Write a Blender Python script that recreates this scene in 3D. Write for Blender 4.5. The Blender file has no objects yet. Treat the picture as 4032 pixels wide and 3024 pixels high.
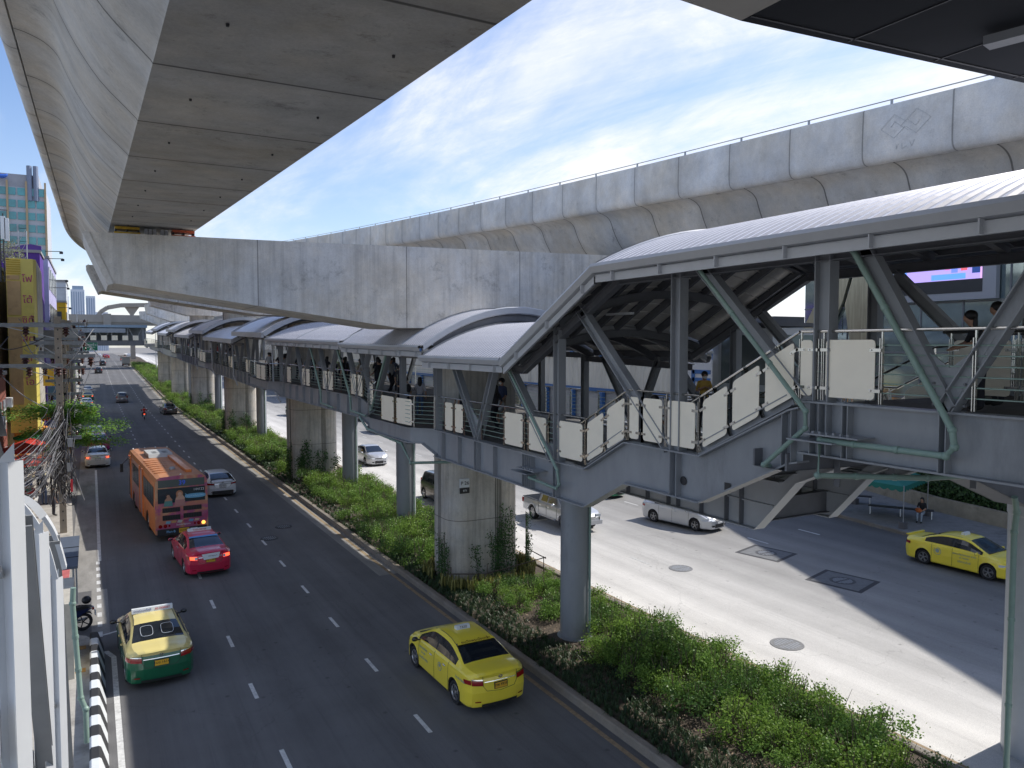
import bpy, bmesh, math, random
from mathutils import Vector, Matrix
from math import sin, cos, pi, radians, sqrt
rnd = random.Random(7)
sc = bpy.context.scene
COL = sc.collection

# ------------------------------------------------------------------ helpers
class MB:
    """collects faces; build() links them as ONE mesh object"""
    def __init__(s): s.v = []; s.f = []; s.m = []; s.uv = None
    def q(s, pts, m=0):
        i = len(s.v); s.v += [tuple(p) for p in pts]; s.f.append(tuple(range(i, i+len(pts)))); s.m.append(m); return s
    def box(s, x0, x1, y0, y1, z0, z1, m=0):
        i = len(s.v)
        s.v += [(x0,y0,z0),(x1,y0,z0),(x1,y1,z0),(x0,y1,z0),(x0,y0,z1),(x1,y0,z1),(x1,y1,z1),(x0,y1,z1)]
        for f in ((0,3,2,1),(4,5,6,7),(0,1,5,4),(1,2,6,5),(2,3,7,6),(3,0,4,7)):
            s.f.append(tuple(i+k for k in f)); s.m.append(m)
        return s
    def prism(s, poly, axis, a, b, m=0):
        """poly: 2D list; axis 'x','y','z' = extrusion axis from a to b"""
        def P(p, c):
            return {'x': (c,p[0],p[1]), 'y': (p[0],c,p[1]), 'z': (p[0],p[1],c)}[axis]
        n = len(poly); i = len(s.v)
        s.v += [P(p,a) for p in poly] + [P(p,b) for p in poly]
        s.f.append(tuple(range(i, i+n))); s.f.append(tuple(range(i+2*n-1, i+n-1, -1)))
        for k in range(n): s.f.append((i+k, i+n+k, i+n+(k+1)%n, i+(k+1)%n))
        s.m += [m]*(n+2); return s
    def bar(s, p, q, w, h, up=(0,0,1), m=0):
        p = Vector(p); q = Vector(q); d = (q-p).normalized(); up = Vector(up)
        r = d.cross(up)
        if r.length < 1e-4: r = d.cross(Vector((1,0,0)))
        r.normalize(); u = r.cross(d).normalized()
        i = len(s.v)
        for c in (p, q):
            for a, b in ((-1,-1),(1,-1),(1,1),(-1,1)):
                s.v.append(tuple(c + r*a*w/2 + u*b*h/2))
        for f in ((0,1,2,3),(7,6,5,4),(0,4,5,1),(1,5,6,2),(2,6,7,3),(3,7,4,0)):
            s.f.append(tuple(i+k for k in f)); s.m.append(m)
        return s
    def ibeam(s, p, q, w, h, tf=.02, tw=.014, up=(0,0,1), m=0):
        p = Vector(p); q = Vector(q); d = (q-p).normalized(); up = Vector(up)
        r = d.cross(up)
        if r.length < 1e-4: r = d.cross(Vector((1,0,0)))
        r.normalize(); u = r.cross(d).normalized(); o = u*(h/2-tf/2)
        s.bar(p+o, q+o, w, tf, u, m); s.bar(p-o, q-o, w, tf, u, m); s.bar(p, q, tw, h-2*tf, u, m)
        return s
    def tube(s, pts, r, n=8, m=0, caps=True):
        pts = [Vector(p) for p in pts]; i = len(s.v); N = len(pts); ref = None
        for k, p in enumerate(pts):
            d = (pts[min(k+1,N-1)] - pts[max(k-1,0)])
            if d.length < 1e-6: d = Vector((0,0,1))
            d.normalize()
            if ref is None:
                ref = Vector((0,0,1)) if abs(d.z) < .9 else Vector((1,0,0))
            a = d.cross(ref).normalized(); b = a.cross(d); ref = b
            rr = r[k] if isinstance(r, (list,tuple)) else r
            for j in range(n):
                t = 2*pi*j/n; s.v.append(tuple(p + a*cos(t)*rr + b*sin(t)*rr))
        for k in range(N-1):
            for j in range(n):
                s.f.append((i+k*n+j, i+k*n+(j+1)%n, i+(k+1)*n+(j+1)%n, i+(k+1)*n+j)); s.m.append(m)
        if caps:
            s.f.append(tuple(i+j for j in range(n-1,-1,-1))); s.f.append(tuple(i+(N-1)*n+j for j in range(n))); s.m += [m,m]
        return s
    def lathe(s, prof, c=(0,0,0), axis='z', n=24, m=0):
        """prof: (radius, height) list"""
        i = len(s.v)
        for r, h in prof:
            for j in range(n):
                t = 2*pi*j/n; a, b = r*cos(t), r*sin(t)
                p = {'z': (a,b,h), 'x': (h,a,b), 'y': (b,h,a)}[axis]
                s.v.append((c[0]+p[0], c[1]+p[1], c[2]+p[2]))
        for k in range(len(prof)-1):
            for j in range(n):
                s.f.append((i+k*n+j, i+k*n+(j+1)%n, i+(k+1)*n+(j+1)%n, i+(k+1)*n+j)); s.m.append(m)
        return s
    def ell(s, c, r, n=10, m=0):
        prof = []
        i = len(s.v); K = max(5, n//2+1)
        for a in range(K):
            ph = -pi/2 + pi*a/(K-1)
            for j in range(n):
                t = 2*pi*j/n
                s.v.append((c[0]+r[0]*cos(ph)*cos(t)+1e-6*cos(t), c[1]+r[1]*cos(ph)*sin(t)+1e-6*sin(t), c[2]+r[2]*sin(ph)))
        for k in range(K-1):
            for j in range(n):
                s.f.append((i+k*n+j, i+k*n+(j+1)%n, i+(k+1)*n+(j+1)%n, i+(k+1)*n+j)); s.m.append(m)
        return s
    def grid(s, rows, m=0, uvs=None):
        i = len(s.v); R = len(rows); Cn = len(rows[0])
        for r in rows: s.v += [tuple(p) for p in r]
        for a in range(R-1):
            for b in range(Cn-1):
                s.f.append((i+a*Cn+b, i+a*Cn+b+1, i+(a+1)*Cn+b+1, i+(a+1)*Cn+b)); s.m.append(m)
        if uvs is not None:
            if s.uv is None: s.uv = {}
            for a in range(R):
                for b in range(Cn): s.uv[i+a*Cn+b] = uvs[a][b]
        return s
    def mark(s): s.mk = getattr(s,'mk',[]); s.mk.append((len(s.v),len(s.f))); return s
    def split(s, name, mats, parent, smooth=False, cap=95):
        """one object per marked piece; past cap the rest is one part of kind stuff"""
        mk = [(0,0)] if not getattr(s,'mk',None) else s.mk
        if mk[0] != (0,0): mk = [(0,0)]+mk
        mk = [k for i,k in enumerate(mk) if i == 0 or k != mk[i-1]]
        if mk[-1][1] == len(s.f): mk = mk[:-1]
        out = []
        for i,(v0,f0) in enumerate(mk):
            last = i == cap-1 and len(mk) > cap
            v1, f1 = mk[i+1] if (i+1 < len(mk) and not last) else (len(s.v), len(s.f))
            p = MB(); p.v = s.v[v0:v1]; p.f = [tuple(k-v0 for k in f) for f in s.f[f0:f1]]; p.m = s.m[f0:f1]
            o = p.build(name, mats, parent, smooth); out.append(o)
            if last: o['kind'] = 'stuff'; break
        return out
    def build(s, name, mats, parent=None, smooth=False, off=True, angle=40):
        me = bpy.data.meshes.new(name)
        o3 = Vector((0,0,0))
        if parent is not None and off:
            o3 = Vector(parent.get('_o', (0,0,0)))
        me.from_pydata([(x-o3.x, y-o3.y, z-o3.z) for x,y,z in s.v], [], s.f)
        if not isinstance(mats, (list,tuple)): mats = [mats]
        for mt in mats: me.materials.append(mt)
        me.polygons.foreach_set('material_index', [min(k, len(mats)-1) for k in s.m])
        if s.uv:
            uvl = me.uv_layers.new(name='UVMap')
            for l in me.loops: uvl.data[l.index].uv = s.uv.get(l.vertex_index, (0,0))
        me.validate(); me.update()
        if smooth:
            me.polygons.foreach_set('use_smooth', [True]*len(me.polygons))
            try: me.set_sharp_from_angle(angle=radians(angle))
            except Exception: pass
        o = bpy.data.objects.new(name, me); COL.objects.link(o)
        if parent is not None:
            o.parent = parent
            o['_o'] = tuple(o3)
        return o

def tag(o, label=None, cat=None, group=None, kind=None):
    if label: o['label'] = label
    if cat: o['category'] = cat
    if group: o['group'] = group
    if kind: o['kind'] = kind
    return o
def thing(name, label, cat, loc=(0,0,0), rz=0, group=None):
    """an Empty at the thing's base; its parts are built in world coordinates (rz must be 0) or, with rz, in local ones"""
    o = bpy.data.objects.new(name, None); COL.objects.link(o); o.empty_display_size = .3
    o.location = loc; o.rotation_euler = (0,0,rz); o['_o'] = (0.0,0.0,0.0) if rz == 'x' else tuple(float(c) for c in loc)
    return tag(o, label, cat, group)
def local_thing(name, label, cat, loc=(0,0,0), rz=0., group=None, rx=0.):
    o = bpy.data.objects.new(name, None); COL.objects.link(o); o.empty_display_size = .3
    o.location = loc; o.rotation_euler = (rx,0,rz); o['_o'] = (0.0,0.0,0.0)
    return tag(o, label, cat, group)
def kids(o): return [c for c in bpy.data.objects if c.parent == o]
CH = {}
def copy_tree(o, parent=None):
    c = o.copy(); COL.objects.link(c)
    if parent is not None: c.parent = parent
    if o not in CH: CH[o] = kids(o)
    for ch in CH[o]: copy_tree(ch, c)
    return c
def struct(name, mb, m, label=None, smooth=False):
    o = mb.build(name, m, smooth=smooth); o['kind'] = 'structure'
    if label: o['label'] = label
    return o

def text(s, size, m, parent, mtx, name='lettering', extr=.004, align='CENTER'):
    cu = bpy.data.curves.new(name, 'FONT'); cu.body = s; cu.size = size; cu.extrude = extr
    cu.align_x = align; cu.align_y = 'CENTER'; cu.resolution_u = 3
    to = bpy.data.objects.new(name, cu); COL.objects.link(to)
    bpy.context.view_layer.update()
    dg = bpy.context.evaluated_depsgraph_get()
    me = bpy.data.meshes.new_from_object(to.evaluated_get(dg)); bpy.data.objects.remove(to)
    me.materials.clear(); me.materials.append(m)
    me.transform(mtx)
    if parent is not None:
        oo = Vector(parent.get('_o', (0,0,0))); me.transform(Matrix.Translation(-oo))
    o = bpy.data.objects.new(name, me); COL.objects.link(o)
    if parent is not None: o.parent = parent; o['_o'] = parent.get('_o', (0,0,0))
    return o
def frame(origin, xdir, ydir):
    x = Vector(xdir).normalized(); y = Vector(ydir).normalized(); z = x.cross(y)
    M = Matrix((x, y, z)).transposed().to_4x4(); M.translation = Vector(origin); return M

# ------------------------------------------------------------------ materials
MATS = {}
def mat(name, col, rough=.6, metal=0., amp=.0, scale=4., bump=0., bscale=30., spec=.5, emit=None, es=0., coat=0., alpha=None, trans=0., stretch=(1,1,1), grime=0.):
    if name in MATS: return MATS[name]
    m = bpy.data.materials.new(name); m.use_nodes = True; nt = m.node_tree; n = nt.nodes; l = nt.links
    b = n['Principled BSDF']
    b.inputs['Base Color'].default_value = (*col,1); b.inputs['Roughness'].default_value = rough
    b.inputs['Metallic'].default_value = metal; b.inputs['Specular IOR Level'].default_value = spec
    if coat: b.inputs['Coat Weight'].default_value = coat; b.inputs['Coat Roughness'].default_value = .06
    if trans: b.inputs['Transmission Weight'].default_value = trans
    if emit: b.inputs['Emission Color'].default_value = (*emit,1); b.inputs['Emission Strength'].default_value = es
    tc = n.new('ShaderNodeTexCoord'); mp = n.new('ShaderNodeMapping'); mp.inputs['Scale'].default_value = stretch
    l.new(tc.outputs['Object'], mp.inputs['Vector'])
    if amp:
        t = n.new('ShaderNodeTexNoise'); t.inputs['Scale'].default_value = scale; t.inputs['Detail'].default_value = 7; t.inputs['Roughness'].default_value = .65
        l.new(mp.outputs[0], t.inputs['Vector'])
        mr = n.new('ShaderNodeMapRange'); mr.inputs['From Min'].default_value = .3; mr.inputs['From Max'].default_value = .7
        mr.inputs['To Min'].default_value = 1-amp; mr.inputs['To Max'].default_value = 1+amp
        l.new(t.outputs['Fac'], mr.inputs['Value'])
        mx = n.new('ShaderNodeMix'); mx.data_type = 'RGBA'; mx.blend_type = 'MULTIPLY'; mx.inputs['Factor'].default_value = 1
        mx.inputs['A'].default_value = (*col,1); l.new(mr.outputs[0], mx.inputs['B']); l.new(mx.outputs['Result'], b.inputs['Base Color'])
        if grime:
            t2 = n.new('ShaderNodeTexNoise'); t2.inputs['Scale'].default_value = scale*.35; t2.inputs['Detail'].default_value = 9; t2.inputs['Roughness'].default_value = .75
            l.new(mp.outputs[0], t2.inputs['Vector'])
            r2 = n.new('ShaderNodeMapRange'); r2.inputs['From Min'].default_value = .52; r2.inputs['From Max'].default_value = .66
            r2.inputs['To Min'].default_value = 1; r2.inputs['To Max'].default_value = 1-grime
            l.new(t2.outputs['Fac'], r2.inputs['Value'])
            m2 = n.new('ShaderNodeMix'); m2.data_type = 'RGBA'; m2.blend_type = 'MULTIPLY'; m2.inputs['Factor'].default_value = 1
            l.new(mx.outputs['Result'], m2.inputs['A']); l.new(r2.outputs[0], m2.inputs['B']); l.new(m2.outputs['Result'], b.inputs['Base Color'])
    if bump:
        t = n.new('ShaderNodeTexNoise'); t.inputs['Scale'].default_value = bscale; t.inputs['Detail'].default_value = 5
        l.new(mp.outputs[0], t.inputs['Vector'])
        bp = n.new('ShaderNodeBump'); bp.inputs['Strength'].default_value = bump; bp.inputs['Distance'].default_value = .02
        l.new(t.outputs['Fac'], bp.inputs['Height']); l.new(bp.outputs[0], b.inputs['Normal'])
    MATS[name] = m; return m

def concrete(name, col, seg=0., seg2=0., axis='X', joints=None, streak=0., jd=.22, blotch=.20):
    """concrete with stains, vertical streaks, pores, and segment joints along UV.x (seg) or at given object coordinates"""
    m = bpy.data.materials.new(name); m.use_nodes = True; nt = m.node_tree; n = nt.nodes; l = nt.links
    b = n['Principled BSDF']; b.inputs['Roughness'].default_value = .82; b.inputs['Specular IOR Level'].default_value = .3
    tc = n.new('ShaderNodeTexCoord')
    def noise(scale, sx=(1,1,1), det=8, rg=.7):
        mp = n.new('ShaderNodeMapping'); mp.inputs['Scale'].default_value = sx; l.new(tc.outputs['Object'], mp.inputs['Vector'])
        t = n.new('ShaderNodeTexNoise'); t.inputs['Scale'].default_value = scale; t.inputs['Detail'].default_value = det; t.inputs['Roughness'].default_value = rg
        l.new(mp.outputs[0], t.inputs['Vector']); return t.outputs['Fac']
    def rng(v, a, bb, c, d):
        r = n.new('ShaderNodeMapRange'); 
        for k, x in zip(('From Min','From Max','To Min','To Max'), (a,bb,c,d)): r.inputs[k].default_value = x
        l.new(v, r.inputs['Value']); return r.outputs[0]
    def mul(a, bb):
        x = n.new('ShaderNodeMath'); x.operation = 'MULTIPLY'; l.new(a, x.inputs[0]); l.new(bb, x.inputs[1]); return x.outputs[0]
    f = mul(rng(noise(.6), .3, .7, .80, 1.16), rng(noise(2.2, (1,1,.6)), .3, .7, .88, 1.1))
    f = mul(f, rng(noise(26, det=4), .35, .65, .93, 1.06))
    f = mul(f, rng(noise(1.3, det=12, rg=.85), .55, .68, 1, 1-blotch))
    if streak:
        f = mul(f, rng(noise(1.6, (3.2,3.2,.12), det=6), .47, .66, 1.04, 1-streak))
    vo = n.new('ShaderNodeTexVoronoi'); vo.inputs['Scale'].default_value = 5.; l.new(tc.outputs['Object'], vo.inputs['Vector'])
    f = mul(f, rng(vo.outputs['Distance'], .02, .05, .55, 1.))
    if seg:
        sx = n.new('ShaderNodeSeparateXYZ'); l.new(tc.outputs['UV'], sx.inputs[0])
        dv = n.new('ShaderNodeMath'); dv.operation = 'DIVIDE'; dv.inputs[1].default_value = seg; l.new(sx.outputs[0], dv.inputs[0])
        fr = n.new('ShaderNodeMath'); fr.operation = 'FRACT'; l.new(dv.outputs[0], fr.inputs[0])
        pp = n.new('ShaderNodeMath'); pp.operation = 'PINGPONG'; pp.inputs[1].default_value = .5; l.new(fr.outputs[0], pp.inputs[0])
        f = mul(f, rng(pp.outputs[0], .006, .012, jd, 1.))
        f = mul(f, rng(pp.outputs[0], .02, .10, .9, 1.))
        fl = n.new('ShaderNodeMath'); fl.operation = 'FLOOR'; l.new(dv.outputs[0], fl.inputs[0])
        wn = n.new('ShaderNodeTexWhiteNoise'); wn.noise_dimensions = '1D'; l.new(fl.outputs[0], wn.inputs['W'])
        f = mul(f, rng(wn.outputs['Value'], 0, 1, .88, 1.06))
    if joints:
        sx = n.new('ShaderNodeSeparateXYZ'); l.new(tc.outputs['Object'], sx.inputs[0])
        for jx, ax in joints:
            sb = n.new('ShaderNodeMath'); sb.operation = 'SUBTRACT'; sb.inputs[1].default_value = jx; l.new(sx.outputs[ax], sb.inputs[0])
            ab = n.new('ShaderNodeMath'); ab.operation = 'ABSOLUTE'; l.new(sb.outputs[0], ab.inputs[0])
            f = mul(f, rng(ab.outputs[0], .012, .022, .45, 1.))
    mx = n.new('ShaderNodeMix'); mx.data_type = 'RGBA'; mx.blend_type = 'MULTIPLY'; mx.inputs['Factor'].default_value = 1
    cr = n.new('ShaderNodeMix'); cr.data_type = 'RGBA'; cr.inputs['A'].default_value = (*col,1)
    cr.inputs['B'].default_value = (col[0]*1.06, col[1]*.98, col[2]*.86, 1)
    l.new(rng(noise(.35), .4, .65, 0, 1), cr.inputs['Factor'])
    l.new(cr.outputs['Result'], mx.inputs['A']); l.new(f, mx.inputs['B']); l.new(mx.outputs['Result'], b.inputs['Base Color'])
    bp = n.new('ShaderNodeBump'); bp.inputs['Strength'].default_value = .25; bp.inputs['Distance'].default_value = .02
    l.new(noise(18, det=6), bp.inputs['Height']); l.new(bp.outputs[0], b.inputs['Normal'])
    return m

def asphalt(name, col, wear=.2, ramp=False):
    m = bpy.data.materials.new(name); m.use_nodes = True; nt = m.node_tree; n = nt.nodes; l = nt.links
    b = n['Principled BSDF']; b.inputs['Roughness'].default_value = .8; b.inputs['Specular IOR Level'].default_value = .35
    tc = n.new('ShaderNodeTexCoord')
    def noise(scale, sx=(1,1,1), det=8, rg=.7):
        mp = n.new('ShaderNodeMapping'); mp.inputs['Scale'].default_value = sx; l.new(tc.outputs['Object'], mp.inputs['Vector'])
        t = n.new('ShaderNodeTexNoise'); t.inputs['Scale'].default_value = scale; t.inputs['Detail'].default_value = det; t.inputs['Roughness'].default_value = rg
        l.new(mp.outputs[0], t.inputs['Vector']); return t.outputs['Fac']
    def rng(v, a, bb, c, d):
        r = n.new('ShaderNodeMapRange')
        for k, x in zip(('From Min','From Max','To Min','To Max'), (a,bb,c,d)): r.inputs[k].default_value = x
        l.new(v, r.inputs['Value']); return r.outputs[0]
    def mul(a, bb):
        x = n.new('ShaderNodeMath'); x.operation = 'MULTIPLY'; l.new(a, x.inputs[0]); l.new(bb, x.inputs[1]); return x.outputs[0]
    f = mul(rng(noise(.25), .3, .7, 1-wear, 1+wear), rng(noise(60, det=3), .3, .7, .72, 1.28))
    f = mul(f, rng(noise(1.1, (2.2,.10,1)), .3, .7, 1-wear*.8, 1+wear*.8))
    f = mul(f, rng(noise(.9, (6,.05,1), det=3), .56, .62, 1, 1-wear*.5))
    f = mul(f, rng(noise(3.1, det=2), .70, .74, 1, .72))
    # wheel paths, cracks and oil drips
    s2 = n.new('ShaderNodeSeparateXYZ'); l.new(tc.outputs['Object'], s2.inputs[0])
    wv = n.new('ShaderNodeMath'); wv.operation = 'MULTIPLY_ADD'; l.new(s2.outputs[0], wv.inputs[0]); wv.inputs[1].default_value = 2*pi/1.7; wv.inputs[2].default_value = .6
    sn = n.new('ShaderNodeMath'); sn.operation = 'SINE'; l.new(wv.outputs[0], sn.inputs[0]); f = mul(f, rng(sn.outputs[0], -1, 1, .93, 1.07))
    vo = n.new('ShaderNodeTexVoronoi'); vo.feature = 'DISTANCE_TO_EDGE'; vo.inputs['Scale'].default_value = .16
    mp = n.new('ShaderNodeMapping'); mp.inputs['Scale'].default_value = (1.6,.8,1); l.new(tc.outputs['Object'], mp.inputs['Vector'])
    nz = n.new('ShaderNodeTexNoise'); nz.inputs['Scale'].default_value = 1.2; nz.inputs['Detail'].default_value = 6; l.new(tc.outputs['Object'], nz.inputs['Vector'])
    av = n.new('ShaderNodeMix'); av.data_type = 'RGBA'; av.blend_type = 'ADD'; av.inputs['Factor'].default_value = .9; l.new(mp.outputs[0], av.inputs['A']); l.new(nz.outputs['Color'], av.inputs['B']); l.new(av.outputs['Result'], vo.inputs['Vector'])
    f = mul(f, rng(vo.outputs['Distance'], .001, .003, .86, 1.))
    v2 = n.new('ShaderNodeTexVoronoi'); v2.inputs['Scale'].default_value = 1.1; l.new(tc.outputs['Object'], v2.inputs['Vector']); f = mul(f, rng(v2.outputs['Distance'], .03, .09, .62, 1.))
    if ramp:   # lanes darken away from the median: own tone plus painted-in shade
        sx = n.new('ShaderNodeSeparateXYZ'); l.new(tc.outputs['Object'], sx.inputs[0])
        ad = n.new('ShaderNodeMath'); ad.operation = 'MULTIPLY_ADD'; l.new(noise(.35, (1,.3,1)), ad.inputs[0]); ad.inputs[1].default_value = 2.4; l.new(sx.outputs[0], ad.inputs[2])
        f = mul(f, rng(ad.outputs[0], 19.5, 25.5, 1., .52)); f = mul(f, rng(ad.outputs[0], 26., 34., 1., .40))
    mx = n.new('ShaderNodeMix'); mx.data_type = 'RGBA'; mx.blend_type = 'MULTIPLY'; mx.inputs['Factor'].default_value = 1
    mx.inputs['A'].default_value = (*col,1); l.new(f, mx.inputs['B']); l.new(mx.outputs['Result'], b.inputs['Base Color'])
    bp = n.new('ShaderNodeBump'); bp.inputs['Strength'].default_value = .35; bp.inputs['Distance'].default_value = .008
    l.new(noise(90, det=3), bp.inputs['Height']); l.new(bp.outputs[0], b.inputs['Normal'])
    return m

M = {}
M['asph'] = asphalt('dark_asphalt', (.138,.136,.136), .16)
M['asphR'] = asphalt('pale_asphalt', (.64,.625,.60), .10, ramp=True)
M['ground'] = mat('city_ground', (.22,.21,.2), .9, amp=.2, scale=.1)
M['lane'] = mat('road_paint', (.62,.62,.60), .7, amp=.25, scale=9, grime=.35)
M['yline'] = mat('yellow_road_paint', (.30,.22,.13), .75, amp=.3, scale=8, grime=.4)
M['conc'] = concrete('viaduct_concrete', (.56,.55,.525), seg=2.78, jd=.34, blotch=.48)
M['soffit'] = concrete('stained_soffit_painted_shade', (.43,.425,.41), seg=2.78, jd=.3, blotch=.62)  # stained concrete, toned darker to paint in the shade under the girder
M['concS'] = concrete('viaduct_parapet_concrete', (.66,.66,.65), seg=2.6, jd=.5)
M['cap'] = concrete('pier_cap_concrete', (.62,.62,.605), streak=.16, blotch=.45, joints=[(-8.8,0),(-3.6,0),(1.1,0)])
M['pier'] = concrete('pier_concrete', (.53,.505,.46), streak=.30, joints=[(5.0,2),(2.6,2)])
M['kerb'] = concrete('kerb_concrete', (.24,.22,.195))
M['pave'] = mat('pavement_tiles', (.40,.38,.34), .85, amp=.16, scale=3, bump=.3, bscale=20, grime=.3)
M['paveR'] = mat('grey_pavement', (.20,.205,.205), .85, amp=.16, scale=3, bump=.3, bscale=20, grime=.3)
M['soil'] = mat('planting_soil', (.075,.058,.042), .95, amp=.5, scale=7, bump=1., bscale=12)
M['steel'] = mat('grey_painted_steel', (.275,.288,.305), .42, amp=.09, scale=2.2, spec=.45, grime=.22, stretch=(1,1,.35))
M['steelD'] = mat('dark_painted_steel', (.15,.155,.17), .5, amp=.08, scale=2.5, grime=.15)
M['steelL'] = mat('light_grey_gutter_steel', (.46,.475,.50), .38, amp=.05, scale=3)
M['roof'] = mat('corrugated_roof_sheet', (.74,.74,.77), .42, metal=.1, amp=.07, scale=2, grime=.1)
M['roofU'] = mat('roof_underside_sheet', (.66,.65,.62), .7, amp=.12, scale=3)
M['inox'] = mat('stainless_steel', (.62,.61,.58), .22, metal=1.)
M['panel'] = mat('cream_acrylic_panel', (.96,.88,.72), .32, amp=.03, scale=2, grime=.05)
M['gpipe'] = mat('pale_green_pipe', (.235,.335,.285), .4, amp=.08, scale=5)
M['deck'] = mat('walkway_deck', (.11,.105,.10), .75, amp=.3, scale=5)
M['white'] = mat('white_paint', (.72,.75,.76), .4, amp=.04, scale=3, grime=.06)
M['black'] = mat('black_paint', (.02,.02,.022), .5)
M['rubber'] = mat('tyre_rubber', (.022,.022,.024), .85)
M['glass'] = mat('dark_car_glass', (.012,.017,.024), .06, spec=1.)
M['bglass'] = mat('building_glass', (.06,.12,.13), .05, spec=1., amp=.2, scale=.3)
M['chrome'] = mat('chrome', (.8,.8,.8), .12, metal=1.)
M['tail'] = mat('red_lamp_lens', (.30,.01,.012), .15, coat=.6)
M['tailOn'] = mat('lit_brake_lamp', (.8,.05,.02), .2, emit=(1,.12,.05), es=2.2)
M['amber'] = mat('lit_amber_lamp', (.9,.4,.05), .2, emit=(1,.42,.08), es=2.5)
M['lens'] = mat('clear_lamp_lens', (.6,.63,.66), .1, coat=.5)
M['dark'] = mat('dark_trim', (.03,.03,.032), .55)
M['plateY'] = mat('yellow_number_plate', (.75,.42,.03), .5)
M['plateW'] = mat('white_number_plate', (.7,.7,.7), .5)
M['skin'] = mat('skin', (.42,.24,.16), .6)
M['hair'] = mat('black_hair', (.012,.010,.010), .5)
M['trunk'] = mat('bark', (.12,.09,.065), .9, amp=.3, scale=8, bump=.6)
M['cable'] = mat('black_cable', (.035,.035,.04), .6)
M['cableG'] = mat('grey_cable', (.20,.205,.22), .6)
M['pole'] = concrete('utility_pole_concrete', (.32,.29,.25))
M['ins'] = mat('brown_porcelain', (.06,.025,.02), .25)
M['galv'] = mat('galvanised_steel', (.36,.38,.40), .45, metal=.5, amp=.1)
def paint(n, c): return mat('car_paint_'+n, c, .28, spec=.5, coat=.8, amp=.02, scale=2)
def leafmat(name, c1, c2, tr=.35):
    m = bpy.data.materials.new(name); m.use_nodes = True; nt = m.node_tree; n = nt.nodes; l = nt.links
    b = n['Principled BSDF']; b.inputs['Roughness'].default_value = .5; b.inputs['Specular IOR Level'].default_value = .4
    g = n.new('ShaderNodeNewGeometry'); mx = n.new('ShaderNodeMix'); mx.data_type = 'RGBA'
    mx.inputs['A'].default_value = (*c1,1); mx.inputs['B'].default_value = (*c2,1)
    l.new(g.outputs['Random Per Island'], mx.inputs['Factor']); l.new(mx.outputs['Result'], b.inputs['Base Color'])
    t = n.new('ShaderNodeBsdfTranslucent'); l.new(mx.outputs['Result'], t.inputs['Color'])
    ms = n.new('ShaderNodeMixShader'); ms.inputs[0].default_value = tr
    l.new(b.outputs[0], ms.inputs[1]); l.new(t.outputs[0], ms.inputs[2]); l.new(ms.outputs[0], n['Material Output'].inputs['Surface'])
    return m
M['leafA'] = leafmat('shrub_leaves', (.085,.17,.032), (.26,.42,.085))
M['leafA2'] = leafmat('yellow_shrub_leaves', (.11,.20,.032), (.29,.44,.085), .4)
M['leafA3'] = leafmat('deep_shrub_leaves', (.045,.11,.025), (.15,.26,.06), .3)
M['leafB'] = leafmat('dark_ground_cover_leaves', (.02,.045,.016), (.06,.105,.04), .2)
M['leafC'] = leafmat('tree_leaves', (.16,.34,.06), (.36,.58,.12), .5)
M['leafD'] = leafmat('hedge_leaves', (.02,.05,.015), (.06,.13,.035), .2)
M['leafE'] = leafmat('variegated_blades', (.10,.12,.03), (.42,.38,.12), .2)
M['litter'] = mat('dry_leaf_litter', (.30,.22,.15), .9, amp=.4, scale=20)

# ground profile: level near the camera, rising gently far along the road
def gz(t): return 0. if t < 140 else (.024*(t-140) if t < 330 else 4.56)
# ------------------------------------------------------------------ camera, light, sky
cam = bpy.data.cameras.new('camera'); co = bpy.data.objects.new('camera', cam); COL.objects.link(co)
co.location = (0,0,9.5); co.rotation_euler = (radians(90-2.91), 0, radians(-28.7))
cam.sensor_width = 36; cam.lens = 27.03; cam.clip_start = .05; cam.clip_end = 5000; sc.camera = co
sun = bpy.data.lights.new('sun', 'SUN'); so = bpy.data.objects.new('sun', sun); COL.objects.link(so)
sd = Vector((1.0, .04, 1.0)).normalized()
so.rotation_euler = sd.to_track_quat('Z','Y').to_euler(); so.location = (60,0,60)
sun.energy = 5.; sun.angle = radians(.53); sun.color = (1,.955,.89)
sc.view_settings.view_transform = 'Standard'; sc.view_settings.look = 'None'; sc.view_settings.exposure = 0
w = bpy.data.worlds.new('World'); sc.world = w; w.use_nodes = True
nt = w.node_tree; n = nt.nodes; l = nt.links
sky = n.new('ShaderNodeTexSky'); sky.sky_type = 'NISHITA'; sky.sun_disc = False
sky.sun_elevation = math.asin(sd.z); sky.sun_rotation = math.atan2(sd.x, sd.y); sky.air_density = 1.; sky.dust_density = .6; sky.ozone_density = 2.
bg = n['Background']; bg.inputs['Strength'].default_value = .15
tc = n.new('ShaderNodeTexCoord'); sx = n.new('ShaderNodeSeparateXYZ'); l.new(tc.outputs['Generated'], sx.inputs[0])
def mth(op, a, b=None, c=None):
    x = n.new('ShaderNodeMath'); x.operation = op
    for k, v in enumerate((a, b, c)):
        if v is None: continue
        if isinstance(v, (int, float)): x.inputs[k].default_value = v
        else: l.new(v, x.inputs[k])
    return x.outputs[0]
zz = mth('ADD', mth('MAXIMUM', sx.outputs[2], 0.0), .16)
px = mth('DIVIDE', sx.outputs[0], zz); py = mth('DIVIDE', sx.outputs[1], zz)
cb = n.new('ShaderNodeCombineXYZ'); l.new(px, cb.inputs[0]); l.new(py, cb.inputs[1])
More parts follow.
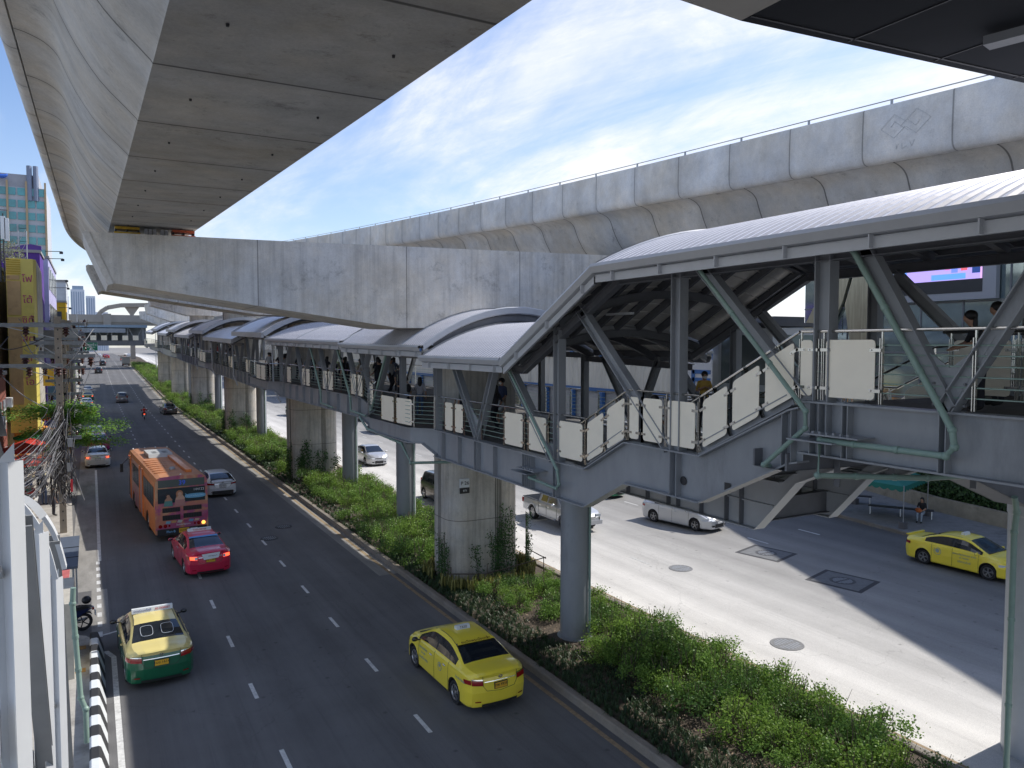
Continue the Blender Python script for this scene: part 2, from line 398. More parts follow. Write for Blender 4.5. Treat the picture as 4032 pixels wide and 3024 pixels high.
def cl(scale, rot, strx, det=9, rg=.6, dist=.5, off=(0,0,0)):
    mp = n.new('ShaderNodeMapping'); mp.inputs['Scale'].default_value = strx; mp.inputs['Rotation'].default_value = (0,0,radians(rot)); mp.inputs['Location'].default_value = off
    l.new(cb.outputs[0], mp.inputs['Vector'])
    t = n.new('ShaderNodeTexNoise'); t.inputs['Scale'].default_value = scale; t.inputs['Detail'].default_value = det
    t.inputs['Roughness'].default_value = rg; t.inputs['Distortion'].default_value = dist; l.new(mp.outputs[0], t.inputs['Vector']); return t.outputs['Fac']
def mrg(v, a, b, c, d):
    r = n.new('ShaderNodeMapRange'); r.interpolation_type = 'SMOOTHSTEP'
    for k, x in zip(('From Min','From Max','To Min','To Max'), (a,b,c,d)): r.inputs[k].default_value = x
    l.new(v, r.inputs['Value']); return r.outputs[0]
c1 = mrg(cl(.50, 25, (1,.55,1), dist=.9, off=(3.1,1.7,0)), .42, .62, 0, 1)
c2 = mrg(cl(1.0, 62, (1,.5,1), rg=.62, dist=1.0), .34, .62, .15, 1)
c3 = mrg(cl(3.2, 20, (1,.5,1), rg=.7), .35, .7, .55, 1)
cm = mth('MULTIPLY', mth('MULTIPLY', c1, c2), c3)
cm = mth('MINIMUM', mth('ADD', mth('MULTIPLY', cm, 1.45), mth('MULTIPLY', mth('SUBTRACT', 1., mrg(sx.outputs[2], .0, .30, 0, 1)), .26)), .88)
blue = n.new('ShaderNodeMix'); blue.data_type = 'RGBA'; blue.blend_type = 'MULTIPLY'; blue.inputs['Factor'].default_value = 1
l.new(sky.outputs[0], blue.inputs['A']); blue.inputs['B'].default_value = (1.06,1.10,1.24,1)
mx = n.new('ShaderNodeMix'); mx.data_type = 'RGBA'; l.new(cm, mx.inputs['Factor']); l.new(blue.outputs['Result'], mx.inputs['A'])
mx.inputs['B'].default_value = (7.3,7.35,7.5,1); l.new(mx.outputs['Result'], bg.inputs['Color'])

# ------------------------------------------------------------------ ground, roads, median
TS = [-60,-20,0,10,20,40,60,80,100,120,140,180,220,260,300,330,500,1500]
def strip(x0, x1, dz, t0=-60, t1=500, name='x', m=None, lab=None, sub=1):
    ts = [t0]+[t for t in TS if t0 < t < t1]+[t1]; mb = MB()
    mb.grid([[(x0,t,gz(t)+dz), (x1,t,gz(t)+dz)] for t in ts]); return struct(name, mb, m, lab)
mb = MB(); mb.grid([[(x,t,gz(t)-.02) for x in (-900,-60,0,60,900)] for t in [-300]+TS]); struct('ground', mb, M['ground'])
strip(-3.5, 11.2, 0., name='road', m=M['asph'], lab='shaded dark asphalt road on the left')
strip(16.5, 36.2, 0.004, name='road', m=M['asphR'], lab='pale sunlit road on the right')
# left pavement (t>27 kerb along L~-0.9, nearer it bulges out around the kerb island)
mb = MB(); mb.prism([(-9,34.8),(-.95,34.8),(-1.0,44),(-2.0,84),(-2.2,140),(-9,140)], 'z', 0, .15); mb.prism([(-9,28.6),(-2.6,28.6),(-1.4,33.2),(-1.0,34.8),(-9,34.8)], 'z', 0,.15)
mb.prism([(-9,-20),(.05,-20),(.05,26.2),(-.05,27.2),(-.35,27.9),(-.8,28.3),(-2.2,28.6),(-9,28.6)], 'z', 0, .148)
struct('pavement', mb, M['pave'], 'sunlit tiled pavement on the left')
strip(-9,-2.2,.15,140,500,name='pavement',m=M['pave'])
mb = MB(); mb.prism([(35.2,-20),(35.25,20),(35.6,24),(36.1,28),(36.2,60),(36.2,140),(60,140),(60,-20)],'z',0,.16); struct('pavement', mb, M['paveR'], 'grey pavement on the far right')
mb = MB(); mb.prism([(35.02,-20),(35.07,20),(35.42,24),(35.92,28),(36.02,60),(36.02,140),(36.2,140),(36.2,60),(36.1,28),(35.6,24),(35.25,20),(35.2,-20)],'z',0,.165); struct('kerb', mb, M['kerb'])
# median
for (a,b,nm) in ((11.0,11.26,'kerb'),(16.42,16.68,'kerb')):
    mb = MB(); ts = [t*1. for t in range(-20,141,20)]+[180,220,260,300,330,400]
    prof = [(a,0),(a+.02,.17),(a+.05,.2),(b-.03,.2),(b,.18),(b,0)] if a < 13 else [(a,0),(a,.18),(a+.03,.2),(b-.05,.2),(b-.02,.17),(b,0)]
    mb.grid([[(x,t,gz(t)+z) for x,z in prof] for t in ts]); struct(nm, mb, M['kerb'])
mb = MB(); R2 = random.Random(3); rows = []
for i in range(0,181):
    t = -5 + i*.75; rows.append([(11.22+k*.52, t, .12+ (0 if k in (0,10) else .06*R2.random()+.06*sin(k/10*pi))) for k in range(11)])
mb.grid(rows)
mb.grid([[(11.22,t,gz(t)+.14),(16.45,t,gz(t)+.14)] for t in (130,140,180,220,260,300,330,400)])
struct('planting_bed', mb, M['soil'], smooth=True)
# road paint
mb = MB()
for L in (3.7, 7.09):
    t = 17.0
    if L > 7: t = 17.1
    while t < 300:
        a, b = t, t+1.05
        if gz(a) >= 0: mb.q([(L-.055,a,gz(a)+.004),(L+.055,a,gz(a)+.004),(L+.055,b,gz(b)+.004),(L-.055,b,gz(b)+.004)])
        t += 4.03
mb.grid([[(.32,t,gz(t)+.004),(.46,t,gz(t)+.004)] for t in (0,18,22,26)]); mb.grid([[(.1,26.6,.004),(.26,26.6,.004)],[(.30,26,.004),(.46,26,.004)]])
mb.grid([[(.05,t,gz(t)+.007),(.19,t,gz(t)+.007)] for t in (38,50,66)])
t = 28.
while t < 38: mb.box(-.02,.12,t,t+.5,.001,.008); t += 1.05
mb.grid([[(-.3,27.9,.004),(-.3,28.0,.004)],[(2.2,29.0,.004),(2.2,29.12,.004)]])
struct('lane_markings', mb, M['lane'])
mb = MB(); ts = [-20,0,20,40,60,80,100,120,140,200,260,330]
mb.grid([[(10.66,t,gz(t)+.004),(10.8,t,gz(t)+.004)] for t in ts]); mb.grid([[(17.0,t,gz(t)+.009),(17.1,t,gz(t)+.009)] for t in ts])
struct('edge_line', mb, M['yline'])
mb = MB()
for L in (21.,24.6,28.2,31.8):
    t = 26.
    while t < 220: 
        if not (L == 24.6 and t < 60): mb.box(L-.06,L+.06,t,t+1.3,gz(t)+.003,gz(t)+.009)
        t += 5.
struct('lane_markings', mb, mat('worn_paint',(.50,.50,.49),.8,amp=.3,scale=10))
# dusty shoulders along both left-road kerbs, paled further to paint in sunlight
dust_and_sun = mat('dusty_painted_sun_shoulder',(.27,.26,.24),.9,amp=.3,scale=1.2,grime=.35,stretch=(1,.25,1))
strip(-.95,.10,.003,t0=33.5,t1=140,name='road_shoulder',m=dust_and_sun,lab='dusty shoulder at the left kerb, painted paler as if sunlit')
strip(-.2,.34,.003,t0=28.1,t1=33.5,name='road_shoulder',m=dust_and_sun)
strip(10.2,10.995,.003,t0=30,t1=330,name='road_shoulder',m=dust_and_sun,lab='dusty shoulder beside the median kerb, painted paler as if sunlit')
# manholes
def manhole(x, y, r, sq, lab, rz=.25, dark=False):
    o = thing('manhole_cover', lab, 'manhole', (x,y,0))
    if sq:
        mb = MB(); c = [(x+sq*(cos(rz)*a-sin(rz)*b), y+sq*1.15*(sin(rz)*a+cos(rz)*b)) for a,b in ((-1,-1),(1,-1),(1,1),(-1,1))]
        mb.prism(c,'z',.002,.011); mb.build('patch_edge', mat('fresh_tar',(.06,.06,.065),.9), o)
        c = [(x+(p[0]-x)*.84, y+(p[1]-y)*.84) for p in c]; mb = MB().prism(c,'z',.0,.014); mb.build('surround', mat('manhole_surround',(.16,.165,.17),.85,amp=.2), o)
    mb = MB().lathe([(0.001,.019),(r*.8,.019),(r*.82,.016),(r*.9,.016),(r*.92,.02),(r,.018),(r+.01,.0)], (x,y,0)); mb.build('cover', mat('cast_iron_'+('d' if dark else 'l'), (.05,.05,.055) if dark else (.20,.20,.20),.6,amp=.2,scale=12), o)
    mb = MB()
    for k in range(-3,4):
        h = sqrt(max(0,(r*.75)**2-(k*r*.22)**2)); mb.box(x+k*r*.22-.02,x+k*r*.22+.02,y-h,y-.05,.015,.021); mb.box(x+k*r*.22-.02,x+k*r*.22+.02,y+.05,y+h,.015,.021)
    mb.build('grille', M['galv'], o)
manhole(26.83,24.84,.48,.95,'round iron manhole in a tarred square patch, nearer the stairs girder',dark=True)
manhole(26.35,20.39,.50,1.0,'round iron manhole in a tarred square patch, nearer the yellow taxi',dark=True)
manhole(21.79,24.86,.5,0,'pale round manhole cover on the sunlit road')
manhole(19.17,16.83,.52,0,'pale round manhole cover on the sunlit road nearest the hedge')
manhole(7.48,38.5,.42,0,'round manhole in the shaded road, left one of two beyond the pink taxi',dark=True)
manhole(8.63,40.62,.42,0,'round manhole in the shaded road, right one of two beyond the pink taxi',dark=True)

# ------------------------------------------------------------------ viaducts
def sweep(mb, prof, path, ts, mi=0):
    rows = []; uvs = []; u = 0; last = None
    for t in ts:
        L, Z = path(t); L2, Z2 = path(t+.1); d = Vector((L2-L,.1,0)).normalized(); nrm = Vector((d.y,-d.x,0))
        if last is not None: u += sqrt((t-last[1])**2+(L-last[0])**2)
        last = (L,t); rows.append([(L+nrm.x*a, t+nrm.y*a, Z+z) for a,z in prof]); uvs.append([(u,0)]*len(prof))
    mb.grid(rows, mi, uvs)
    return rows
def smoothprof(p, k=3):
    out = []
    for i in range(len(p)-1):
        p0 = p[max(i-1,0)]; p1 = p[i]; p2 = p[i+1]; p3 = p[min(i+2,len(p)-1)]
        for j in range(k):
            t = j/k
            out.append(tuple(.5*((2*b)+(-a+c)*t+(2*a-5*b+4*c-d)*t*t+(-a+3*b-3*c+d)*t**3) for a,b,c,d in zip(p0,p1,p2,p3)))
    return out+[p[-1]]
web = smoothprof([(-1.25,.03),(-1.36,.14),(-1.66,.45),(-1.92,.85),(-2.08,1.18),(-2.2,1.45),(-2.38,1.62),(-2.62,1.72),(-2.77,1.75)])
girder_prof = [(1.23,0),(-1.23,0)] + web + [(-2.77,1.95),(2.77,1.95)] + [(-a,z) for a,z in web[::-1]] + [(1.23,0)]
par = smoothprof([(-2.80,1.76),(-2.93,1.79),(-3.02,1.90),(-3.05,2.1),(-3.05,2.6),(-3.03,3.25)])
def parapet(side):
    p = par + [(-3.0,3.3),(-2.84,3.3),(-2.80,3.2),(-2.79,1.97),(-2.80,1.76)]
    return [(a*side*-1 if side > 0 else a, z) for a,z in p]
def viaduct(lab, path, t0, t1):
    L, Z = path(20); o = thing('rail_viaduct', lab, 'viaduct', (L,20,0))
    ts = []; t = t0
    while t < t1: ts.append(t); t += 1.39
    mb = MB(); rows = sweep(mb, girder_prof, path, ts); n_p = len(girder_prof)-1
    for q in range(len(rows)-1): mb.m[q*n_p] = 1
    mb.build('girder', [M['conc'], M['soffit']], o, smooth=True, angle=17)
    for s, nm in ((-1,'parapet'),(1,'parapet')):
        mb = MB(); sweep(mb, parapet(s), path, ts); mb.build(nm, M['concS'], o, smooth=True, angle=50)
    mb = MB()
    for t in ts[::2]:
        L, Z = path(t); 
        if t > 110: break
        mb.box(L-2.95,L-2.91,t-.03,t+.03,Z+3.3,Z+3.43)
    mb.tube([(path(t)[0]-2.93,t,path(t)[1]+3.44) for t in ts[::2] if t < 110], .016, 6)
    mb.build('guard_wire', M['galv'], o)
    return o
def pathL(t):
    L = 1.85 if t < 50 else (1.85+.0022*(t-50)**2 if t < 95 else 1.85+.0022*2025+.198*(t-95))
    return L, 13.2+.047*(min(t,75)-27)
def pathR(t):
    L = 22.35 if t < 18 else 22.35-.0013*(t-18)**2
    return L, 13.3+.047*(min(t,80)-25)
VL = viaduct('curved concrete railway viaduct seen from below, overhead on the left', pathL, -8, 125)
VR = viaduct('concrete railway viaduct with jointed parapet panels on the right, behind the footbridge roof', pathR, -14, 118)
# drain holes in the left soffit
mb = MB()
for k in range(11):
    t = 6.5+k*2.78; L, Z = pathL(t)
    for dx in (-.75,.75): mb.mark(); mb.lathe([(.001,-.004),(.014,-.004),(.017,.02)], (L+dx,t+.6,Z), n=10)
mb.split('drain_hole', M['black'], VL)
# faint emblem of nested diamonds cast into one right parapet panel
for ct in (13.3, 42.):
    mb = MB(); L, Z = pathR(ct); x = L-3.062; zc = Z+2.68
    def dl(pts):
        for a, b in zip(pts, pts[1:]): mb.bar((x,ct-a[0],zc+a[1]),(x,ct-b[0],zc+b[1]),.012,.006,(1,0,0))
    dl([(-.72,0),(-.32,.32),(0,.07),(.06,.02)]); dl([(-.72,0),(-.32,-.32),(0,-.07)]); dl([(.72,0),(.32,.32),(0,.07),(-.12,-.03),(.1,-.2)]); dl([(.72,0),(.32,-.32),(.02,-.08)]); dl([(-.42,0),(-.3,.12),(-.05,-.1)]); dl([(.42,0),(.3,-.12),(.05,.1)])
    dl([(-.25,-.5),(-.25,-.62),(-.18,-.5)]); dl([(-.08,-.5),(-.08,-.65),(.05,-.6)]); dl([(.15,-.5),(.2,-.64),(.28,-.48)])
    mb.build('cast_emblem', mat('dark_weathered_line',(.54,.54,.53),.9), VR)

# piers and hammerhead caps
PX = 13.7; PT = [28.2, 54.5, 84.5, 115, 145, 175]; DZ = [0,1.38,3.2,3.4,3.4,3.4]
def rrect(cx, cy, a, b, r, k=6):
    out = []
    for sx_, sy_, st in ((1,1,0),(-1,1,90),(-1,-1,180),(1,-1,270)):
        for j in range(k+1):
            an = radians(st+90*j/k); out.append((cx+sx_*(a-r)+r*cos(an), cy+sy_*(b-r)+r*sin(an)))
    return out
plabels = ['massive concrete pier with creepers and a small number plate, nearest one','second massive concrete pier from the camera, behind the walkway','third massive concrete pier from the camera','fourth concrete pier, seen far down the median','fifth concrete pier, far down the median','sixth and farthest concrete pier of the median row']
for k, (t, dz) in enumerate(zip(PT, DZ)):
    g = gz(t); o = thing('viaduct_pier', plabels[k], 'pier', (PX,t,g), group='viaduct piers along the median')
    top = 10.3+dz
    mb = MB().prism(rrect(PX,t,1.55,1.2,.75), 'z', g, top); mb.build('shaft', M['pier'], o, smooth=True, angle=30)
    mb = MB()
    for dx in (-.12,-.04,.04,.12): mb.box(PX+.45+dx-.012, PX+.45+dx+.012, t-1.215, t-1.19, g, top)
    for dy in (-.12,0,.12): mb.box(PX-1.565,PX-1.545,t+.05+dy-.012,t+.05+dy+.012,g,top)
    mb.build('groove_line', mat('groove_shadow',(.12,.115,.1),.9), o)
    y0, y1 = t-1.8, t+1.5
    capp = [(.0,12.9+dz),(.62,11.38+dz),(9.76,10.12+dz),(17.7,10.12+dz),(26.9,11.5+dz),(27.5,13.1+dz),(18.5,13.12+dz)]
    if k == 0: capp = [(.0,12.88),(.62,11.38),(9.76,10.12),(17.7,10.12),(26.9,11.6),(27.5,13.4),(18.5,13.22),(6.,12.97)]
    if k > 1: q_ = (.66,.5,.4,.35)[k-2]; capp = [(PX+(x-PX)*q_,z) for x,z in capp]
    mb = MB().prism(capp, 'y', y0, y1); c = mb.build('cap', M['cap'], o)
    if k < 2:
        mb = MB().prism([(.02,12.93+dz),(-.13,12.84+dz),(.50,11.30+dz),(.66,11.36+dz)],'y',y0-.04,y1+.04); mb.build('end_plate', mat('pale_concrete_edge',(.62,.60,.56),.8,amp=.2,scale=6), o)
mb = MB().box(12.45,12.85,26.93,26.99,3.95,4.3); pl = [x for x in bpy.data.objects if x.name == 'viaduct_pier'][0]
mb.build('number_plate', M['white'], pl); MB().box(12.45,12.85,26.925,26.985,3.72,3.94).build('lower_plate', M['black'], pl)
text('P 26', .2, M['black'], pl, frame((12.65,26.92,4.12),(1,0,0),(0,0,1)))
text('BTS', .1, M['white'], pl, frame((12.65,26.915,3.83),(1,0,0),(0,0,1)))
# jacks and bearings on the first cap
def jack(x0, x1, col, lab):
    o = thing('bearing_frame', lab, 'bearing frame', (x0,26.9,12.9)); mt = mat('paint_'+lab.split()[0], col, .5, amp=.2, scale=6)
    mb = MB().box(x0,x1,26.75,27.3,12.93,12.99); mb.box(x0+.02,x1-.02,26.8,27.3,13.08,13.16); mb.build('plate', mt, o)
    mb = MB()
    for a in (x0+.05,(x0+x1)/2,x1-.05): mb.box(a-.03,a+.03,26.85,27.2,12.99,13.08)
    mb.build('spacer', M['dark'], o)
jack(.72,1.45,(.55,.33,.02),'yellow steel bearing frame between the pier cap and the left viaduct')
jack(2.35,3.05,(.50,.10,.04),'orange steel bearing frame between the pier cap and the left viaduct')
o = thing('bridge_bearing','dark bearing block between the two coloured frames under the viaduct','bearing',(1.9,27,12.9))
mb = MB()
for a in (1.58,1.7,1.82,2.05,2.17): mb.box(a,a+.08,26.9,27.3,12.95,13.14)
mb.build('bearing_pad', M['steelL'], o)
M['roofShade'] = mat('roof_sheet_painted_shade', (.42,.42,.455), .5, amp=.08, scale=3)  # darker tint paints shadow onto the corrugation's valleys and rising sides
# ------------------------------------------------------------------ the covered footbridge along the median
XL, XR = 10.5, 16.6
def zmain(t):   # deck height of the long part
    if t < 30: return 6.6
    if t < 33: return 6.6+.2*(t-30)
    if t < 52: return 7.2
    return 7.2+.0205*(t-52)
nearB = thing('covered_footbridge','near flight of the grey steel footbridge with two stairs under a tall corrugated roof','footbridge',(13.5,10,0))
farB = thing('covered_footbridge','long level part of the grey steel footbridge running into the distance on steel columns','footbridge',(13.5,40,0))

# --- girders: cranked plate girders of the near flight
def girder(x, pts, depth, parent, out=-1, stiff=(), name='edge_girder', msteel='steel', fw=.30):
    """pts: (t, ztop) polyline; web + flanges following it"""
    mb = MB()
    top = [(x,t,z) for t,z in pts]; bot = [(x,t,z-depth) for t,z in pts]
    for i in range(len(pts)-1):
        mb.q([top[i],top[i+1],bot[i+1],bot[i]]); 
        a, b = Vector(top[i]), Vector(top[i+1]); e = (b-a).normalized()*.0
        mb.bar(a, b, fw, .03, (0,0,1)); mb.bar(Vector(bot[i]), Vector(bot[i+1]), fw, .03, (0,0,1))
    mb.build(name, M[msteel], parent)
    if stiff:
        mb = MB()
        for s in stiff:
            mb.mark()
            for i in range(len(pts)-1):
                lo, hi = sorted((pts[i][0], pts[i+1][0]))
                if lo <= s < hi:
                    f = (s-pts[i][0])/(pts[i+1][0]-pts[i][0]); z = pts[i][1]+f*(pts[i+1][1]-pts[i][1])
                    mb.box(min(x,x+out*.14), max(x,x+out*.14), s-.008, s+.008, z-depth+.015, z-.015)
        mb.split('stiffener', M[msteel], parent)
prof_near = [(-4,8.56),(8.95,8.56)]
prof_st = [(8.95,8.45),(9.15,8.40),(11.35,7.33),(13.75,7.33),(15.35,6.50),(24.6,6.56)]
st1 = [-2,.6,3.2,5.0,6.42,6.52,8.0,8.1,8.4,8.55,8.72]
st2 = [9.1,9.3,12.0,12.2,16.6,16.75,17.9,18.0,18.1,18.2,18.35,20.1,21.2,21.4,22.6,23.9]
for x, o_, nm in ((XL,-1,'left'),(XR,1,'right')):
    girder(x, prof_near, .86, nearB, o_, st1)
    girder(x, prof_st, .92, nearB, o_, st2)
    # second thin rail plate along the stringer tops (the photo shows a double flange at the cranks)
    mb = MB()
    for a, b in (((9.2,8.62),(11.35,7.55)),((11.35,7.55),(11.45,7.52)),((13.85,7.55),(15.3,6.78))):
        mb.mark(); mb.ibeam((x-o_*.02,a[0],a[1]-.06),(x-o_*.02,b[0],b[1]-.06),.22,.22,.02,.014)
    mb.split('stair_stringer', M['steel'], nearB)
# web bracket joints (bolted splices)
mb = MB()
for t, z in ((8.5,7.95),(18.1,6.05)):
    mb.mark(); mb.box(XL-.42,XL-.02,t-.45,t+.45,z-.012,z+.012); mb.box(XL-.42,XL-.02,t-.9,t+.1,z+.11,z+.134)
    for k in range(6): mb.box(XL-.36,XL-.32,t-.7+k*.13,t-.66+k*.13,z+.134,z+.17)
mb.split('bolted_splice', M['steel'], nearB)
mb = MB(); mb.box(XL-.025,XL-.02,10.6,10.75,6.75,6.9); mb.lathe([(.001,0),(.09,0),(.09,.01)],(XL-.03,11.9,6.75),'x',14); mb.build('access_hole', M['dark'], nearB)
mb = MB()
for t in (6.46,8.55,12.1,16.65,21.33):
    for k in range(4):
        for s_ in (-1,1): mb.mark(); mb.lathe([(.001,-.022),(.02,-.022),(.02,0)],(XL-.012,t+s_*.22 if t in (6.46,21.33) else t+.32+.1*s_,(8.56 if t < 9 else 7.33 if t < 14 else 6.55)+.10+k*.1),'x',6)
mb.split('bolt', M['steelD'], nearB, cap=60)
# decks and cross beams
mb = MB(); mb.box(XL+.05,XR-.05,-4,9.0,8.36,8.46); mb.box(XL+.05,XR-.05,11.4,13.7,7.13,7.25); mb.box(XL+.05,XR-.05,15.3,24.5,6.42,6.52)
for (a, za, b, zb) in ((11.35,7.25,9.0,8.46),(15.35,6.52,13.7,7.25)):
    k = 7 if zb-za > 1 else 5
    for i in range(k):
        z = za+(zb-za)*(i+1)/k; t1 = a+(b-a)*i/k; t2 = a+(b-a)*(i+1)/k
        mb.box(XL+.1,XR-.1,min(t1,t2),max(t1,t2)+.0,z-.17,z)
mb.build('deck', M['deck'], nearB)
mb = MB()
for t in (-3,-.4,2.2,4.8,6.46,8.3): mb.mark(); mb.ibeam((XL+.02,t,8.0),(XR-.02,t,8.0),.2,.6,up=(0,0,1))
for t in (12.1,13.3): mb.mark(); mb.ibeam((XL+.02,t,6.85),(XR-.02,t,6.85),.2,.5)
for t in (16.6,19.,21.3,23.6): mb.mark(); mb.ibeam((XL+.02,t,6.1),(XR-.02,t,6.1),.2,.5)
mb.split('cross_beam', M['steelD'], nearB)

# --- truss members, near flight: H-section posts and diagonals (foot t, foot z) -> (top t, top z)
def eave(t):
    if t < 14.15: return 11.22
    if t < 18.5: return 11.22-(t-14.15)*(2.17/4.35)
    return 9.05+.03*(t-18.5)
def zfoot(t):
    for i in range(len(prof_st)-1):
        if prof_st[i][0] <= t <= prof_st[i+1][0]:
            f = (t-prof_st[i][0])/(prof_st[i+1][0]-prof_st[i][0]); return prof_st[i][1]+f*(prof_st[i+1][1]-prof_st[i][1])
    return 8.56
members = [('truss_post',8.55,8.55,.30),('truss_post',12.1,12.1,.28),('truss_post',16.65,16.65,.26),('truss_post',24.5,24.5,.24),('truss_post',-1.2,-1.2,.28),('truss_post',3.2,3.2,.28)]
diags = [(6.42,7.95),(6.5,4.9),(8.9,11.6),(12.35,15.7),(16.9,19.45),(21.35,20.1),(21.3,23.3),(1.0,3.0),(1.0,-1.)]
for x in (XL, XR):
    for nm, a, b, wd in members:
        MB().ibeam((x,a,zfoot(a)),(x,b,eave(b)-.02),.22,wd,.022,.016,(0,1,0)).build('truss_post', M['steel'], nearB)
    for a, b in diags:
        MB().ibeam((x,a,zfoot(a)+.02),(x,b,eave(b)-.05),.20,.24,.02,.014,(0,1,0)).build('truss_diagonal', M['steel'], nearB)
    # gusset plates at the feet
    mb = MB()
    for t, s in ((6.46,0),(21.33,0)):
        z = zfoot(t); mb.mark()
        mb.prism([(t,z),(t+.60,z+1.05),(t,z+.62),(t-.60,z+1.05)],'x',x-.012,x+.012)
    for t in (8.55,12.1,16.65):
        z = zfoot(t); mb.mark(); mb.prism([(t+.1,z),(t+.1,z+.28),(t+1.2,z+.95),(t+.5,z+.05)],'x',x-.012,x+.012)
    mb.split('gusset_plate', M['steel'], nearB)

# --- arched roofs
TILT = [.34]
def arch(x, zE, rise, x0, x1):
    f = (x-x0)/(x1-x0); return zE + TILT[0]*f + rise*(1-(2*f-1)**2)
def roof(parent, t0, t1, ze, rise, x0=9.9, x1=17.2, pitch=.22, ribs=1.6, amp=.035, gut=True, zfun=None, fine=True, nx=18):
    zf = zfun or (lambda t: ze)
    mb = MB(); rows = []; n_ = int(round((t1-t0)/pitch)); K = 4 if fine else 2
    prf = ((0,0),(.25,1),(.5,1),(.75,0)) if fine else ((0,0),(.5,1))
    ts = []
    for i in range(n_):
        for a, b in prf: ts.append((t0+(i+a)*(t1-t0)/n_, b))
    ts.append((t1,0))
    for t, b in ts:
        rows.append([(x0+(x1-x0)*k/nx, t, arch(x0+(x1-x0)*k/nx, zf(t), rise, x0, x1)+b*amp+.05) for k in range(nx+1)])
    i0 = len(mb.f); mb.grid(rows)
    per = len(prf)
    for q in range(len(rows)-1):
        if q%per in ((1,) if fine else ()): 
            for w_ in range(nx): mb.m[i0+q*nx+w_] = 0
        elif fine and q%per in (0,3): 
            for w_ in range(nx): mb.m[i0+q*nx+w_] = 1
    mb.build('roof_sheet', [M['roof'], M['roofShade']], parent)
    mb = MB(); mb.grid([[(x0+(x1-x0)*k/nx, t, arch(x0+(x1-x0)*k/nx, zf(t), rise, x0, x1)+.035) for k in range(nx+1)] for t in [t0+(t1-t0)*j/12 for j in range(13)]])
    # seam lines under the sheet
    for j in range(int((t1-t0)/.42)):
        t = t0+.2+j*.42; pts = [(x0+(x1-x0)*k/nx, t, arch(x0+(x1-x0)*k/nx, zf(t), rise, x0, x1)+.02) for k in range(nx+1)]
        for a, b in zip(pts, pts[1:]): mb.bar(a, b, .02, .03)
    mb.build('roof_lining', M['roofU'], parent)
    # purlins along, ribs across
    for f in (.0,.125,.26,.38,.5,.62,.74,.875,1.):
        x = x0+.35+(x1-x0-.7)*f
        MB().ibeam((x,t0+.05,arch(x,zf(t0),rise,x0,x1)-.08),(x,t1-.05,arch(x,zf(t1),rise,x0,x1)-.08),.10,.20,.012,.01).build('purlin', M['steelD'], parent)
    k = max(1,int((t1-t0)/ribs)); 
    for j in range(k+1):
        t = t0+.12+(t1-t0-.24)*j/k; mb = MB(); pts = [(x0+(x1-x0)*q/nx, t, arch(x0+(x1-x0)*q/nx, zf(t), rise, x0, x1)-.28) for q in range(1,nx)]
        for a, b in zip(pts, pts[1:]): mb.ibeam(a, b, .16, .22, .014, .01)
        mb.build('roof_rib', M['steelD'], parent)
    # eave gutters and arched end fascias
    for x, s in ((x0,-1),(x1,1)):
        mb = MB(); N = 1
        zs_ = zf; tl = TILT[0] if s > 0 else 0
        zf = (lambda t, z0=zs_, tl=tl: z0(t)+tl)
        pr = [(0,.07),(s*.16,.07),(s*.20,.0),(s*.13,-.13),(0,-.15)]
        mb.grid([[(x+a,t,zf(t)+b) for a,b in pr] for t in (t0-.04,t1+.04)])
        if s < 0: mb.grid([[(x+a,t,zf(t)+b) for a,b in ((0,-.15),(s*.05,-.17),(s*.05,-.34),(s*-.02,-.34))] for t in (t0,t1)])
        tt = t0+.4
        while tt < t1 and s < 0: mb.box(min(x,x+s*.14),max(x,x+s*.14),tt-.012,tt+.012,zf(tt)-.33,zf(tt)-.14); tt += 1.55
        mb.build('gutter', M['steelL'], parent); zf = zs_
    for t, s in ((t0,-1),(t1,1)):
        mb = MB()
        a = [(x0+(x1-x0)*q/nx, t+s*.03, arch(x0+(x1-x0)*q/nx, zf(t), rise, x0, x1)) for q in range(nx+1)]
        mb.grid([[(x,y,z+.13) for x,y,z in a],[(x,y+s*.03,z+.10) for x,y,z in a],[(x,y+s*.03,z-.10) for x,y,z in a],[(x,y-s*.04,z-.14) for x,y,z in a]])
        mb.build('end_fascia', M['steelL'], parent, smooth=True)
roof(nearB, -4., 14.15, 11.22, .80, pitch=.235)
# sloping roof over the stairs
zs = lambda t: 11.22-(t-14.15)*(2.17/4.35)
TILT[0] = .42
roof(nearB, 14.2, 18.5, 0, .80, zfun=zs)
TILT[0] = 0.
roof(nearB, 18.55, 24.35, 9.08, 1.12, pitch=.19)
# eave beams joining post heads
for x in (XL, XR):
    mb = MB(); e_ = .32 if x == XR else 0
    mb.ibeam((x,-4,10.96+e_),(x,14.1,10.96+e_),.18,.22); mb.ibeam((x,14.1,10.96+e_),(x,18.5,8.80+e_),.18,.22); mb.ibeam((x,18.5,8.80),(x,24.4,8.98),.18,.2)
    mb.build('eave_beam', M['steelD'], nearB)
mb = MB()
for t in (6.3,10.3,13.): mb.mark(); mb.box(12.4,12.52,t,t+1.5,11.45,11.52)
mb.mark(); mb.box(12.4,12.52,16.2,17.3,10.3,10.36); mb.split('strip_light', M['white'], nearB)

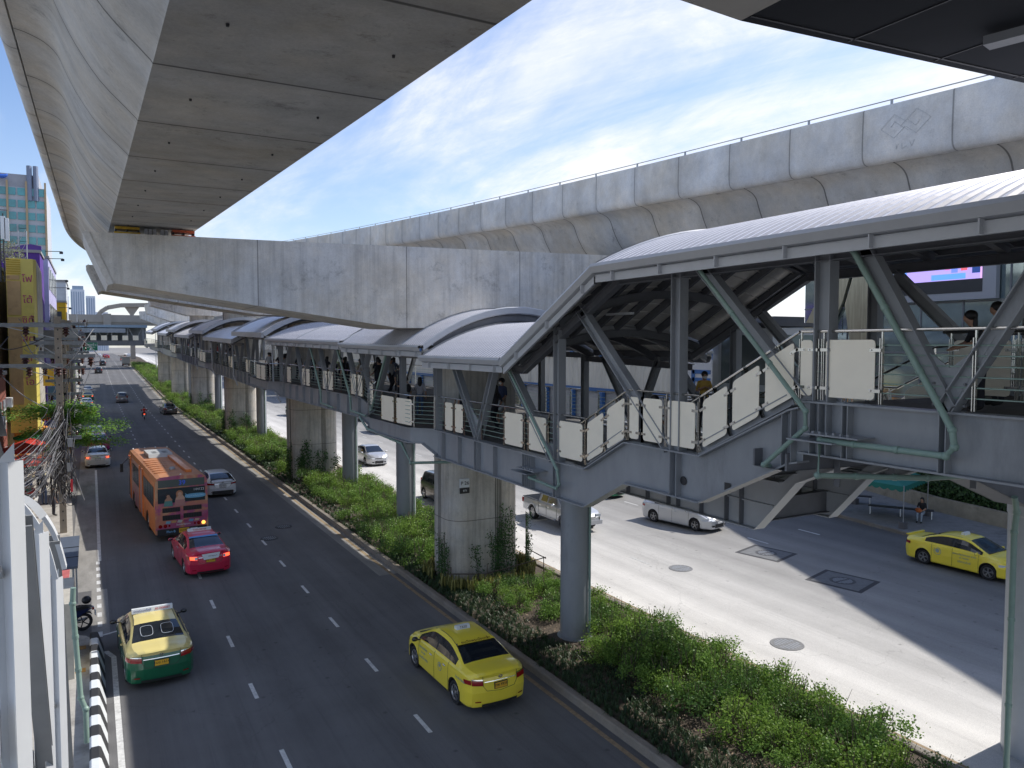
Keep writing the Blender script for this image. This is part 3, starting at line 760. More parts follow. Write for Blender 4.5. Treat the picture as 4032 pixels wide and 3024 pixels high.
# --- railings: inox posts, handrail, green bars, cream panels between bracket posts
def rail(parent, pts, panels, spacing=1.25, h=1.12, side=-1, bars=True, skip=(), name='railing', pbox=.045, hs=True):
    """pts: floor polyline [(x,y,z)]; panels: list of (s0,s1) along it"""
    P = [Vector(p) for p in pts]; cum = [0]
    for a, b in zip(P, P[1:]): cum.append(cum[-1]+(b-a).length)
    def at(s):
        s = max(0,min(s,cum[-1]-1e-5))
        for i in range(len(P)-1):
            if cum[i] <= s <= cum[i+1]+1e-6:
                return P[i].lerp(P[i+1], (s-cum[i])/(cum[i+1]-cum[i])), (P[i+1]-P[i]).normalized()
        return P[-1], (P[-1]-P[-2]).normalized()
    mb = MB(); mb.tube([tuple(p+Vector((0,0,h))) for p in P], .026, 8); mb.build('handrail', M['inox'], parent, smooth=True)
    ss = []
    for a, b in panels: ss += [a-.05, b+.05]
    s = 0
    while s <= cum[-1]:
        if not any(abs(s-q) < spacing*.55 for q in ss) and not any(a < s < b for a, b in panels): ss.append(s)
        s += spacing
    mb = MB()
    for s in ss:
        mb.mark(); p, d = at(s); up = Vector((0,0,1))
        if abs(d.z) > .1: up = (Vector((0,0,1)) - d*d.z).normalized()
        n_ = d.cross(Vector((0,0,1))).normalized()*side
        mb.bar(p+n_*.02+d*.015, p+up*(h-.12)+n_*.02+d*.015, .012, .05, n_); mb.bar(p+n_*.02-d*.022, p+up*(h-.12)+n_*.02-d*.022, .012, .05, n_)
        mb.bar(p+up*(h-.12), p+Vector((0,0,h)), .02, .03, n_)
    mb.split('railing_post', M['inox'], parent, cap=24 if parent is nearB else 14)
    if bars:
        mb = MB()
        for k in range(6):
            z = .17+k*.145
            for i in range(len(P)-1):
                mb.tube([tuple(P[i]+Vector((0,0,z))), tuple(P[i+1]+Vector((0,0,z)))], .011, 5, caps=False)
        mb.build('railing_bar', M['gpipe'], parent)
    for a, b in panels:
        pa, d = at(a+.03); pb, _ = at(b-.03); n_ = d.cross(Vector((0,0,1))).normalized()*side*.05
        z0, z1 = (.06,.98) if hs else (.10,.95)
        poly = [pa+Vector((0,0,z0)), pb+Vector((0,0,z0)), pb+Vector((0,0,z1)), pa+Vector((0,0,z1))]
        # rounded corners
        out = []
        for i in range(4):
            c = poly[i]; pr = (poly[i-1]-c); nx_ = (poly[(i+1)%4]-c); r = .06
            e1 = c+pr.normalized()*r; e2 = c+nx_.normalized()*r; mid = c+(pr.normalized()+nx_.normalized())*r*.30
            out += [e1, mid, e2]
        mb = MB(); f = [p+n_*1.0 for p in out]; g = [p+n_*1.25 for p in out]
        mb.q(f); mb.q(g[::-1])
        for i in range(len(f)): mb.q([f[i], f[(i+1)%len(f)], g[(i+1)%len(f)], g[i]])
        o = mb.build('infill_panel', M['panel'], parent)
        mb = MB()
        for s, sg in ((a,1),(b,-1)):
            for zz in (.2,.82):
                mb.mark(); p, d2 = at(s); q = p+Vector((0,0,zz)); mb.bar(q-d2*sg*.07+n_*1.3, q+d2*sg*.12+n_*1.3, .05, .012, n_)
                mb.tube([tuple(q+d2*sg*.09+n_*1.25), tuple(q+d2*sg*.09+n_*1.7)], .013, 6)
        mb.split('clamp', M['inox'], o)
RX = XL-.02
zf1, zf2, zf3 = 8.6, 7.38, 6.6
# near upper deck: measured back from the camera side
rail(nearB, [(RX,-3,zf1),(RX,9.0,zf1)], [(10.55,11.5),(11.7,12.)], 1.3)
pu = 12.
rail(nearB, [(RX,9.05,zf1-.0),(RX,11.4,zf2)], [(.04,.80),(.90,1.68),(1.78,2.56)], 1.3, bars=False)
rail(nearB, [(RX,11.45,zf2),(RX,13.7,zf2)], [(.04,.92),(1.04,1.72),(1.82,2.2)], 1.3, bars=False)
rail(nearB, [(RX,13.75,zf2),(RX,15.35,zf3)], [(.04,.82),(.94,1.72)], 1.3, bars=False)
rail(nearB, [(RX,15.4,zf3),(RX,24.4,zf3)], [(.05,1.15),(1.75,2.7),(3.0,4.1),(6.9,7.55),(7.7,8.35)], 1.4)
# right-hand rails
rail(nearB, [(XR-.1,-3,zf1),(XR-.1,9.0,zf1)], [(k*1.5+.1,k*1.5+1.3) for k in range(2,8)], 1.5, side=1)
rail(nearB, [(XR-.1,9.05,zf1),(XR-.1,11.4,zf2),(XR-.1,13.6,zf2),(XR-.1,15.3,zf3)], [(.1,1.2),(1.4,2.5),(2.9,3.9),(5.2,6.2)], 1.4, side=1, bars=False)
rail(nearB, [(XR-.1,15.4,zf3),(XR+.5,17.2,zf3),(XR+.9,19.,zf3),(XR+.9,22.,zf3),(XR+.5,24.4,zf3)], [(.2,1.2),(4.2,5.6)], 1.3, side=1)
mb = MB(); mb.prism([(XR-.05,15.3),(XR+.6,17.1),(XR+1.0,19.),(XR+1.0,22.),(XR+.6,24.5),(XR-.05,24.5)],'z',6.42,6.52); mb.build('landing', M['deck'], nearB)
mb = MB(); P_ = [(XR+.6,17.1),(XR+1.0,19.),(XR+1.0,22.),(XR+.6,24.5)]
for a, b in zip(P_, P_[1:]): mb.bar((a[0],a[1],6.5),(b[0],b[1],6.5),.14,.26)
mb.build('landing_kerb', M['steelL'], nearB)
# middle handrails on the stairs and inner screens
mb = MB()
for x in (12.6,14.6):
    mb.tube([(x,8.9,9.5),(x,9.3,9.45),(x,11.4,8.4),(x,13.6,8.35),(x,15.5,7.55)], .024, 8)
    for t, z in ((9.3,9.45),(11.4,8.4),(13.6,8.35),(15.5,7.55)): mb.tube([(x,t,z),(x,t,z-1.05)], .02, 6)
mb.build('stair_handrail', M['inox'], nearB, smooth=True)
rail(nearB, [(13.1,2.,zf1),(13.1,8.2,zf1)], [(.2,1.2),(1.4,2.4),(2.6,3.6),(3.8,4.8),(5.0,6.0)], 1.2, bars=False)

# --- drain pipes on the near flight
def pipe(parent, pts, r=.048, m='gpipe', name='drain_pipe', clamps=()):
    mb = MB(); P = [Vector(p) for p in pts]; mb.tube(pts, r, 10)
    for p in P[1:-1]: mb.ell(tuple(p), (r*1.3,)*3, 10)
    for a, b in zip(P, P[1:]):
        L = (b-a).length
        if L > 1.2:
            for f in (.35,.7):
                c = a.lerp(b, f); d = (b-a).normalized(); mb.tube([tuple(c-d*.03), tuple(c+d*.03)], r*1.22, 10)
    return mb.build(name, M[m], parent, smooth=True)
X0 = XL-.28
pipe(nearB, [(XL-.4,7.95,11.15),(X0,7.86,10.95),(X0,6.24,8.35),(X0,6.2,8.12),(X0,6.32,7.98),(X0,8.38,7.98),(X0,8.42,7.40),(X0+1.6,7.6,7.35),(X0+3.,6.8,7.45)])
pipe(nearB, [(XL-.4,11.4,11.15),(X0,11.28,10.98),(X0,8.68,8.42),(X0,8.68,8.14),(X0,9.55,7.42),(X0+.2,9.6,7.38)], .042)
pipe(nearB, [(XL-.4,20.4,8.86),(XL-.4,19.0,8.82),(X0,18.8,8.75),(X0,16.3,6.35),(X0,16.22,6.0),(X0,16.35,5.88),(X0,17.7,5.95),(X0+.2,17.7,5.97)], .038)

# --- elevator / escalator pair of deep plate girders under the landing (knee at t 13)
esc = thing('escalator_truss','dark boxed girders of an escalator hanging below the near footbridge stairs','escalator',(15,14,5))
for x in (13.9, 16.5):
    pr = [(20.5,6.3,5.1),(13.1,6.3,5.1)]
    mb = MB()
    mb.prism([(21.,6.35),(21.,5.12),(13.1,5.12),(11.9,6.42),(9.6,7.45),(9.6,7.75),(11.2,7.3),(12.4,6.35)],'x',x-.008,x+.008)
    for a, b in (((21.,5.12),(13.1,5.12)),((13.1,5.12),(11.9,6.42)),((11.9,6.42),(9.6,7.45)),((21,6.35),(12.4,6.35)),((21.,5.75),(12.6,5.75))):
        mb.bar((x,a[0],a[1]),(x,b[0],b[1]),.34 if a[1] != 5.75 else .16,.025,(0,0,1) if abs(a[0]-b[0]) > 2 else (0,1,0))
    mb.build('plate_girder', M['steelL'], esc)
    mb = MB()
    for t in (13.6,14.1,15.0,15.9,16.3,17.2,18.1,19.,20.):
        mb.mark(); mb.box(x-.15,x-.01,t-.012,t+.012,5.14,6.33)
    mb.split('stiffener', M['steelD'], esc)
mb = MB()
for t in (13.3,16.2,19.): mb.mark(); mb.ibeam((13.9,t,5.5),(16.5,t,5.5),.2,.55)
mb.split('cross_beam', M['steelD'], esc)
# elevator cabin of glass
el = thing('glass_elevator_box','grey framed glass lift box standing beside the footbridge landing','lift',(18.6,17.3,6.5))
mb = MB()
for x in (17.6,19.6):
    for t in (16.2,18.4): mb.box(x-.13,x+.13,t-.13,t+.13,6.0,10.05)
for z in (8.2,9.9,6.2):
    for x in (17.6,19.6): mb.box(x-.08,x+.08,16.29,18.31,z-.1,z+.1)
    for t in (16.2,18.4): mb.box(17.69,19.51,t-.08,t+.08,z-.1,z+.1)
mb.build('frame', mat('lift_frame',(.72,.75,.78),.4), el)
MB().box(17.45,19.75,16.05,18.55,10.05,10.16).build('roof', M['steelD'], el)
MB().box(18.0,19.3,16.5,18.0,10.16,10.36).build('roof_unit', M['steelD'], el)
mb = MB()
for x in (17.6,19.6): mb.box(x-.01,x+.01,16.3,18.3,6.3,9.8)
for t in (16.2,18.4): mb.box(17.7,19.5,t-.01,t+.01,6.3,9.8)
mb.build('pane', mat('lift_glass',(.24,.29,.30),.12,spec=1.,metal=.3), el)
MB().box(17.95,19.3,16.7,18.,5.2,6.0).build('pit', M['steelD'], el)

# ------------------------------------------------------------------ long part
def xl(t):   # left edge with a bulge at each pier
    b = 0
    for p in PT:
        a, c = (p-4.4, p+2.2) if p > 40 else (25.4, 30.2)
        if a-.9 < t < c+.9: b = max(b, min(1, (t-(a-.9))/.9, ((c+.9)-t)/.9))
    return XL-.68*b
XF = 16.7
def xr(t): return XF+ (XL-xl(t))*.8
T1 = 184
ts = [24.5]
while ts[-1] < T1: ts.append(ts[-1]+ (.45 if ts[-1] < 60 else .9))
mb = MB(); mb.grid([[(xl(t)+.02,t,zmain(t)-.10),(12.0,t,zmain(t)-.08),(15.4,t,zmain(t)-.08),(xr(t)-.02,t,zmain(t)-.10)] for t in ts]); mb.grid([[(xl(t)+.02,t,zmain(t)-.22),(xr(t)-.02,t,zmain(t)-.22)][::-1] for t in ts]); mb.build('deck', M['deck'], farB)
for fx, nm in ((xl,'edge_girder'),(xr,'edge_girder')):
    s = -1 if fx is xl else 1
    mb = MB(); dp = lambda t: (.55 if fx(t)*s > (XL-.05)*s+.2*(s>0)*0 and abs(fx(t)-(XL if s<0 else XF)) > .05 else .92)
    mb.grid([[(fx(t)+s*.12,t,zmain(t)),(fx(t)+s*.12,t,zmain(t)-.03),(fx(t),t,zmain(t)-.03),(fx(t),t,zmain(t)-dp(t)+.03),(fx(t)+s*.12,t,zmain(t)-dp(t)+.03),(fx(t)+s*.12,t,zmain(t)-dp(t)),(fx(t)-s*.12,t,zmain(t)-dp(t))] for t in ts])
    mb.build(nm, M['steel'], farB)
mb = MB(); t = 24.7
while t < 120:
    if abs(xl(t)-XL) < .01:
        for d in ((0,.12,.24,.36) if int(t*2)%7 == 0 else (0,)): mb.mark(); mb.box(XL-.14,XL-.005,t+d-.008,t+d+.008,zmain(t)-.88,zmain(t)-.035)
    t += 1.7
mb.split('stiffener', M['steel'], farB)
mb = MB(); t = 26
while t < 150: mb.mark(); mb.ibeam((xl(t)+.05,t,zmain(t)-.45),(xr(t)-.05,t,zmain(t)-.45),.2,.42); t += 2.6
mb.split('cross_beam', M['steelD'], farB)
# roofs
segs = [(24.4,26.35,9.42,1.33),(26.4,34.,9.42,1.33),(34.05,43,9.62,1.05),(43.05,51.,9.75,1.05)]
t = 51.05; k = 0
while t < 170:
    segs.append((t, t+12, 10.2+.0205*(t-52), 1.35)); segs.append((t+12.05, t+29.5, 9.85+.0205*(t-52), 1.1)); t += 29.6 if t < 100 else 30.4
for i, (a, b, ze, ri) in enumerate(segs):
    near = a < 50
    def zfun(t, ze=ze, a=a): return ze + (.0205*(t-a) if a > 50 else (.015*(t-a)))
    if near: roof(farB, a, b, ze, ri, x0=9.9 if ri > 1.3 else 9.98, x1=17.4, pitch=.2, zfun=zfun, ribs=2.5, nx=16)
    else:
        # far bays share the same build with coarser sheet
        mb = MB(); x0, x1 = 9.75, 17.4; nx = 12; rows = []; tt = a
        while tt <= b+.01:
            for q in (0,1): rows.append([(x0+(x1-x0)*kk/nx, tt+q*.2, arch(x0+(x1-x0)*kk/nx, zfun(tt), ri, x0, x1)+.04*q) for kk in range(nx+1)])
            tt += .4
        mb.grid(rows)
        for q in range(len(rows)-1):
            if q%2:
                for kk in range(nx): mb.m[q*nx+kk] = 1
        mb.build('roof_sheet', [M['roof'], M['roofShade']], farB)
        mb = MB()
        for x, s in ((x0,-1),(x1,1)): mb.mark(); mb.bar((x+s*.05,a,zfun(a)-.05),(x+s*.05,b,zfun(b)-.05),.16,.34)
        mb.split('gutter', M['steelL'], farB)
        mb = MB()
        for tq in (a, b):
            pts = [(x0+(x1-x0)*q/nx, tq, arch(x0+(x1-x0)*q/nx, zfun(tq), ri, x0, x1)) for q in range(nx+1)]
            for p, q in zip(pts, pts[1:]): mb.bar(p, q, .14, .3)
        mb.build('end_fascia', M['steelL'], farB)
        mb = MB(); tt = a+1
        while tt < b:
            pts = [(x0+(x1-x0)*q/nx, tt, arch(x0+(x1-x0)*q/nx, zfun(tt), ri, x0, x1)-.25) for q in range(nx+1)]
            for p, q in zip(pts, pts[1:]): mb.bar(p, q, .1, .22)
            tt += 3
        for f in (.1,.3,.5,.7,.9):
            x = x0+(x1-x0)*f; mb.bar((x,a,arch(x,zfun(a),ri,x0,x1)-.12),(x,b,arch(x,zfun(b),ri,x0,x1)-.12),.1,.16)
        mb.build('roof_rib', M['steelD'], farB)
def ze_at(t):
    for a, b, ze, ri in segs:
        if a <= t <= b: return ze+(.0205*(t-a) if a > 50 else .015*(t-a))
    return 9.6+.02*(t-26)
# truss V's
feet = [(29.4,31.3,33.1),(31.9,33.6,35.),(36.8,38.5,40.1),(41.9,43.7,45.3),(46.8,48.6,50.2)]
t = 55.; 
while t < 175:
    if not any(p-4.5 < t < p+2.4 for p in PT): feet.append((t-1.7,t,t+1.7))
    t += 4.9
nd = 0
for a, f, b in feet:
    if f > 125: continue
    for x in (XL, XF):
        for q in (a, b):
            z = zmain(f)-.02
            if f < 80: MB().ibeam((x,f,z),(x,q,ze_at(q)-.25),.18,.22,.02,.014,(0,1,0)).build('truss_diagonal', M['steel'], farB)
            else: MB().bar((x,f,z),(x,q,ze_at(q)-.25),.16,.2,(0,1,0)).build('truss_diagonal', M['steel'], farB)
            nd += 1
for f in (27.9,):
    for x in (XL,XF): MB().ibeam((x,f,zmain(f)),(x,f,ze_at(f)-.2),.2,.24,.02,.014,(0,1,0)).build('truss_post', M['steel'], farB)
for p in PT[1:5]:
    for q in (p-5.1, p+2.9):
        for x in (XL,XF): MB().ibeam((x,q,zmain(q)),(x,q,ze_at(q)-.2),.2,.24,.02,.014,(0,1,0)).build('truss_post', M['steel'], farB)
for x in (XL, XF):
    mb = MB()
    for a, b, ze, ri in segs:
        if a > 125: continue
        mb.bar((x,a,ze_at(a+.01)-.32),(x,b,ze_at(b-.01)-.32),.16,.2)
    mb.build('eave_beam', M['steelD'], farB)
# rails
def railseg(t0, t1, panels, fx=xl, side=-1, sp=1.4, bars=True):
    pts = []; t = t0
    while t < t1: pts.append((fx(t), t, zmain(t))); t += .45 if t1 < 60 else 1.
    pts.append((fx(t1),t1,zmain(t1)))
    rail(farB, pts, panels, sp, side=side, bars=bars)
railseg(24.6, 30.6, [(.9,2.3),(2.5,3.9)])
railseg(30.7, 50, [(.3,1.2),(2.2,2.9),(3.1,3.9),(6.9,7.8),(8.0,8.8),(11.5,12.3),(12.5,13.2),(16,17.)])
railseg(50.1, 76, [(.6,2.0),(2.2,3.6),(9.5,10.5),(10.7,11.7),(18,19),(19.2,20.2)], sp=2)
railseg(76, 106, [(4.6,6.4),(6.7,8.5),(15,16.2),(22,23.2)], sp=3)
railseg(106, 140, [(5,7),(7.4,9.4),(18,20)], sp=4)
railseg(140, 180, [(2,4),(4.4,6.4),(32,34),(34.4,36.4)], sp=5)
railseg(24.6, 76, [(6.,7.2),(7.4,8.6),(14,15.2),(21,22),(27,28)], fx=xr, side=1, sp=2)
railseg(76, 140, [(12,13),(24,25)], fx=xr, side=1, sp=5)
# pipes on the long part
for f, tp in ((30.9,28.9),(33.8,35.9),(38.9,41.)):
    z = ze_at(tp); zb = zmain(f)
    pipe(farB, [(XL-.35,tp+.6,z-.1),(XL-.3,tp,z-.25),(XL-.3,f,zb-.05),(XL-.3,f-.1,zb-.65),(XL-.3,f-2.2,zb-.72)], .05)
pipe(farB, [(XL-.75,31.0,zmain(31)-.3),(XL-.75,30.,6.1),(XL-.6,26.5,5.9),(XL-.6,25.6,5.3),(13.6,25.,5.2)], .05)
for tq in (51.2,66.8,79.2,92.5):
    z = ze_at(tq); pipe(farB, [(XL-.5,tq,z-.2),(XL-.35,tq-.8,z-.5),(XL-.35,tq-1.1,zmain(tq)-.5),(XL-.35,tq-3.,zmain(tq)-1.2)], .05, 'steelL')

# ------------------------------------------------------------------ steel columns
def column(x, t, top, r, lab, px=.30, arms=True, xa=11.0, xb=16.6):
    g = gz(t); o = thing('steel_column', lab, 'column', (x,t,g), group='round grey steel columns under the footbridge')
    mb = MB().lathe([(r+.1,.1),(r+.1,.22),(r,.24),(r,top-g-.02),(r-.01,top-g)], (x,t,g), n=32); mb.lathe([(r+.004,2.75),(r+.004,2.79)],(x,t,g),n=32)
    mb.build('shaft', M['steel'], o, smooth=True)
    if arms:
        mb = MB(); mb.prism([(xa,top+.55),(xa,top+.32),(x-r,top-.0),(x+r,top-.0),(xb,top+.32),(xb,top+.55)],'y',t-.18,t-.16); mb.prism([(xa,top+.55),(xa,top+.32),(x-r,top-.0),(x+r,top-.0),(xb,top+.32),(xb,top+.55)],'y',t+.16,t+.18)
        mb.box(xa,xb,t-.24,t+.24,top+.55,top+.57)
        mb.q([(xa,t-.24,top+.32),(x-r,t-.24,top),(x-r,t+.24,top),(xa,t+.24,top+.32)]); mb.q([(x+r,t-.24,top),(xb,t-.24,top+.32),(xb,t+.24,top+.32),(x+r,t+.24,top)])
        mb.box(xa-.02,xa,t-.24,t+.24,top+.1,top+.57); mb.build('crosshead', M['steel'], o)
    a = radians(-62); pxx, pyy = x+(r+.05)*cos(a), t+(r+.05)*sin(a)
    pipe(o, [(pxx,pyy,top-.1),(pxx,pyy,g+.15)], .04)
    return o
column(13.41,20.29,5.6,.47,'round grey steel column with green drain pipe, nearest in the median',arms=True)
column(14.2,37.4,6.05,.50,'round grey steel column just beyond the nearest concrete pier',xa=10.9,xb=16.3)
column(14.5,48.2,6.1,.50,'round grey steel column with drain pipe, left of the second one from the camera',xa=10.9,xb=16.3)
column(14.0,62.,6.3,.48,'round grey steel column behind the second concrete pier',xa=10.9,xb=16.3)
column(14.6,78.,6.6,.48,'round grey steel column before the third concrete pier',xa=10.9,xb=16.3)
column(14.4,92.,6.9,.48,'round grey steel column beyond the third concrete pier',xa=10.9,xb=16.3)
column(14.6,107.,7.2,.48,'round grey steel column before the fourth concrete pier',xa=10.9,xb=16.3)
column(14.4,136.,7.8,.48,'farthest round grey steel column down the median',xa=10.9,xb=16.3)
# right-hand portal column near the camera
oc = thing('portal_column','stout pale grey column with a green pipe at the right edge of the photo','column',(19.05,9.5,0))
MB().lathe([(.64,0),(.64,5.6),(.66,5.62),(.66,5.95)],(19.05,9.5,0),n=36).build('shaft', M['steelL'], oc, smooth=True)
mb = MB(); mb.prism([(10.3,7.66),(18.3,7.66),(19.6,7.66),(19.6,5.95),(17.9,5.95),(14.4,7.25),(10.3,7.36)],'y',9.12,9.16); mb.prism([(10.3,7.66),(19.6,7.66),(19.6,5.95),(17.9,5.95),(14.4,7.25),(10.3,7.36)],'y',9.84,9.88)
mb.q([(10.3,9.1,7.36),(14.4,9.1,7.25),(14.4,9.9,7.25),(10.3,9.9,7.36)]); mb.q([(14.4,9.1,7.25),(17.9,9.1,5.95),(17.9,9.9,5.95),(14.4,9.9,7.25)]); mb.q([(17.9,9.1,5.95),(19.6,9.1,5.95),(19.6,9.9,5.95),(17.9,9.9,5.95)])
for x in (11.5,13.,14.4,15.6,16.8,17.9): mb.box(x-.01,x+.01,9.0,9.12,7.0 if x < 15 else 6.6,7.66)
mb.build('portal_beam', M['steelD'], oc)
pipe(oc, [(17.0,9.0,6.3),(17.2,9.05,5.95),(17.22,9.1,5.5),(17.22,9.1,.1)], .062)
# ------------------------------------------------------------------ cars: lofted bodies
def interp(tab, x):
    if x <= tab[0][0]: return tab[0][1]
    for (a, b), (c, d) in zip(tab, tab[1:]):
        if x <= c:
            f = (x-a)/(c-a); return b+(d-b)*f
    return tab[-1][1]
def soften(tab, n=3):
    """catmull-rom resample of a profile table"""
    out = []
    for i in range(len(tab)-1):
        p0 = tab[max(i-1,0)]; p1 = tab[i]; p2 = tab[i+1]; p3 = tab[min(i+2,len(tab)-1)]
        for j in range(n):
            t = j/n; f = lambda k: .5*((2*p1[k])+(-p0[k]+p2[k])*t*.7+(2*p0[k]-5*p1[k]+4*p2[k]-p3[k])*t*t*.7+(-p0[k]+3*p1[k]-3*p2[k]+p3[k])*t**3*.7) if 0 else None
            m1 = (p2[1]-p0[1])/max(1e-6,(p2[0]-p0[0])); m2 = (p3[1]-p1[1])/max(1e-6,(p3[0]-p1[0])); h = p2[0]-p1[0]
            y = (2*t**3-3*t*t+1)*p1[1]+(t**3-2*t*t+t)*h*m1+(-2*t**3+3*t*t)*p2[1]+(t**3-t*t)*h*m2
            out.append((p1[0]+h*t, y))
    return out+[tab[-1]]
STY = {
 'sedan': dict(L=4.6, W=[(0,.77),(.2,.86),(.7,.885),(3.6,.885),(4.15,.86),(4.42,.76),(4.6,.60)],
    T=[(0,1.02),(.06,1.07),(.35,1.10),(.72,1.12),(1.1,1.27),(1.5,1.40),(1.8,1.455),(2.3,1.475),(2.75,1.44),(3.2,1.24),(3.66,1.03),(4.1,.93),(4.4,.80),(4.6,.66)],
    B=[(0,.93),(.5,.97),(1.5,.96),(3.6,.90),(4.2,.78),(4.6,.60)], rg=(.76,1.5), ws=(2.82,3.62), sw=(1.02,3.42), ax=(.98,3.68), rr=.60, bp=2.24, lip=.04),
 'hatch': dict(L=4.4, W=[(0,.76),(.2,.86),(.7,.90),(3.4,.90),(4.0,.86),(4.25,.76),(4.4,.60)],
    T=[(0,.98),(.06,1.04),(.25,1.10),(.7,1.28),(1.1,1.40),(1.6,1.44),(2.3,1.44),(2.7,1.39),(3.2,1.17),(3.5,1.02),(4.0,.92),(4.25,.80),(4.4,.66)],
    B=[(0,.90),(.5,.95),(1.5,.94),(3.4,.90),(4.0,.78),(4.4,.60)], rg=(.28,1.0), ws=(2.72,3.48), sw=(.75,3.3), ax=(.85,3.55), rr=.60, bp=2.1, lip=.03),
 'suv': dict(L=4.5, W=[(0,.80),(.15,.87),(.6,.90),(3.6,.90),(4.1,.87),(4.35,.78),(4.5,.62)],
    T=[(0,1.12),(.05,1.2),(.18,1.45),(.35,1.64),(.8,1.68),(1.8,1.70),(2.6,1.66),(3.0,1.48),(3.45,1.15),(4.0,1.05),(4.3,.90),(4.5,.72)],
    B=[(0,1.05),(1.5,1.04),(3.4,1.0),(4.1,.85),(4.5,.66)], rg=(.05,.30), ws=(2.72,3.42), sw=(.45,3.3), ax=(.85,3.6), rr=.64, bp=2.1, lip=.0),
}
def car(name, lab, cat, x, y, rz, c1, c2=None, style='sedan', group=None, lit=False, plate=None, pcol='Y', detail=2, roofsign=None, band=None, z=0., flip=False, wheel5=False, opts=()):
    S = STY[style]; Lc = S['L']; W_ = soften(S['W']); T_ = soften(S['T']); B_ = soften(S['B'])
    # flip: y is still the rear of the car in its own frame; rz turns it round
    o = local_thing(name, lab, cat, (x,y,z), rz, group)
    g = group; ax = S['ax']; AR = .355 if style != 'suv' else .38
    ys = set([0, .03,.08,.15,.25, Lc, Lc-.05, Lc-.12])
    k = 0.
    while k < Lc: ys.add(round(k,3)); k += .14
    for a in ax:
        for f in (-1,-.97,-.9,-.78,-.6,-.35,0,.35,.6,.78,.9,.97,1): ys.add(round(a+f*AR,4))
    for a, b in (S['rg'], S['ws'], S['sw']): ys.add(a); ys.add(b)
    ys.add(S['bp']-.04); ys.add(S['bp']+.04)
    dr = (ax[0]+AR+.02, S['bp'], ax[1]-AR-.02)
    for d in dr: ys.add(round(d,3))
    ys = sorted(ys)
    def sill(yy):
        zz = .19
        for a in ax:
            if abs(yy-a) < AR: zz = max(zz, .31+sqrt(max(0,AR*AR-(yy-a)**2))-.0)
        return zz
    def warp(x_, y_, z_):
        d = abs(x_)/.88
        if y_ < .55:
            lean = 0
            lean = interp([(.19,.07),(.3,.03),(.45,0.),(.6,.0),(.83,.03),(.93,.055),(1.02,.035),(1.5,.05)], z_)
            y_ = y_ + (lean + .20*d**3.2)*(1-y_/.55)
        if y_ > Lc-.6:
            lean = .10 if z_ > .62 else (.03 if z_ < .3 else 0)
            y_ = y_ - (lean + .22*d**2.6)*((y_-(Lc-.6))/.6)
        return (x_, y_, z_)
    def section(yy):
        W = interp(W_, yy); T = interp(T_, yy); B = interp(B_, yy); s = sill(yy)
        h = T-B; kk = max(0, min(1, (h-.13)/.38))
        x5 = (W-.13)*(1-kk)+S['rr']*kk; z5 = max(B+.035, T-.065)
        x4 = W-.065; z4 = B+.03
        mid = max(.56, s+.04)
        P = [(0, .19 if s < .25 else s), (W-.16, s), (W-.035, s), (W-.005 if s < .4 else W+.008, s+.05), (W, mid+.02), (W-.012, max(B-.10,mid+.05)), (W-.03, B), (x4, z4)]
        for f in (.10,.5,.90):
            bul = .02*sin(pi*f)*kk; P.append((x4+(x5-x4)*f+bul, z4+(z5-z4)*f))
        P += [(x5, z5), (x5-.06, T-.025), (x5*.62, T-.004), (0, T+.004)]
        return P
    secs = [section(y_) for y_ in ys]; N = len(secs[0])
    J_SILL, J_SH, J_G0, J_G1, J_RE = 2, 7, 8, 10, 12
    paints = [c1, c2 or c1, M['dark']]
    body = MB(); win = {}; 
    def quad(mb, i, j, sg, m=0, push=0.):
        a = [(ys[i],secs[i][j]),(ys[i+1],secs[i+1][j]),(ys[i+1],secs[i+1][j+1]),(ys[i],secs[i][j+1])]
        pts = [warp(sg*p[0], y_, p[1]) for y_, p in a]
        if sg > 0: pts = pts[::-1]
        mb.q(pts, m)
    rg, ws, sw = S['rg'], S['ws'], S['sw']; eps = 1e-4
    doors = {}
    for i in range(len(ys)-1):
        ym = (ys[i]+ys[i+1])/2
        for j in range(N-1):
            for sg in (1,-1):
                if J_G0 <= j < J_G1 and sw[0]-eps < ym < sw[1]+eps:
                    if abs(ym-S['bp']) < .04: quad(body, i, j, sg, 2)
                    else: quad(win.setdefault(('side_window', sg, ym > S['bp']), MB()), i, j, sg)
                elif j >= J_RE and rg[0]-eps < ym < rg[1]+eps: quad(win.setdefault(('rear_window',0,0), MB()), i, j, sg)
                elif j >= J_RE and ws[0]-eps < ym < ws[1]+eps: quad(win.setdefault(('windscreen',0,0), MB()), i, j, sg)
                elif 3 <= j < J_SH and dr[0] < ym < dr[2] and detail > 1:
                    quad(doors.setdefault((sg, ym > dr[1]), MB()), i, j, sg, 1 if (c2 is not None and j < 5) else 0)
                else:
                    m = 0
                    if j == 0: m = 2
                    elif j < 3 and sill(ym) > .3: m = 2
                    elif c2 is not None and j < 5: m = 1
                    quad(body, i, j, sg, m)
    # closing faces
    for idx, sg2 in ((0,1),(len(ys)-1,-1)):
        P = secs[idx]; y_ = ys[idx]; rows = []
        for j in range(1,N):
            xx, zz = P[j]; rows.append([warp(xx*f, y_, zz) for f in (-1,-.85,-.6,-.3,0,.3,.6,.85,1)])
        for a in range(len(rows)-1):
            zc = rows[a][0][2]
            for b in range(8):
                q = [rows[a][b], rows[a][b+1], rows[a+1][b+1], rows[a+1][b]]
                if sg2 < 0: q = q[::-1]
                body.q(q, 1 if (c2 is not None and zc < .86) else 0)
    bo = body.build('body', paints, o, smooth=True, angle=38)
    for (nm, sg, fr), mb in win.items(): mb.build(nm, M['glass'], o, smooth=True)
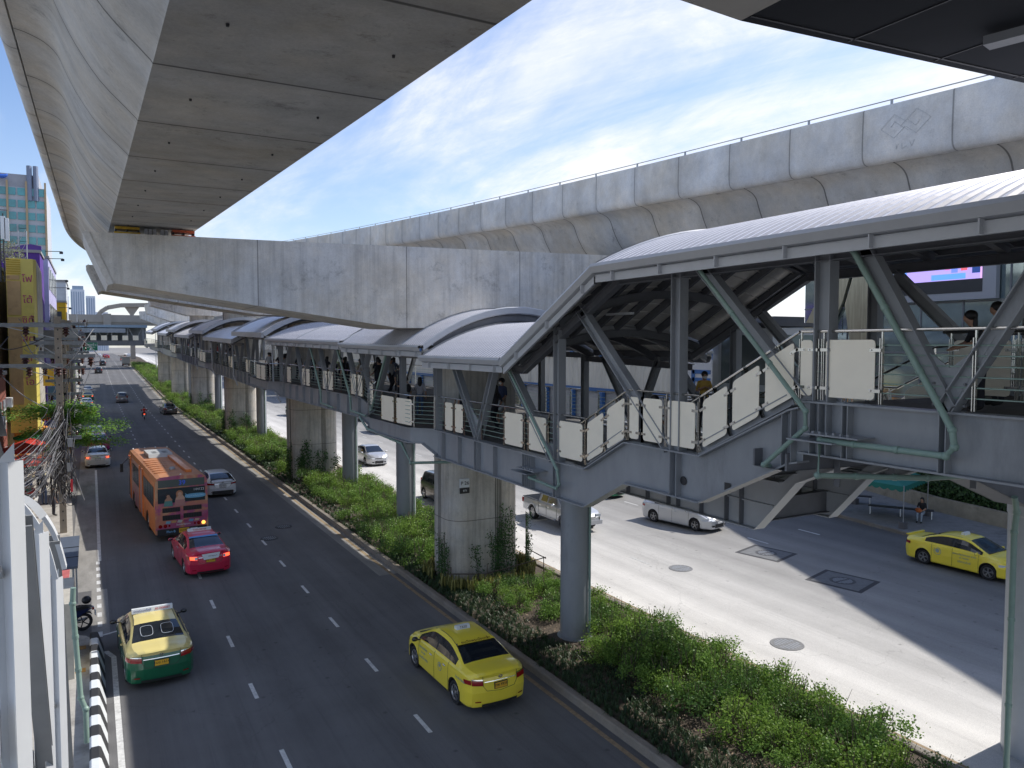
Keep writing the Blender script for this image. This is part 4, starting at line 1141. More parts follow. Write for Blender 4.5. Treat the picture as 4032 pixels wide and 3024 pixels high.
    for (sg, fr), mb in doors.items():
        d = mb.build('door', paints[:2], o, smooth=True)
        sm = MB()
        for yq in ((dr[1], dr[2]) if fr else (dr[0], dr[1])):
            P = section(yq)
            for p, q in zip(P[3:8], P[4:8]): sm.bar((sg*(p[0]+.002),yq,p[1]),(sg*(q[0]+.002),yq,q[1]),.009,.006,(sg,0,0))
        sm.build('seam', M['dark'], d)
        yh = (dr[1]+.28 if not fr else dr[2]-.95) if 0 else ((dr[0]+.22) if not fr else (dr[1]+.2))
        W = interp(W_, yh); zh = interp(B_, yh)-.11
        MB().ell((sg*(W+.012), yh, zh), (.022,.10,.022), 8).build('handle', M['chrome'] if 'chrome' in opts else c1, d, smooth=True)
    def RP(x_, z_, off=0.):
        p = warp(x_, 0, z_); return (p[0], p[1]-off, p[2])
    def FP(x_, z_, off=0.):
        p = warp(x_, Lc, z_); return (p[0], p[1]+off, p[2])
    def patch(F, poly_rows, off): return [[F(x_, z_, off) for x_, z_ in r] for r in poly_rows]
    # wheels
    wr = .315 if style != 'suv' else .335
    for a in ax:
        for sg in (1,-1):
            wx = sg*(interp(W_, a)-.125); 
            wmb = MB().lathe([(wr-.10,-.10),(wr-.02,-.105),(wr,-.08),(wr,.08),(wr-.02,.105),(wr-.10,.10)], (wx,a,wr), 'x', 22)
            wh = wmb.build('wheel', M['rubber'], o, smooth=True)
            rm = MB(); rm.lathe([(wr-.10,.085*sg),(wr-.115,.10*sg),(wr-.13,.07*sg),(.05,.03*sg)], (wx,a,wr), 'x', 22)
            rm.lathe([(.001,.10*sg),(.04,.098*sg),(.055,.06*sg)], (wx,a,wr), 'x', 10)
            for s in range(5 if detail > 1 else 5):
                an = 2*pi*s/5+.3
                for d_ in (-.16,.16) if 'split' in opts else (0,):
                    rm.bar((wx+.08*sg,a+.045*cos(an),wr+.045*sin(an)),(wx+.09*sg,a+(wr-.11)*cos(an+d_),wr+(wr-.11)*sin(an+d_)),.045 if d_ == 0 else .022,.02,(sg,0,0))
            rm.m = [0 if k >= 22*3 else (1 if 22*2 <= k < 22*3 else 0) for k in range(len(rm.m))]
            rm.build('rim', [mat('alloy_rim',(.45,.45,.46),.3,metal=.8), M['dark']], wh, smooth=True)
    # rear lamps, plate
    lz = .86 if style != 'suv' else .98
    for sg in (1,-1):
        xs = [.50,.58,.66,.73,.775]; 
        if style == 'suv': rows = patch(RP, [[(sg*x_, z_) for x_ in (.66,.70,.75,.79)] for z_ in (.82,.95,1.1,1.2)], .012)
        else: rows = patch(RP, [[(sg*x_, z_+(.02*(x_-.5)/.27)) for x_ in xs] for z_ in (.76 if style != 'hatch' else .78,.82,.885)], .014)
        mb = MB(); mb.grid(rows); lp = mb.build('tail_lamp', M['tailOn'] if lit else M['tail'], o, smooth=True)
        # wrap round the corner
        W = interp(W_, .12)
        mb = MB(); mb.grid([[warp(sg*(interp(W_, yy)+.012), yy, zq) for yy in (.0,.08,.18,.30)] for zq in ((.79,.90) if style != 'suv' else (.86,1.1))]); mb.build('side_lens', M['tail'], lp, smooth=True)
        if style == 'sedan' and not lit:
            mb = MB(); mb.grid(patch(RP, [[(sg*x_, z_+(.02*(x_-.5)/.27)) for x_ in xs] for z_ in (.888,.915)], .016)); mb.build('chrome_strip', M['chrome'], lp)
        if lit and style == 'sedan':
            mb = MB(); mb.grid(patch(RP, [[(sg*x_, z_) for x_ in (.50,.55,.60)] for z_ in (.77,.88)], .019)); mb.build('reverse_lens', M['lens'], lp)
        # reflectors low on the bumper
        mb = MB(); mb.grid(patch(RP, [[(sg*x_, z_) for x_ in (.55,.62,.70)] for z_ in (.33,.36)], .012)); mb.build('reflector', M['tail'], o)
    if style != 'suv' and detail > 1:
        mb = MB(); mb.grid(patch(RP, [[(x_, z_) for x_ in (-.46,-.2,0,.2,.46)] for z_ in (.835,.855)], .018)); mb.build('trim_strip', M['chrome'], o)
    mb = MB(); mb.grid(patch(RP, [[(x_, z_) for x_ in (-.52,-.3,0,.3,.52)] for z_ in (.20,.275)], .016)); mb.build('bumper_grille', M['dark'], o)
    pm = M['plateY'] if pcol == 'Y' else M['plateW']; pz = .72 if style == 'sedan' else .70
    py = -.022+.03 if style != 'x' else 0
    po = MB().box(-.19,.19,RP(0,pz)[1]-.03,RP(0,pz)[1]+.02,pz-.085,pz+.085).build('plate_frame', M['dark'], o)
    MB().box(-.175,.175,RP(0,pz)[1]-.034,RP(0,pz)[1]-.02,pz-.072,pz+.072).build('number_plate', pm, po)
    if plate: text(plate, .10, M['black'], po, frame((0,RP(0,pz)[1]-.036,pz+.012),(1,0,0),(0,0,1)), extr=.002)
    if detail > 1:
        # emblem ring
        mb = MB(); c = RP(0,.93,.022)
        for rr_, rz_ in ((.055,.04),(.03,.038),(.05,.016)):
            pts = [(c[0]+rr_*cos(2*pi*k/14), c[1]-.004, c[2]+rz_*sin(2*pi*k/14)) for k in range(15)]; mb.tube(pts, .006, 5, caps=False)
        mb.build('emblem', M['chrome'], o)
        mb = MB(); rows = []
        for f in (0,1): rows.append([warp(sx_*(interp(W_,.4)-.18), .02+0*f, .98) for sx_ in (-1,1)])
        # boot lid seam
        sm = MB(); ptsq = [RP(x_,z_,.006) for x_,z_ in ((-.50,.99),(-.49,.74),(-.40,.62),(0,.58),(.40,.62),(.49,.74),(.50,.99))]
        for p, q in zip(ptsq, ptsq[1:]): sm.bar(p, q, .008, .008, (0,1,0))
        sm.build('boot_seam', M['dark'], o)
        # rear wheel-house brake of roof: seams along the roof
        sm = MB()
        for sg in (1,-1):
            pts = []
            for yq in (rg[1], 1.8, 2.1, 2.4, ws[0]): 
                P = section(yq); pts.append((sg*(P[12][0]+.0), yq, P[12][1]+.004))
            for p, q in zip(pts, pts[1:]): sm.bar(p, q, .014, .006)
        sm.build('roof_seam', M['dark'], o)
    # mirrors
    ym = ws[1]-.32
    for sg in (1,-1):
        W = interp(W_, ym); zb = interp(B_, ym)
        mo = MB(); mo.ell((sg*(W+.12),ym,zb+.08),(.10,.055,.07),10); mo.bar((sg*(W-.06),ym+.03,zb+.03),(sg*(W+.06),ym,zb+.05),.05,.03)
        mi = mo.build('mirror', c1 if 'dmir' not in opts else M['dark'], o, smooth=True)
        MB().ell((sg*(W+.12),ym-.045,zb+.08),(.082,.016,.055),10).build('mirror_glass', M['glass'], mi, smooth=True)
    # front lamps and grille
    for sg in (1,-1):
        mb = MB(); mb.grid(patch(FP, [[(sg*x_, z_+.03*(x_-.3)) for x_ in (.34,.42,.50,.575)] for z_ in (.60,.66)], .016)); hl = mb.build('headlamp', M['lens'], o)
        mb = MB(); mb.grid([[warp(sg*(interp(W_, yy)+.010), yy, zq) for yy in (Lc-.02,Lc-.15,Lc-.30,Lc-.42)] for zq in (.63,.72)]); mb.build('side_lens', M['lens'], hl, smooth=True)
        mb = MB(); mb.grid(patch(FP, [[(sg*x_, z_) for x_ in (.40,.50,.56)] for z_ in (.30,.38)], .014)); mb.build('fog_lamp', M['dark'], o)
    mb = MB(); mb.grid(patch(FP, [[(x_, z_) for x_ in (-.34,-.15,0,.15,.34)] for z_ in (.24,.44)], .015)); mb.grid(patch(FP, [[(x_, z_) for x_ in (-.30,0,.30)] for z_ in (.60,.655)], .015)); mb.build('front_grille', M['dark'], o)
    MB().box(-.17,.17,FP(0,.5)[1]-.02,FP(0,.5)[1]+.03,.45,.53).build('front_plate', pm, o)
    # cowl line
    P = section(ws[1]); mb = MB(); mb.bar((-P[12][0],ws[1]+.02,P[13][1]+.0),(P[12][0],ws[1]+.02,P[13][1]+.0),.05,.012); mb.build('wiper_cowl', M['dark'], o)
    if 'handles' in opts: pass
    if roofsign:
        w_, ht, txt, yb = roofsign; zt = interp(T_, yb)
        mb = MB(); mb.prism([(yb-.09,zt),(yb+.09,zt),(yb+.05,zt+ht),(yb-.05,zt+ht)],'x',-w_/2,w_/2); so_ = mb.build('roof_sign', M['white'], o)
        for tx, xo, sz, mm in txt: text(tx, sz, mm, so_, frame((xo,yb-.078,zt+ht*.5),(1,0,0),(0,.35,1)), extr=.002)
    o['_ys'] = 0
    return o, RP, FP, section, interp, W_, T_, B_
yel = paint('yellow', (.95,.76,.06)); yel2 = paint('pale_yellow', (.74,.62,.24)); grn = paint('dark_green', (.008,.12,.055)); pnk = paint('pink', (.62,.02,.075))
wht = paint('white', (.78,.80,.83)); slv = mat('car_paint_silver', (.56,.57,.59), .3, metal=.4, coat=.6); mag = paint('magenta', (.42,.02,.16)); red = paint('red', (.50,.03,.02))
blk = paint('black', (.02,.022,.026)); gry = mat('car_paint_grey', (.19,.18,.18), .3, metal=.4, coat=.6); dgy = paint('dark_grey', (.07,.065,.065)); blu = paint('blue', (.03,.18,.50)); grn2 = paint('green', (.0,.22,.09)); org = paint('orange', (.62,.15,.02))
B_K = M['black']; RED = mat('red_lettering', (.6,.05,.04), .5); NAVY = mat('navy_lettering', (.03,.05,.25), .5); GREYT = mat('grey_lettering', (.30,.36,.36), .5)
def side_text(o, s, y, z, size, m, W, flip=-1, lean=.05):
    # lettering on the left side of a car (seen from -x)
    text(s, size, m, o, frame((flip*(W+.012), y, z), (0,-flip*-1 if 0 else (-1 if flip < 0 else 1),0), (0,0,1)), extr=.002)
# yellow taxi nearest
o, RP, FP, SEC, I_, W_, T_, B_ = car('taxi', 'bright yellow taxi with TAXI roof sign driving beside the planted median, nearest the camera', 'taxi', 9.12, 17.25, radians(1.5), yel, plate='ทพ 4939', group='taxis on the roads', opts=('split','dmir','chrome'),
    roofsign=(.42,.10,[('TAXI',0,.10,B_K)],2.25))
for s, y, z, sz in (('สหกรณ์แท็กซี่',2.95,.82,.10),('โทร. 0000',2.95,.68,.07),('ปากเกร็ด จำกัด',2.95,.53,.10),):
    side_text(o, s, y, z, sz, GREYT, .886)
side_text(o, 'โทร 081-7203585', .62, .80, .075, GREYT, .87)
mb = MB(); mb.lathe([(.10,-.90),(.115,-.90),(.12,-.895)],(0,1.85,.70),'x',20); mb.lathe([(.001,-.902),(.05,-.902)],(0,1.85,.73),'x',8); mb.build('door_emblem', GREYT, o)
MB().q([(-.52,1.5,1.425),(.52,1.5,1.425),(.575,1.36,1.385),(-.575,1.36,1.385)]).build('sun_strip', yel, o)
text('คนวัดพระนั่งเกล้า', .13, mat('brown_lettering',(.18,.09,.02),.6), o, frame((0,1.415,1.412),(1,0,0),(0,1,.32)), extr=.002)
# green and yellow taxi
o, RP, *_ = car('taxi', 'green and yellow taxi with a long white roof sign, lower left lane', 'taxi', 1.52, 23.0, radians(2), yel2, grn, plate='1มข 1614', group='taxis on the roads', opts=('dmir',),
    roofsign=(1.12,.13,[('มิตรร่วมแท็กซี่',-.27,.085,NAVY),('02-7438387',.28,.085,RED)],2.3))
mb = MB()
for cx in (-.27,.27):
    pts = [(cx+.16*(1 if cos(a) > 0 else -1)*abs(cos(a))**.5, 1.10+.21*(1 if sin(a) > 0 else -1)*abs(sin(a))**.5, 0) for a in [2*pi*k/20 for k in range(21)]]
    mb.tube([(p[0],p[1],1.295+(p[1]-1.10)*.38) for p in pts], .006, 5, caps=False)
mb.build('seat_hoop', M['lens'], o)
# pink taxi
o, RP, *_ = car('taxi', 'pink taxi with lit brake lamps and a white notice on its boot, behind the bus', 'taxi', 4.1, 33.15, radians(4), pnk, plate='ทส 1303', lit=True, group='taxis on the roads', opts=(),
    roofsign=(.95,.11,[('TAXI-METER',0,.10,RED)],2.3))
MB().q([RP(-.34,.98,.03),RP(.38,1.0,.03),RP(.30,.79,.06),RP(-.27,.76,.06)][::-1]).build('boot_notice', M['white'], o)
text('กรุงเทพมหานคร', .055, B_K, o, frame((.08,-.045,.90),(1,0,0),(0,.05,1)), extr=.002)
MB().q([(-.54,1.49,1.425),(.54,1.49,1.425),(.585,1.38,1.385),(-.585,1.38,1.385)]).build('sun_strip', mat('blue_film',(.10,.30,.62),.3), o)
side_text(o, 'สหกรณ์แท็กซี่', 2.3, .86, .085, GREYT, .886)
# white hatchback
car('parked_car' if 0 else 'hatchback', 'white hatchback with black rear diffuser driving right of the bus', 'car', 7.03, 50.4, radians(3), wht, style='hatch', pcol='W', plate='กท 367', group='cars driving away on the left road', opts=('dmir',))
bo = [x for x in bpy.data.objects if x.name.startswith('hatchback')][-1]
mb = MB(); mb.bar((-.62,.30,1.13),(.62,.30,1.13),.14,.03); mb.bar((-.7,.08,1.0),(-.62,.3,1.13),.05,.05); mb.bar((.7,.08,1.0),(.62,.3,1.13),.05,.05); mb.build('spoiler', M['dark'], bo)
MB().box(-.62,.62,-.02,.06,.22,.42).build('diffuser', M['dark'], bo)
# kerbside queue on the far left
car('sedan', 'white sedan with lit brake lamps parked at the left kerb, nearest of the queue', 'car', .28, 66.9, radians(1), paint('pearl', (.68,.67,.63)), lit=True, pcol='W', plate='ชจ 4477', group='cars queued at the left kerb')
car('taxi', 'magenta pink taxi queued directly ahead of the white sedan', 'taxi', .45, 77.2, radians(1), mag, plate='ทร 55', group='taxis on the roads', roofsign=(.5,.12,[('TAXI',0,.1,RED)],2.3))
car('taxi', 'taxi with yellow roof queued behind tree branches, ahead of the magenta one', 'taxi', .25, 84.5, radians(1), paint('amber_yellow',(.70,.45,.04)), grn, group='taxis on the roads', detail=1, roofsign=(.5,.12,[],2.3))
car('sedan', 'red orange sedan parked at the left kerb beyond the tree', 'car', -.35, 118, radians(1), red, pcol='W', group='cars queued at the left kerb', detail=1)
car('sedan', 'silver sedan with one lit tail lamp in the kerbside queue beyond the red one', 'car', -.7, 131, radians(1), slv, lit=True, pcol='W', group='cars queued at the left kerb', detail=1, z=gz(131))
car('taxi', 'dark green and yellow taxi with lit brake lamps far along the kerbside queue', 'taxi', -.6, 146, radians(1), yel2, grn, lit=True, group='taxis on the roads', detail=1, z=gz(146))
car('sedan', 'silver sedan farthest along the kerbside queue, beyond the green taxi', 'car', -.7, 160, radians(1), slv, pcol='W', group='cars queued at the left kerb', detail=1, z=gz(160))
# far traffic, left road
car('suv', 'grey SUV with mirrors out driving away in the middle lane', 'car', 4.3, 140.5, radians(-2), gry, style='suv', pcol='W', group='cars driving away on the left road', detail=1, z=gz(140.5))
car('sedan', 'dark brown sedan driving away in the lane beside the sunlit kerb strip', 'car', 9.35, 113.6, radians(3), dgy, pcol='W', group='cars driving away on the left road', detail=1)
car('suv', 'black people carrier driving far ahead in the left lane', 'car', 1.6, 226, radians(-3), blk, style='suv', pcol='W', group='cars driving away on the left road', detail=1, z=gz(226))
car('suv', 'small dark car driving beyond the black people carrier', 'car', 3.1, 268, radians(-3), blk, style='suv', pcol='W', group='cars driving away on the left road', detail=1, z=gz(268))
for i, (x, y, c, lb) in enumerate(((5.2,320,red,'tiny red car far away just before the crossing footbridge'),(5.0,345,red,'tiny red car under the crossing footbridge, beyond another red one'),(13.6,345,wht,'tiny white car beyond the grey truck under the crossing footbridge'),(3.0,356,wht,'tiny white car at the far end of the left road'))):
    car('sedan', lb, 'car', x, y, 0, c, pcol='W', group='cars driving away on the left road', detail=1, z=4.56)
# right road, oncoming (rz = pi)
SR = pi
o, RP, FP, *_ = car('sedan', 'silver sedan with a low boot spoiler and five-spoke wheels, on the sunlit right road', 'car', 26.95, 33.35, SR+radians(11), slv, pcol='W', group='cars coming down the right road')
mb = MB(); mb.prism([(.02,1.10),(.30,1.13),(.32,1.17),(.0,1.17)],'x',-.66,.66); mb.build('spoiler', slv, o)
o, RP, FP, *_ = car('taxi', 'yellow taxi at the right kerb near the green tent, with lettering on its doors', 'taxi', 32.3, 21.35, SR+radians(2), yel, plate='ทพ 2211', group='taxis on the roads', opts=('split',), roofsign=(.42,.10,[('TAXI',0,.10,RED)],2.3))
for s, y, z, sz in (('สหกรณ์สุวรรณภูมิ จำกัด',2.75,.80,.10),('02 7438387',2.75,.66,.085),('บริการแท็กซี่',2.75,.50,.11)): text(s, sz, GREYT, o, frame((.897,y,z),(0,1,0),(0,0,1)), extr=.002)
mb = MB(); mb.lathe([(.14,.895),(.155,.895),(.16,.89)],(0,1.62,.72),'x',20); mb.lathe([(.001,.897),(.09,.897)],(0,1.62,.74),'x',10); mb.build('door_emblem', GREYT, o)
MB().box(-.6,.6,.04,.16,1.08,1.13).build('spoiler', yel, o)
car('taxi', 'green taxi partly hidden under the crank of the footbridge stairs girder', 'taxi', 27.6, 42.7, SR+radians(13), grn2, plate=None, group='taxis on the roads')
car('suv', 'black car with chrome trim half hidden behind the nearest concrete pier', 'car', 18.75, 44.9, SR, blk, style='suv', pcol='W', group='cars coming down the right road')
car('taxi', 'bright blue taxi seen under the footbridge deck', 'taxi', 27.4, 82.0, SR, blu, group='taxis on the roads')
for i, (x, y, c, st, lb) in enumerate(((24.,107,paint('teal',(.05,.25,.25)),'suv','teal van glimpsed between two grey columns on the right road'),(19.6,62,slv,'sedan','silver car glimpsed between piers on the right road'),(23,140,wht,'sedan','white car far down the right road'),(30,96,blk,'suv','black car in the far lane of the right road'))):
    car('sedan' if st == 'sedan' else 'suv', lb, 'car', x, y, SR, c, style=st, pcol='W', group='cars coming down the right road', detail=1)

# pickup
def pickup(x, y, rz):
    o = local_thing('pickup_truck', 'silver double cab pickup truck with an empty black load bed, right road', 'pickup', (x,y,0), rz)
    Lc = 5.2; pnt = slv; ax = (1.1,4.2); AR = .42
    mb = MB()
    def sill(yy):
        z = .42
        for a in ax:
            if abs(yy-a) < AR: z = max(z, .40+sqrt(AR*AR-(yy-a)**2))
        return z
    ys = sorted(set([round(k*.13,3) for k in range(41)]+[0,.04,.1,Lc]+[round(a+f*AR,3) for a in ax for f in (-1,-.95,-.8,-.5,0,.5,.8,.95,1)]))
    ys = [y_ for y_ in ys if y_ <= Lc]
    T_ = [(0,1.08),(3.6,1.08),(4.0,1.05),(4.8,.98),(5.1,.85),(5.2,.75)]
    def W(y_): return interp([(0,.88),(.2,.93),(4.3,.93),(4.9,.86),(5.2,.68)], y_)
    for sg in (1,-1):
        rows = []
        for y_ in ys:
            s = sill(y_); T = interp(T_, y_); w = W(y_); fl = .03 if s > .5 else 0
            rows.append([(sg*(w-.1),y_,s),(sg*(w+fl),y_,s),(sg*(w+fl),y_,s+.05),(sg*w,y_,max(.75,s+.08)),(sg*(w-.01),y_,max(T-.12,s+.09)),(sg*(w-.06),y_,T),(sg*(w-.12),y_,T+.0)])
        if sg > 0: rows = rows[::-1]
        mb.grid(rows)
    rows = [[(W(y_)-.12)*f for f in (-1,-.5,0,.5,1)] for y_ in ys if y_ >= 3.4]
    yy = [y_ for y_ in ys if y_ >= 3.4]
    mb.grid([[(a,y_,interp(T_,y_)+.03*(1-abs(a)/.8)) for a in r] for r, y_ in zip(rows, yy)][::-1])
    mb.q([(-.88,0,.45),(.88,0,.45),(.82,0,1.08),(-.82,0,1.08)]); mb.q([(-.68,Lc,.42),(-.58,Lc,.75),(.58,Lc,.75),(.68,Lc,.42)])
    mb.box(-.80,.80,0.01,.06,.45,1.08); mb.build('body', pnt, o, smooth=True)
    MB().box(-.8,.8,.06,1.62,.62,.66).box(-.82,-.78,.06,1.62,.66,1.07).box(.78,.82,.06,1.62,.66,1.07).build('load_bed', M['black'], o)
    mb = MB(); mb.box(-.90,-.80,0,1.6,1.08,1.11); mb.box(.80,.90,0,1.6,1.08,1.11); mb.box(-.82,.82,0,.06,1.08,1.11); mb.build('bed_rail', M['dark'], o)
    # cab
    cab = MB(); sec = [(1.62,1.08,.85,.82),(1.72,1.70,.82,.66),(1.95,1.76,.83,.66),(2.8,1.78,.83,.66),(3.1,1.72,.83,.64),(3.75,1.10,.84,.76)]
    def S_(y_, z0, wb, wt, z1): pass
    rows = []
    for y_, zt, wb, wt in sec: rows.append([(-wb,y_,1.06),(-wb-.02,y_,1.10 if zt > 1.2 else 1.08),(-wt,y_,max(1.1,zt-.05)),(-wt+.1,y_,zt),(0,y_,zt+.02),(wt-.1,y_,zt),(wt,y_,max(1.1,zt-.05)),(wb+.02,y_,1.10 if zt > 1.2 else 1.08),(wb,y_,1.06)])
    cab.grid(rows[::-1]); cab.q([rows[0][k] for k in range(9)]); cab.build('cab', pnt, o, smooth=True, angle=30)
    for sg in (1,-1):
        for pts in (((1.9,1.16,.835),(2.52,1.16,.835),(2.52,1.66,.70),(2.02,1.66,.70)),((2.62,1.16,.835),(3.5,1.16,.835),(3.12,1.62,.70),(2.62,1.66,.70))):
            MB().q([(sg*(w_+.012),y_,z_) for y_,z_,w_ in pts][::sg]).build('side_window', M['glass'], o)
    MB().q([(-.72,3.72,1.15),(.72,3.72,1.15),(.60,3.16,1.69),(-.60,3.16,1.69)]).build('windscreen', M['glass'], o)
    MB().q([(-.68,1.63,1.2),(-.6,1.70,1.64),(.6,1.70,1.64),(.68,1.63,1.2)]).build('rear_window', M['glass'], o)
    for a in ax:
        for sg in (1,-1):
            wh = MB().lathe([(.26,-.12),(.36,-.12),(.385,-.09),(.385,.09),(.36,.12),(.26,.12)],(sg*.80,a,.385),'x',24).build('wheel', M['rubber'], o, smooth=True)
            rm = MB().lathe([(.26,.1*sg),(.24,.07*sg),(.05,.04*sg)],(sg*.80,a,.385),'x',20)
            for s in range(6): an = pi*s/3; rm.bar((sg*.88,a,.385),(sg*.89,a+.25*cos(an),.385+.25*sin(an)),.05,.02,(1,0,0))
            rm.build('rim', mat('alloy_rim',(.45,.45,.46),.3,metal=.8), wh)
    for sg in (1,-1):
        MB().box(sg*.90-.03,sg*.90+.03,-.02,.12,.78,1.04).build('tail_lamp', M['tail'], o)
        MB().ell((sg*1.05,3.45,1.18),(.12,.07,.09),10).build('mirror', M['chrome'], o, smooth=True)
        MB().box(sg*.94-.05,sg*.94+.05,1.75,3.6,.40,.44).build('side_step', M['chrome'], o)
        MB().box(sg*.60-.14,sg*.60+.14,5.08,5.19,.76,.9).build('headlamp', M['lens'], o)
        mbd = MB()
        for y_ in (1.75,2.57,3.6): mbd.box(sg*.935-.004,sg*.935+.004,y_-.006,y_+.006,.5,1.06)
        mbd.build('door_seam', M['dark'], o)
        for y_ in (1.9,2.75): MB().box(sg*.945-.012,sg*.945+.012,y_,y_+.14,.93,.96).build('door_handle', M['chrome'], o)
    mb = MB()
    for z in (.62,.7,.78): mb.box(-.4,.4,5.18,5.23,z-.02,z+.02)
    mb.build('front_grille', M['chrome'], o)
    MB().box(-.78,.78,5.1,5.28,.40,.60).build('front_bumper', pnt, o); MB().box(-.85,.85,-.12,.0,.45,.58).build('rear_bumper', M['chrome'], o)
pickup(21.9, 37.1, SR)
# box truck far
o = local_thing('box_truck','small grey box truck driving far away beside the median','truck',(11.0-1.6,262,gz(262)),0)
MB().box(-1.05,1.05,0,4.2,.9,3.0).build('cargo_box', mat('truck_grey',(.35,.35,.34),.6,amp=.2,scale=2), o)
MB().box(-1.0,1.0,4.3,6.,.5,2.4).build('cab', M['white'], o); MB().box(-.95,.95,-.1,5.8,.5,.85).build('chassis', M['dark'], o)
for a in (.9,4.9):
    for sg in (-1,1): MB().lathe([(.1,-.13),(.42,-.13),(.42,.13),(.1,.13)],(sg*.85,a,.42),'x',14).build('wheel', M['rubber'], o)
for sg in (-1,1): MB().box(sg*.8-.15,sg*.8+.15,-.14,-.1,.6,.8).build('tail_lamp', M['tail'], o)

# ------------------------------------------------------------------ bus
def bus():
    o = local_thing('city_bus','orange and pink city bus numbered 39 with dancing figures advert on the back window','bus',(3.72,40.35,0), radians(3.2))
    W, Lb, H = 1.2, 12., 3.12
    def wrapm(n, base, cols, sc_=1.2):
        m = bpy.data.materials.new(n); m.use_nodes = True; nt = m.node_tree; b = nt.nodes['Principled BSDF']; b.inputs['Roughness'].default_value = .35; b.inputs['Coat Weight'].default_value = .4
        tc = nt.nodes.new('ShaderNodeTexCoord'); t = nt.nodes.new('ShaderNodeTexNoise'); t.inputs['Scale'].default_value = sc_; t.inputs['Distortion'].default_value = 1.2; nt.links.new(tc.outputs['Object'], t.inputs['Vector'])
        r = nt.nodes.new('ShaderNodeValToRGB'); r.color_ramp.interpolation = 'EASE'; el_ = r.color_ramp.elements
        el_[0].position = .30; el_[0].color = (*cols[0],1); el_[1].position = .68; el_[1].color = (*cols[-1],1)
        for i, c in enumerate(cols[1:-1]): e = el_.new(.30+.38*(i+1)/(len(cols)-1)); e.color = (*c,1)
        nt.links.new(t.outputs['Fac'], r.inputs[0]); nt.links.new(r.outputs[0], b.inputs['Base Color']); return m
    orange = mat('bus_orange',(.72,.22,.05),.42,amp=.15,scale=2,coat=.3,grime=.25)
    roofm = mat('bus_roof_orange',(.50,.22,.10),.55,amp=.18,scale=2.5,grime=.3)
    wrap = wrapm('bus_rear_wrap',0,[(.38,.07,.16),(.42,.11,.22),(.55,.22,.14),(.60,.38,.22)],1.3)
    wrapS = wrapm('bus_side_wrap',0,[(.45,.22,.20),(.40,.22,.26),(.50,.30,.24),(.38,.10,.2)],.8)
    mb = MB()
    sec = [(-W,.35),(-W,1.6),(-W+.02,2.85),(-W+.10,3.05),(-W+.28,H),(0,H+.05),(W-.28,H),(W-.10,3.05),(W-.02,2.85),(W,1.6),(W,.35)]
    axs = (3.0,9.2); AR = .55
    ys = sorted(set([0,.05,.3]+[k*.6 for k in range(21)]+[round(a+f*AR,3) for a in axs for f in (-1,-.9,-.7,-.35,0,.35,.7,.9,1)]+[4.2,5.3]))
    for a, b in zip(ys, ys[1:]):
        ym = (a+b)/2
        def zs_(y_):
            z = .35
            for q in axs:
                if abs(y_-q) <= AR: z = max(z,.5+sqrt(max(0,AR**2-(y_-q)**2)))
            return z
        for k in range(10):
            p, q = sec[k], sec[k+1]
            za = [p[1] if k not in (0,) else zs_(a), q[1]]
            m = 1 if 2 <= k <= 7 else (2 if (k in (0,1) and ym > 5.3) else 0)
            if k == 0: mb.q([(p[0],a,zs_(a)),(q[0],a,q[1]),(q[0],b,q[1]),(p[0],b,zs_(b))], m)
            elif k == 9: mb.q([(p[0],a,p[1]),(q[0],a,zs_(a)),(q[0],b,zs_(b)),(p[0],b,p[1])], m)
            else: mb.q([(p[0],a,p[1]),(q[0],a,q[1]),(q[0],b,q[1]),(p[0],b,p[1])], m)
    mb.q([(x,0,z) for x,z in sec][::-1], 3); mb.q([(x,Lb,z) for x,z in sec], 0); mb.q([(-W,0,.35),(W,0,.35),(W,Lb,.35),(-W,Lb,.35)], 4)
    mb.build('body', [orange, roofm, wrapS, wrap, M['dark']], o, smooth=True, angle=25)
    gl = mat('bus_glass',(.03,.045,.05),.12,spec=.9)
    MB().box(-1.05,1.05,-.02,.01,2.62,2.98).build('destination_display', mat('display_glass',(.10,.125,.115),.25), o)
    text('39', .32, mat('blue_display',(.03,.08,.45),.4,emit=(.02,.08,.6),es=.3), o, frame((.02,-.03,2.80),(1,0,0),(0,0,1)))
    bw = MB().box(-1.07,1.07,-.025,.01,1.86,2.56).build('rear_window', gl, o)
    text('144122', .17, M['white'], bw, frame((.78,-.035,2.42),(1,0,0),(0,0,1)))
    # advert figures on the window: two stylised plain figures (hair, shoulders, arms)
    def fig(cx, cz, s, hair, skin, top):
        f = MB(); f.lathe([(.001,-.030),(.13*s,-.030)],(cx,0,cz+.02),'y',14); f.build('printed_hair', hair, bw)
        f = MB(); f.prism([(cx-.16*s,cz-.30*s),(cx-.10*s,cz+.0),(cx-.13*s,cz+.02),(cx+.13*s,cz+.02),(cx+.10*s,cz),(cx+.17*s,cz-.30*s)],'y',-.031,-.028); f.build('printed_hair', hair, bw)
        f = MB(); f.lathe([(.001,-.034),(.075*s,-.034)],(cx+.01,0,cz),'y',12); f.prism([(cx-.04,cz-.05*s),(cx+.05,cz-.05*s),(cx+.16*s,cz-.16*s),(cx+.2*s,cz-.3*s),(cx-.17*s,cz-.3*s),(cx-.14*s,cz-.16*s)],'y',-.034,-.032)
        f.prism([(cx+.12*s,cz-.28*s),(cx+.2*s,cz-.18*s),(cx+.1*s,cz-.03*s),(cx+.06*s,cz-.05*s),(cx+.12*s,cz-.16*s)],'y',-.036,-.034); f.build('printed_skin', skin, bw)
        f = MB().prism([(cx-.15*s,cz-.22*s),(cx+.17*s,cz-.22*s),(cx+.22*s,cz-.48*s),(cx-.2*s,cz-.48*s)],'y',-.037,-.035); f.build('printed_dress', top, bw)
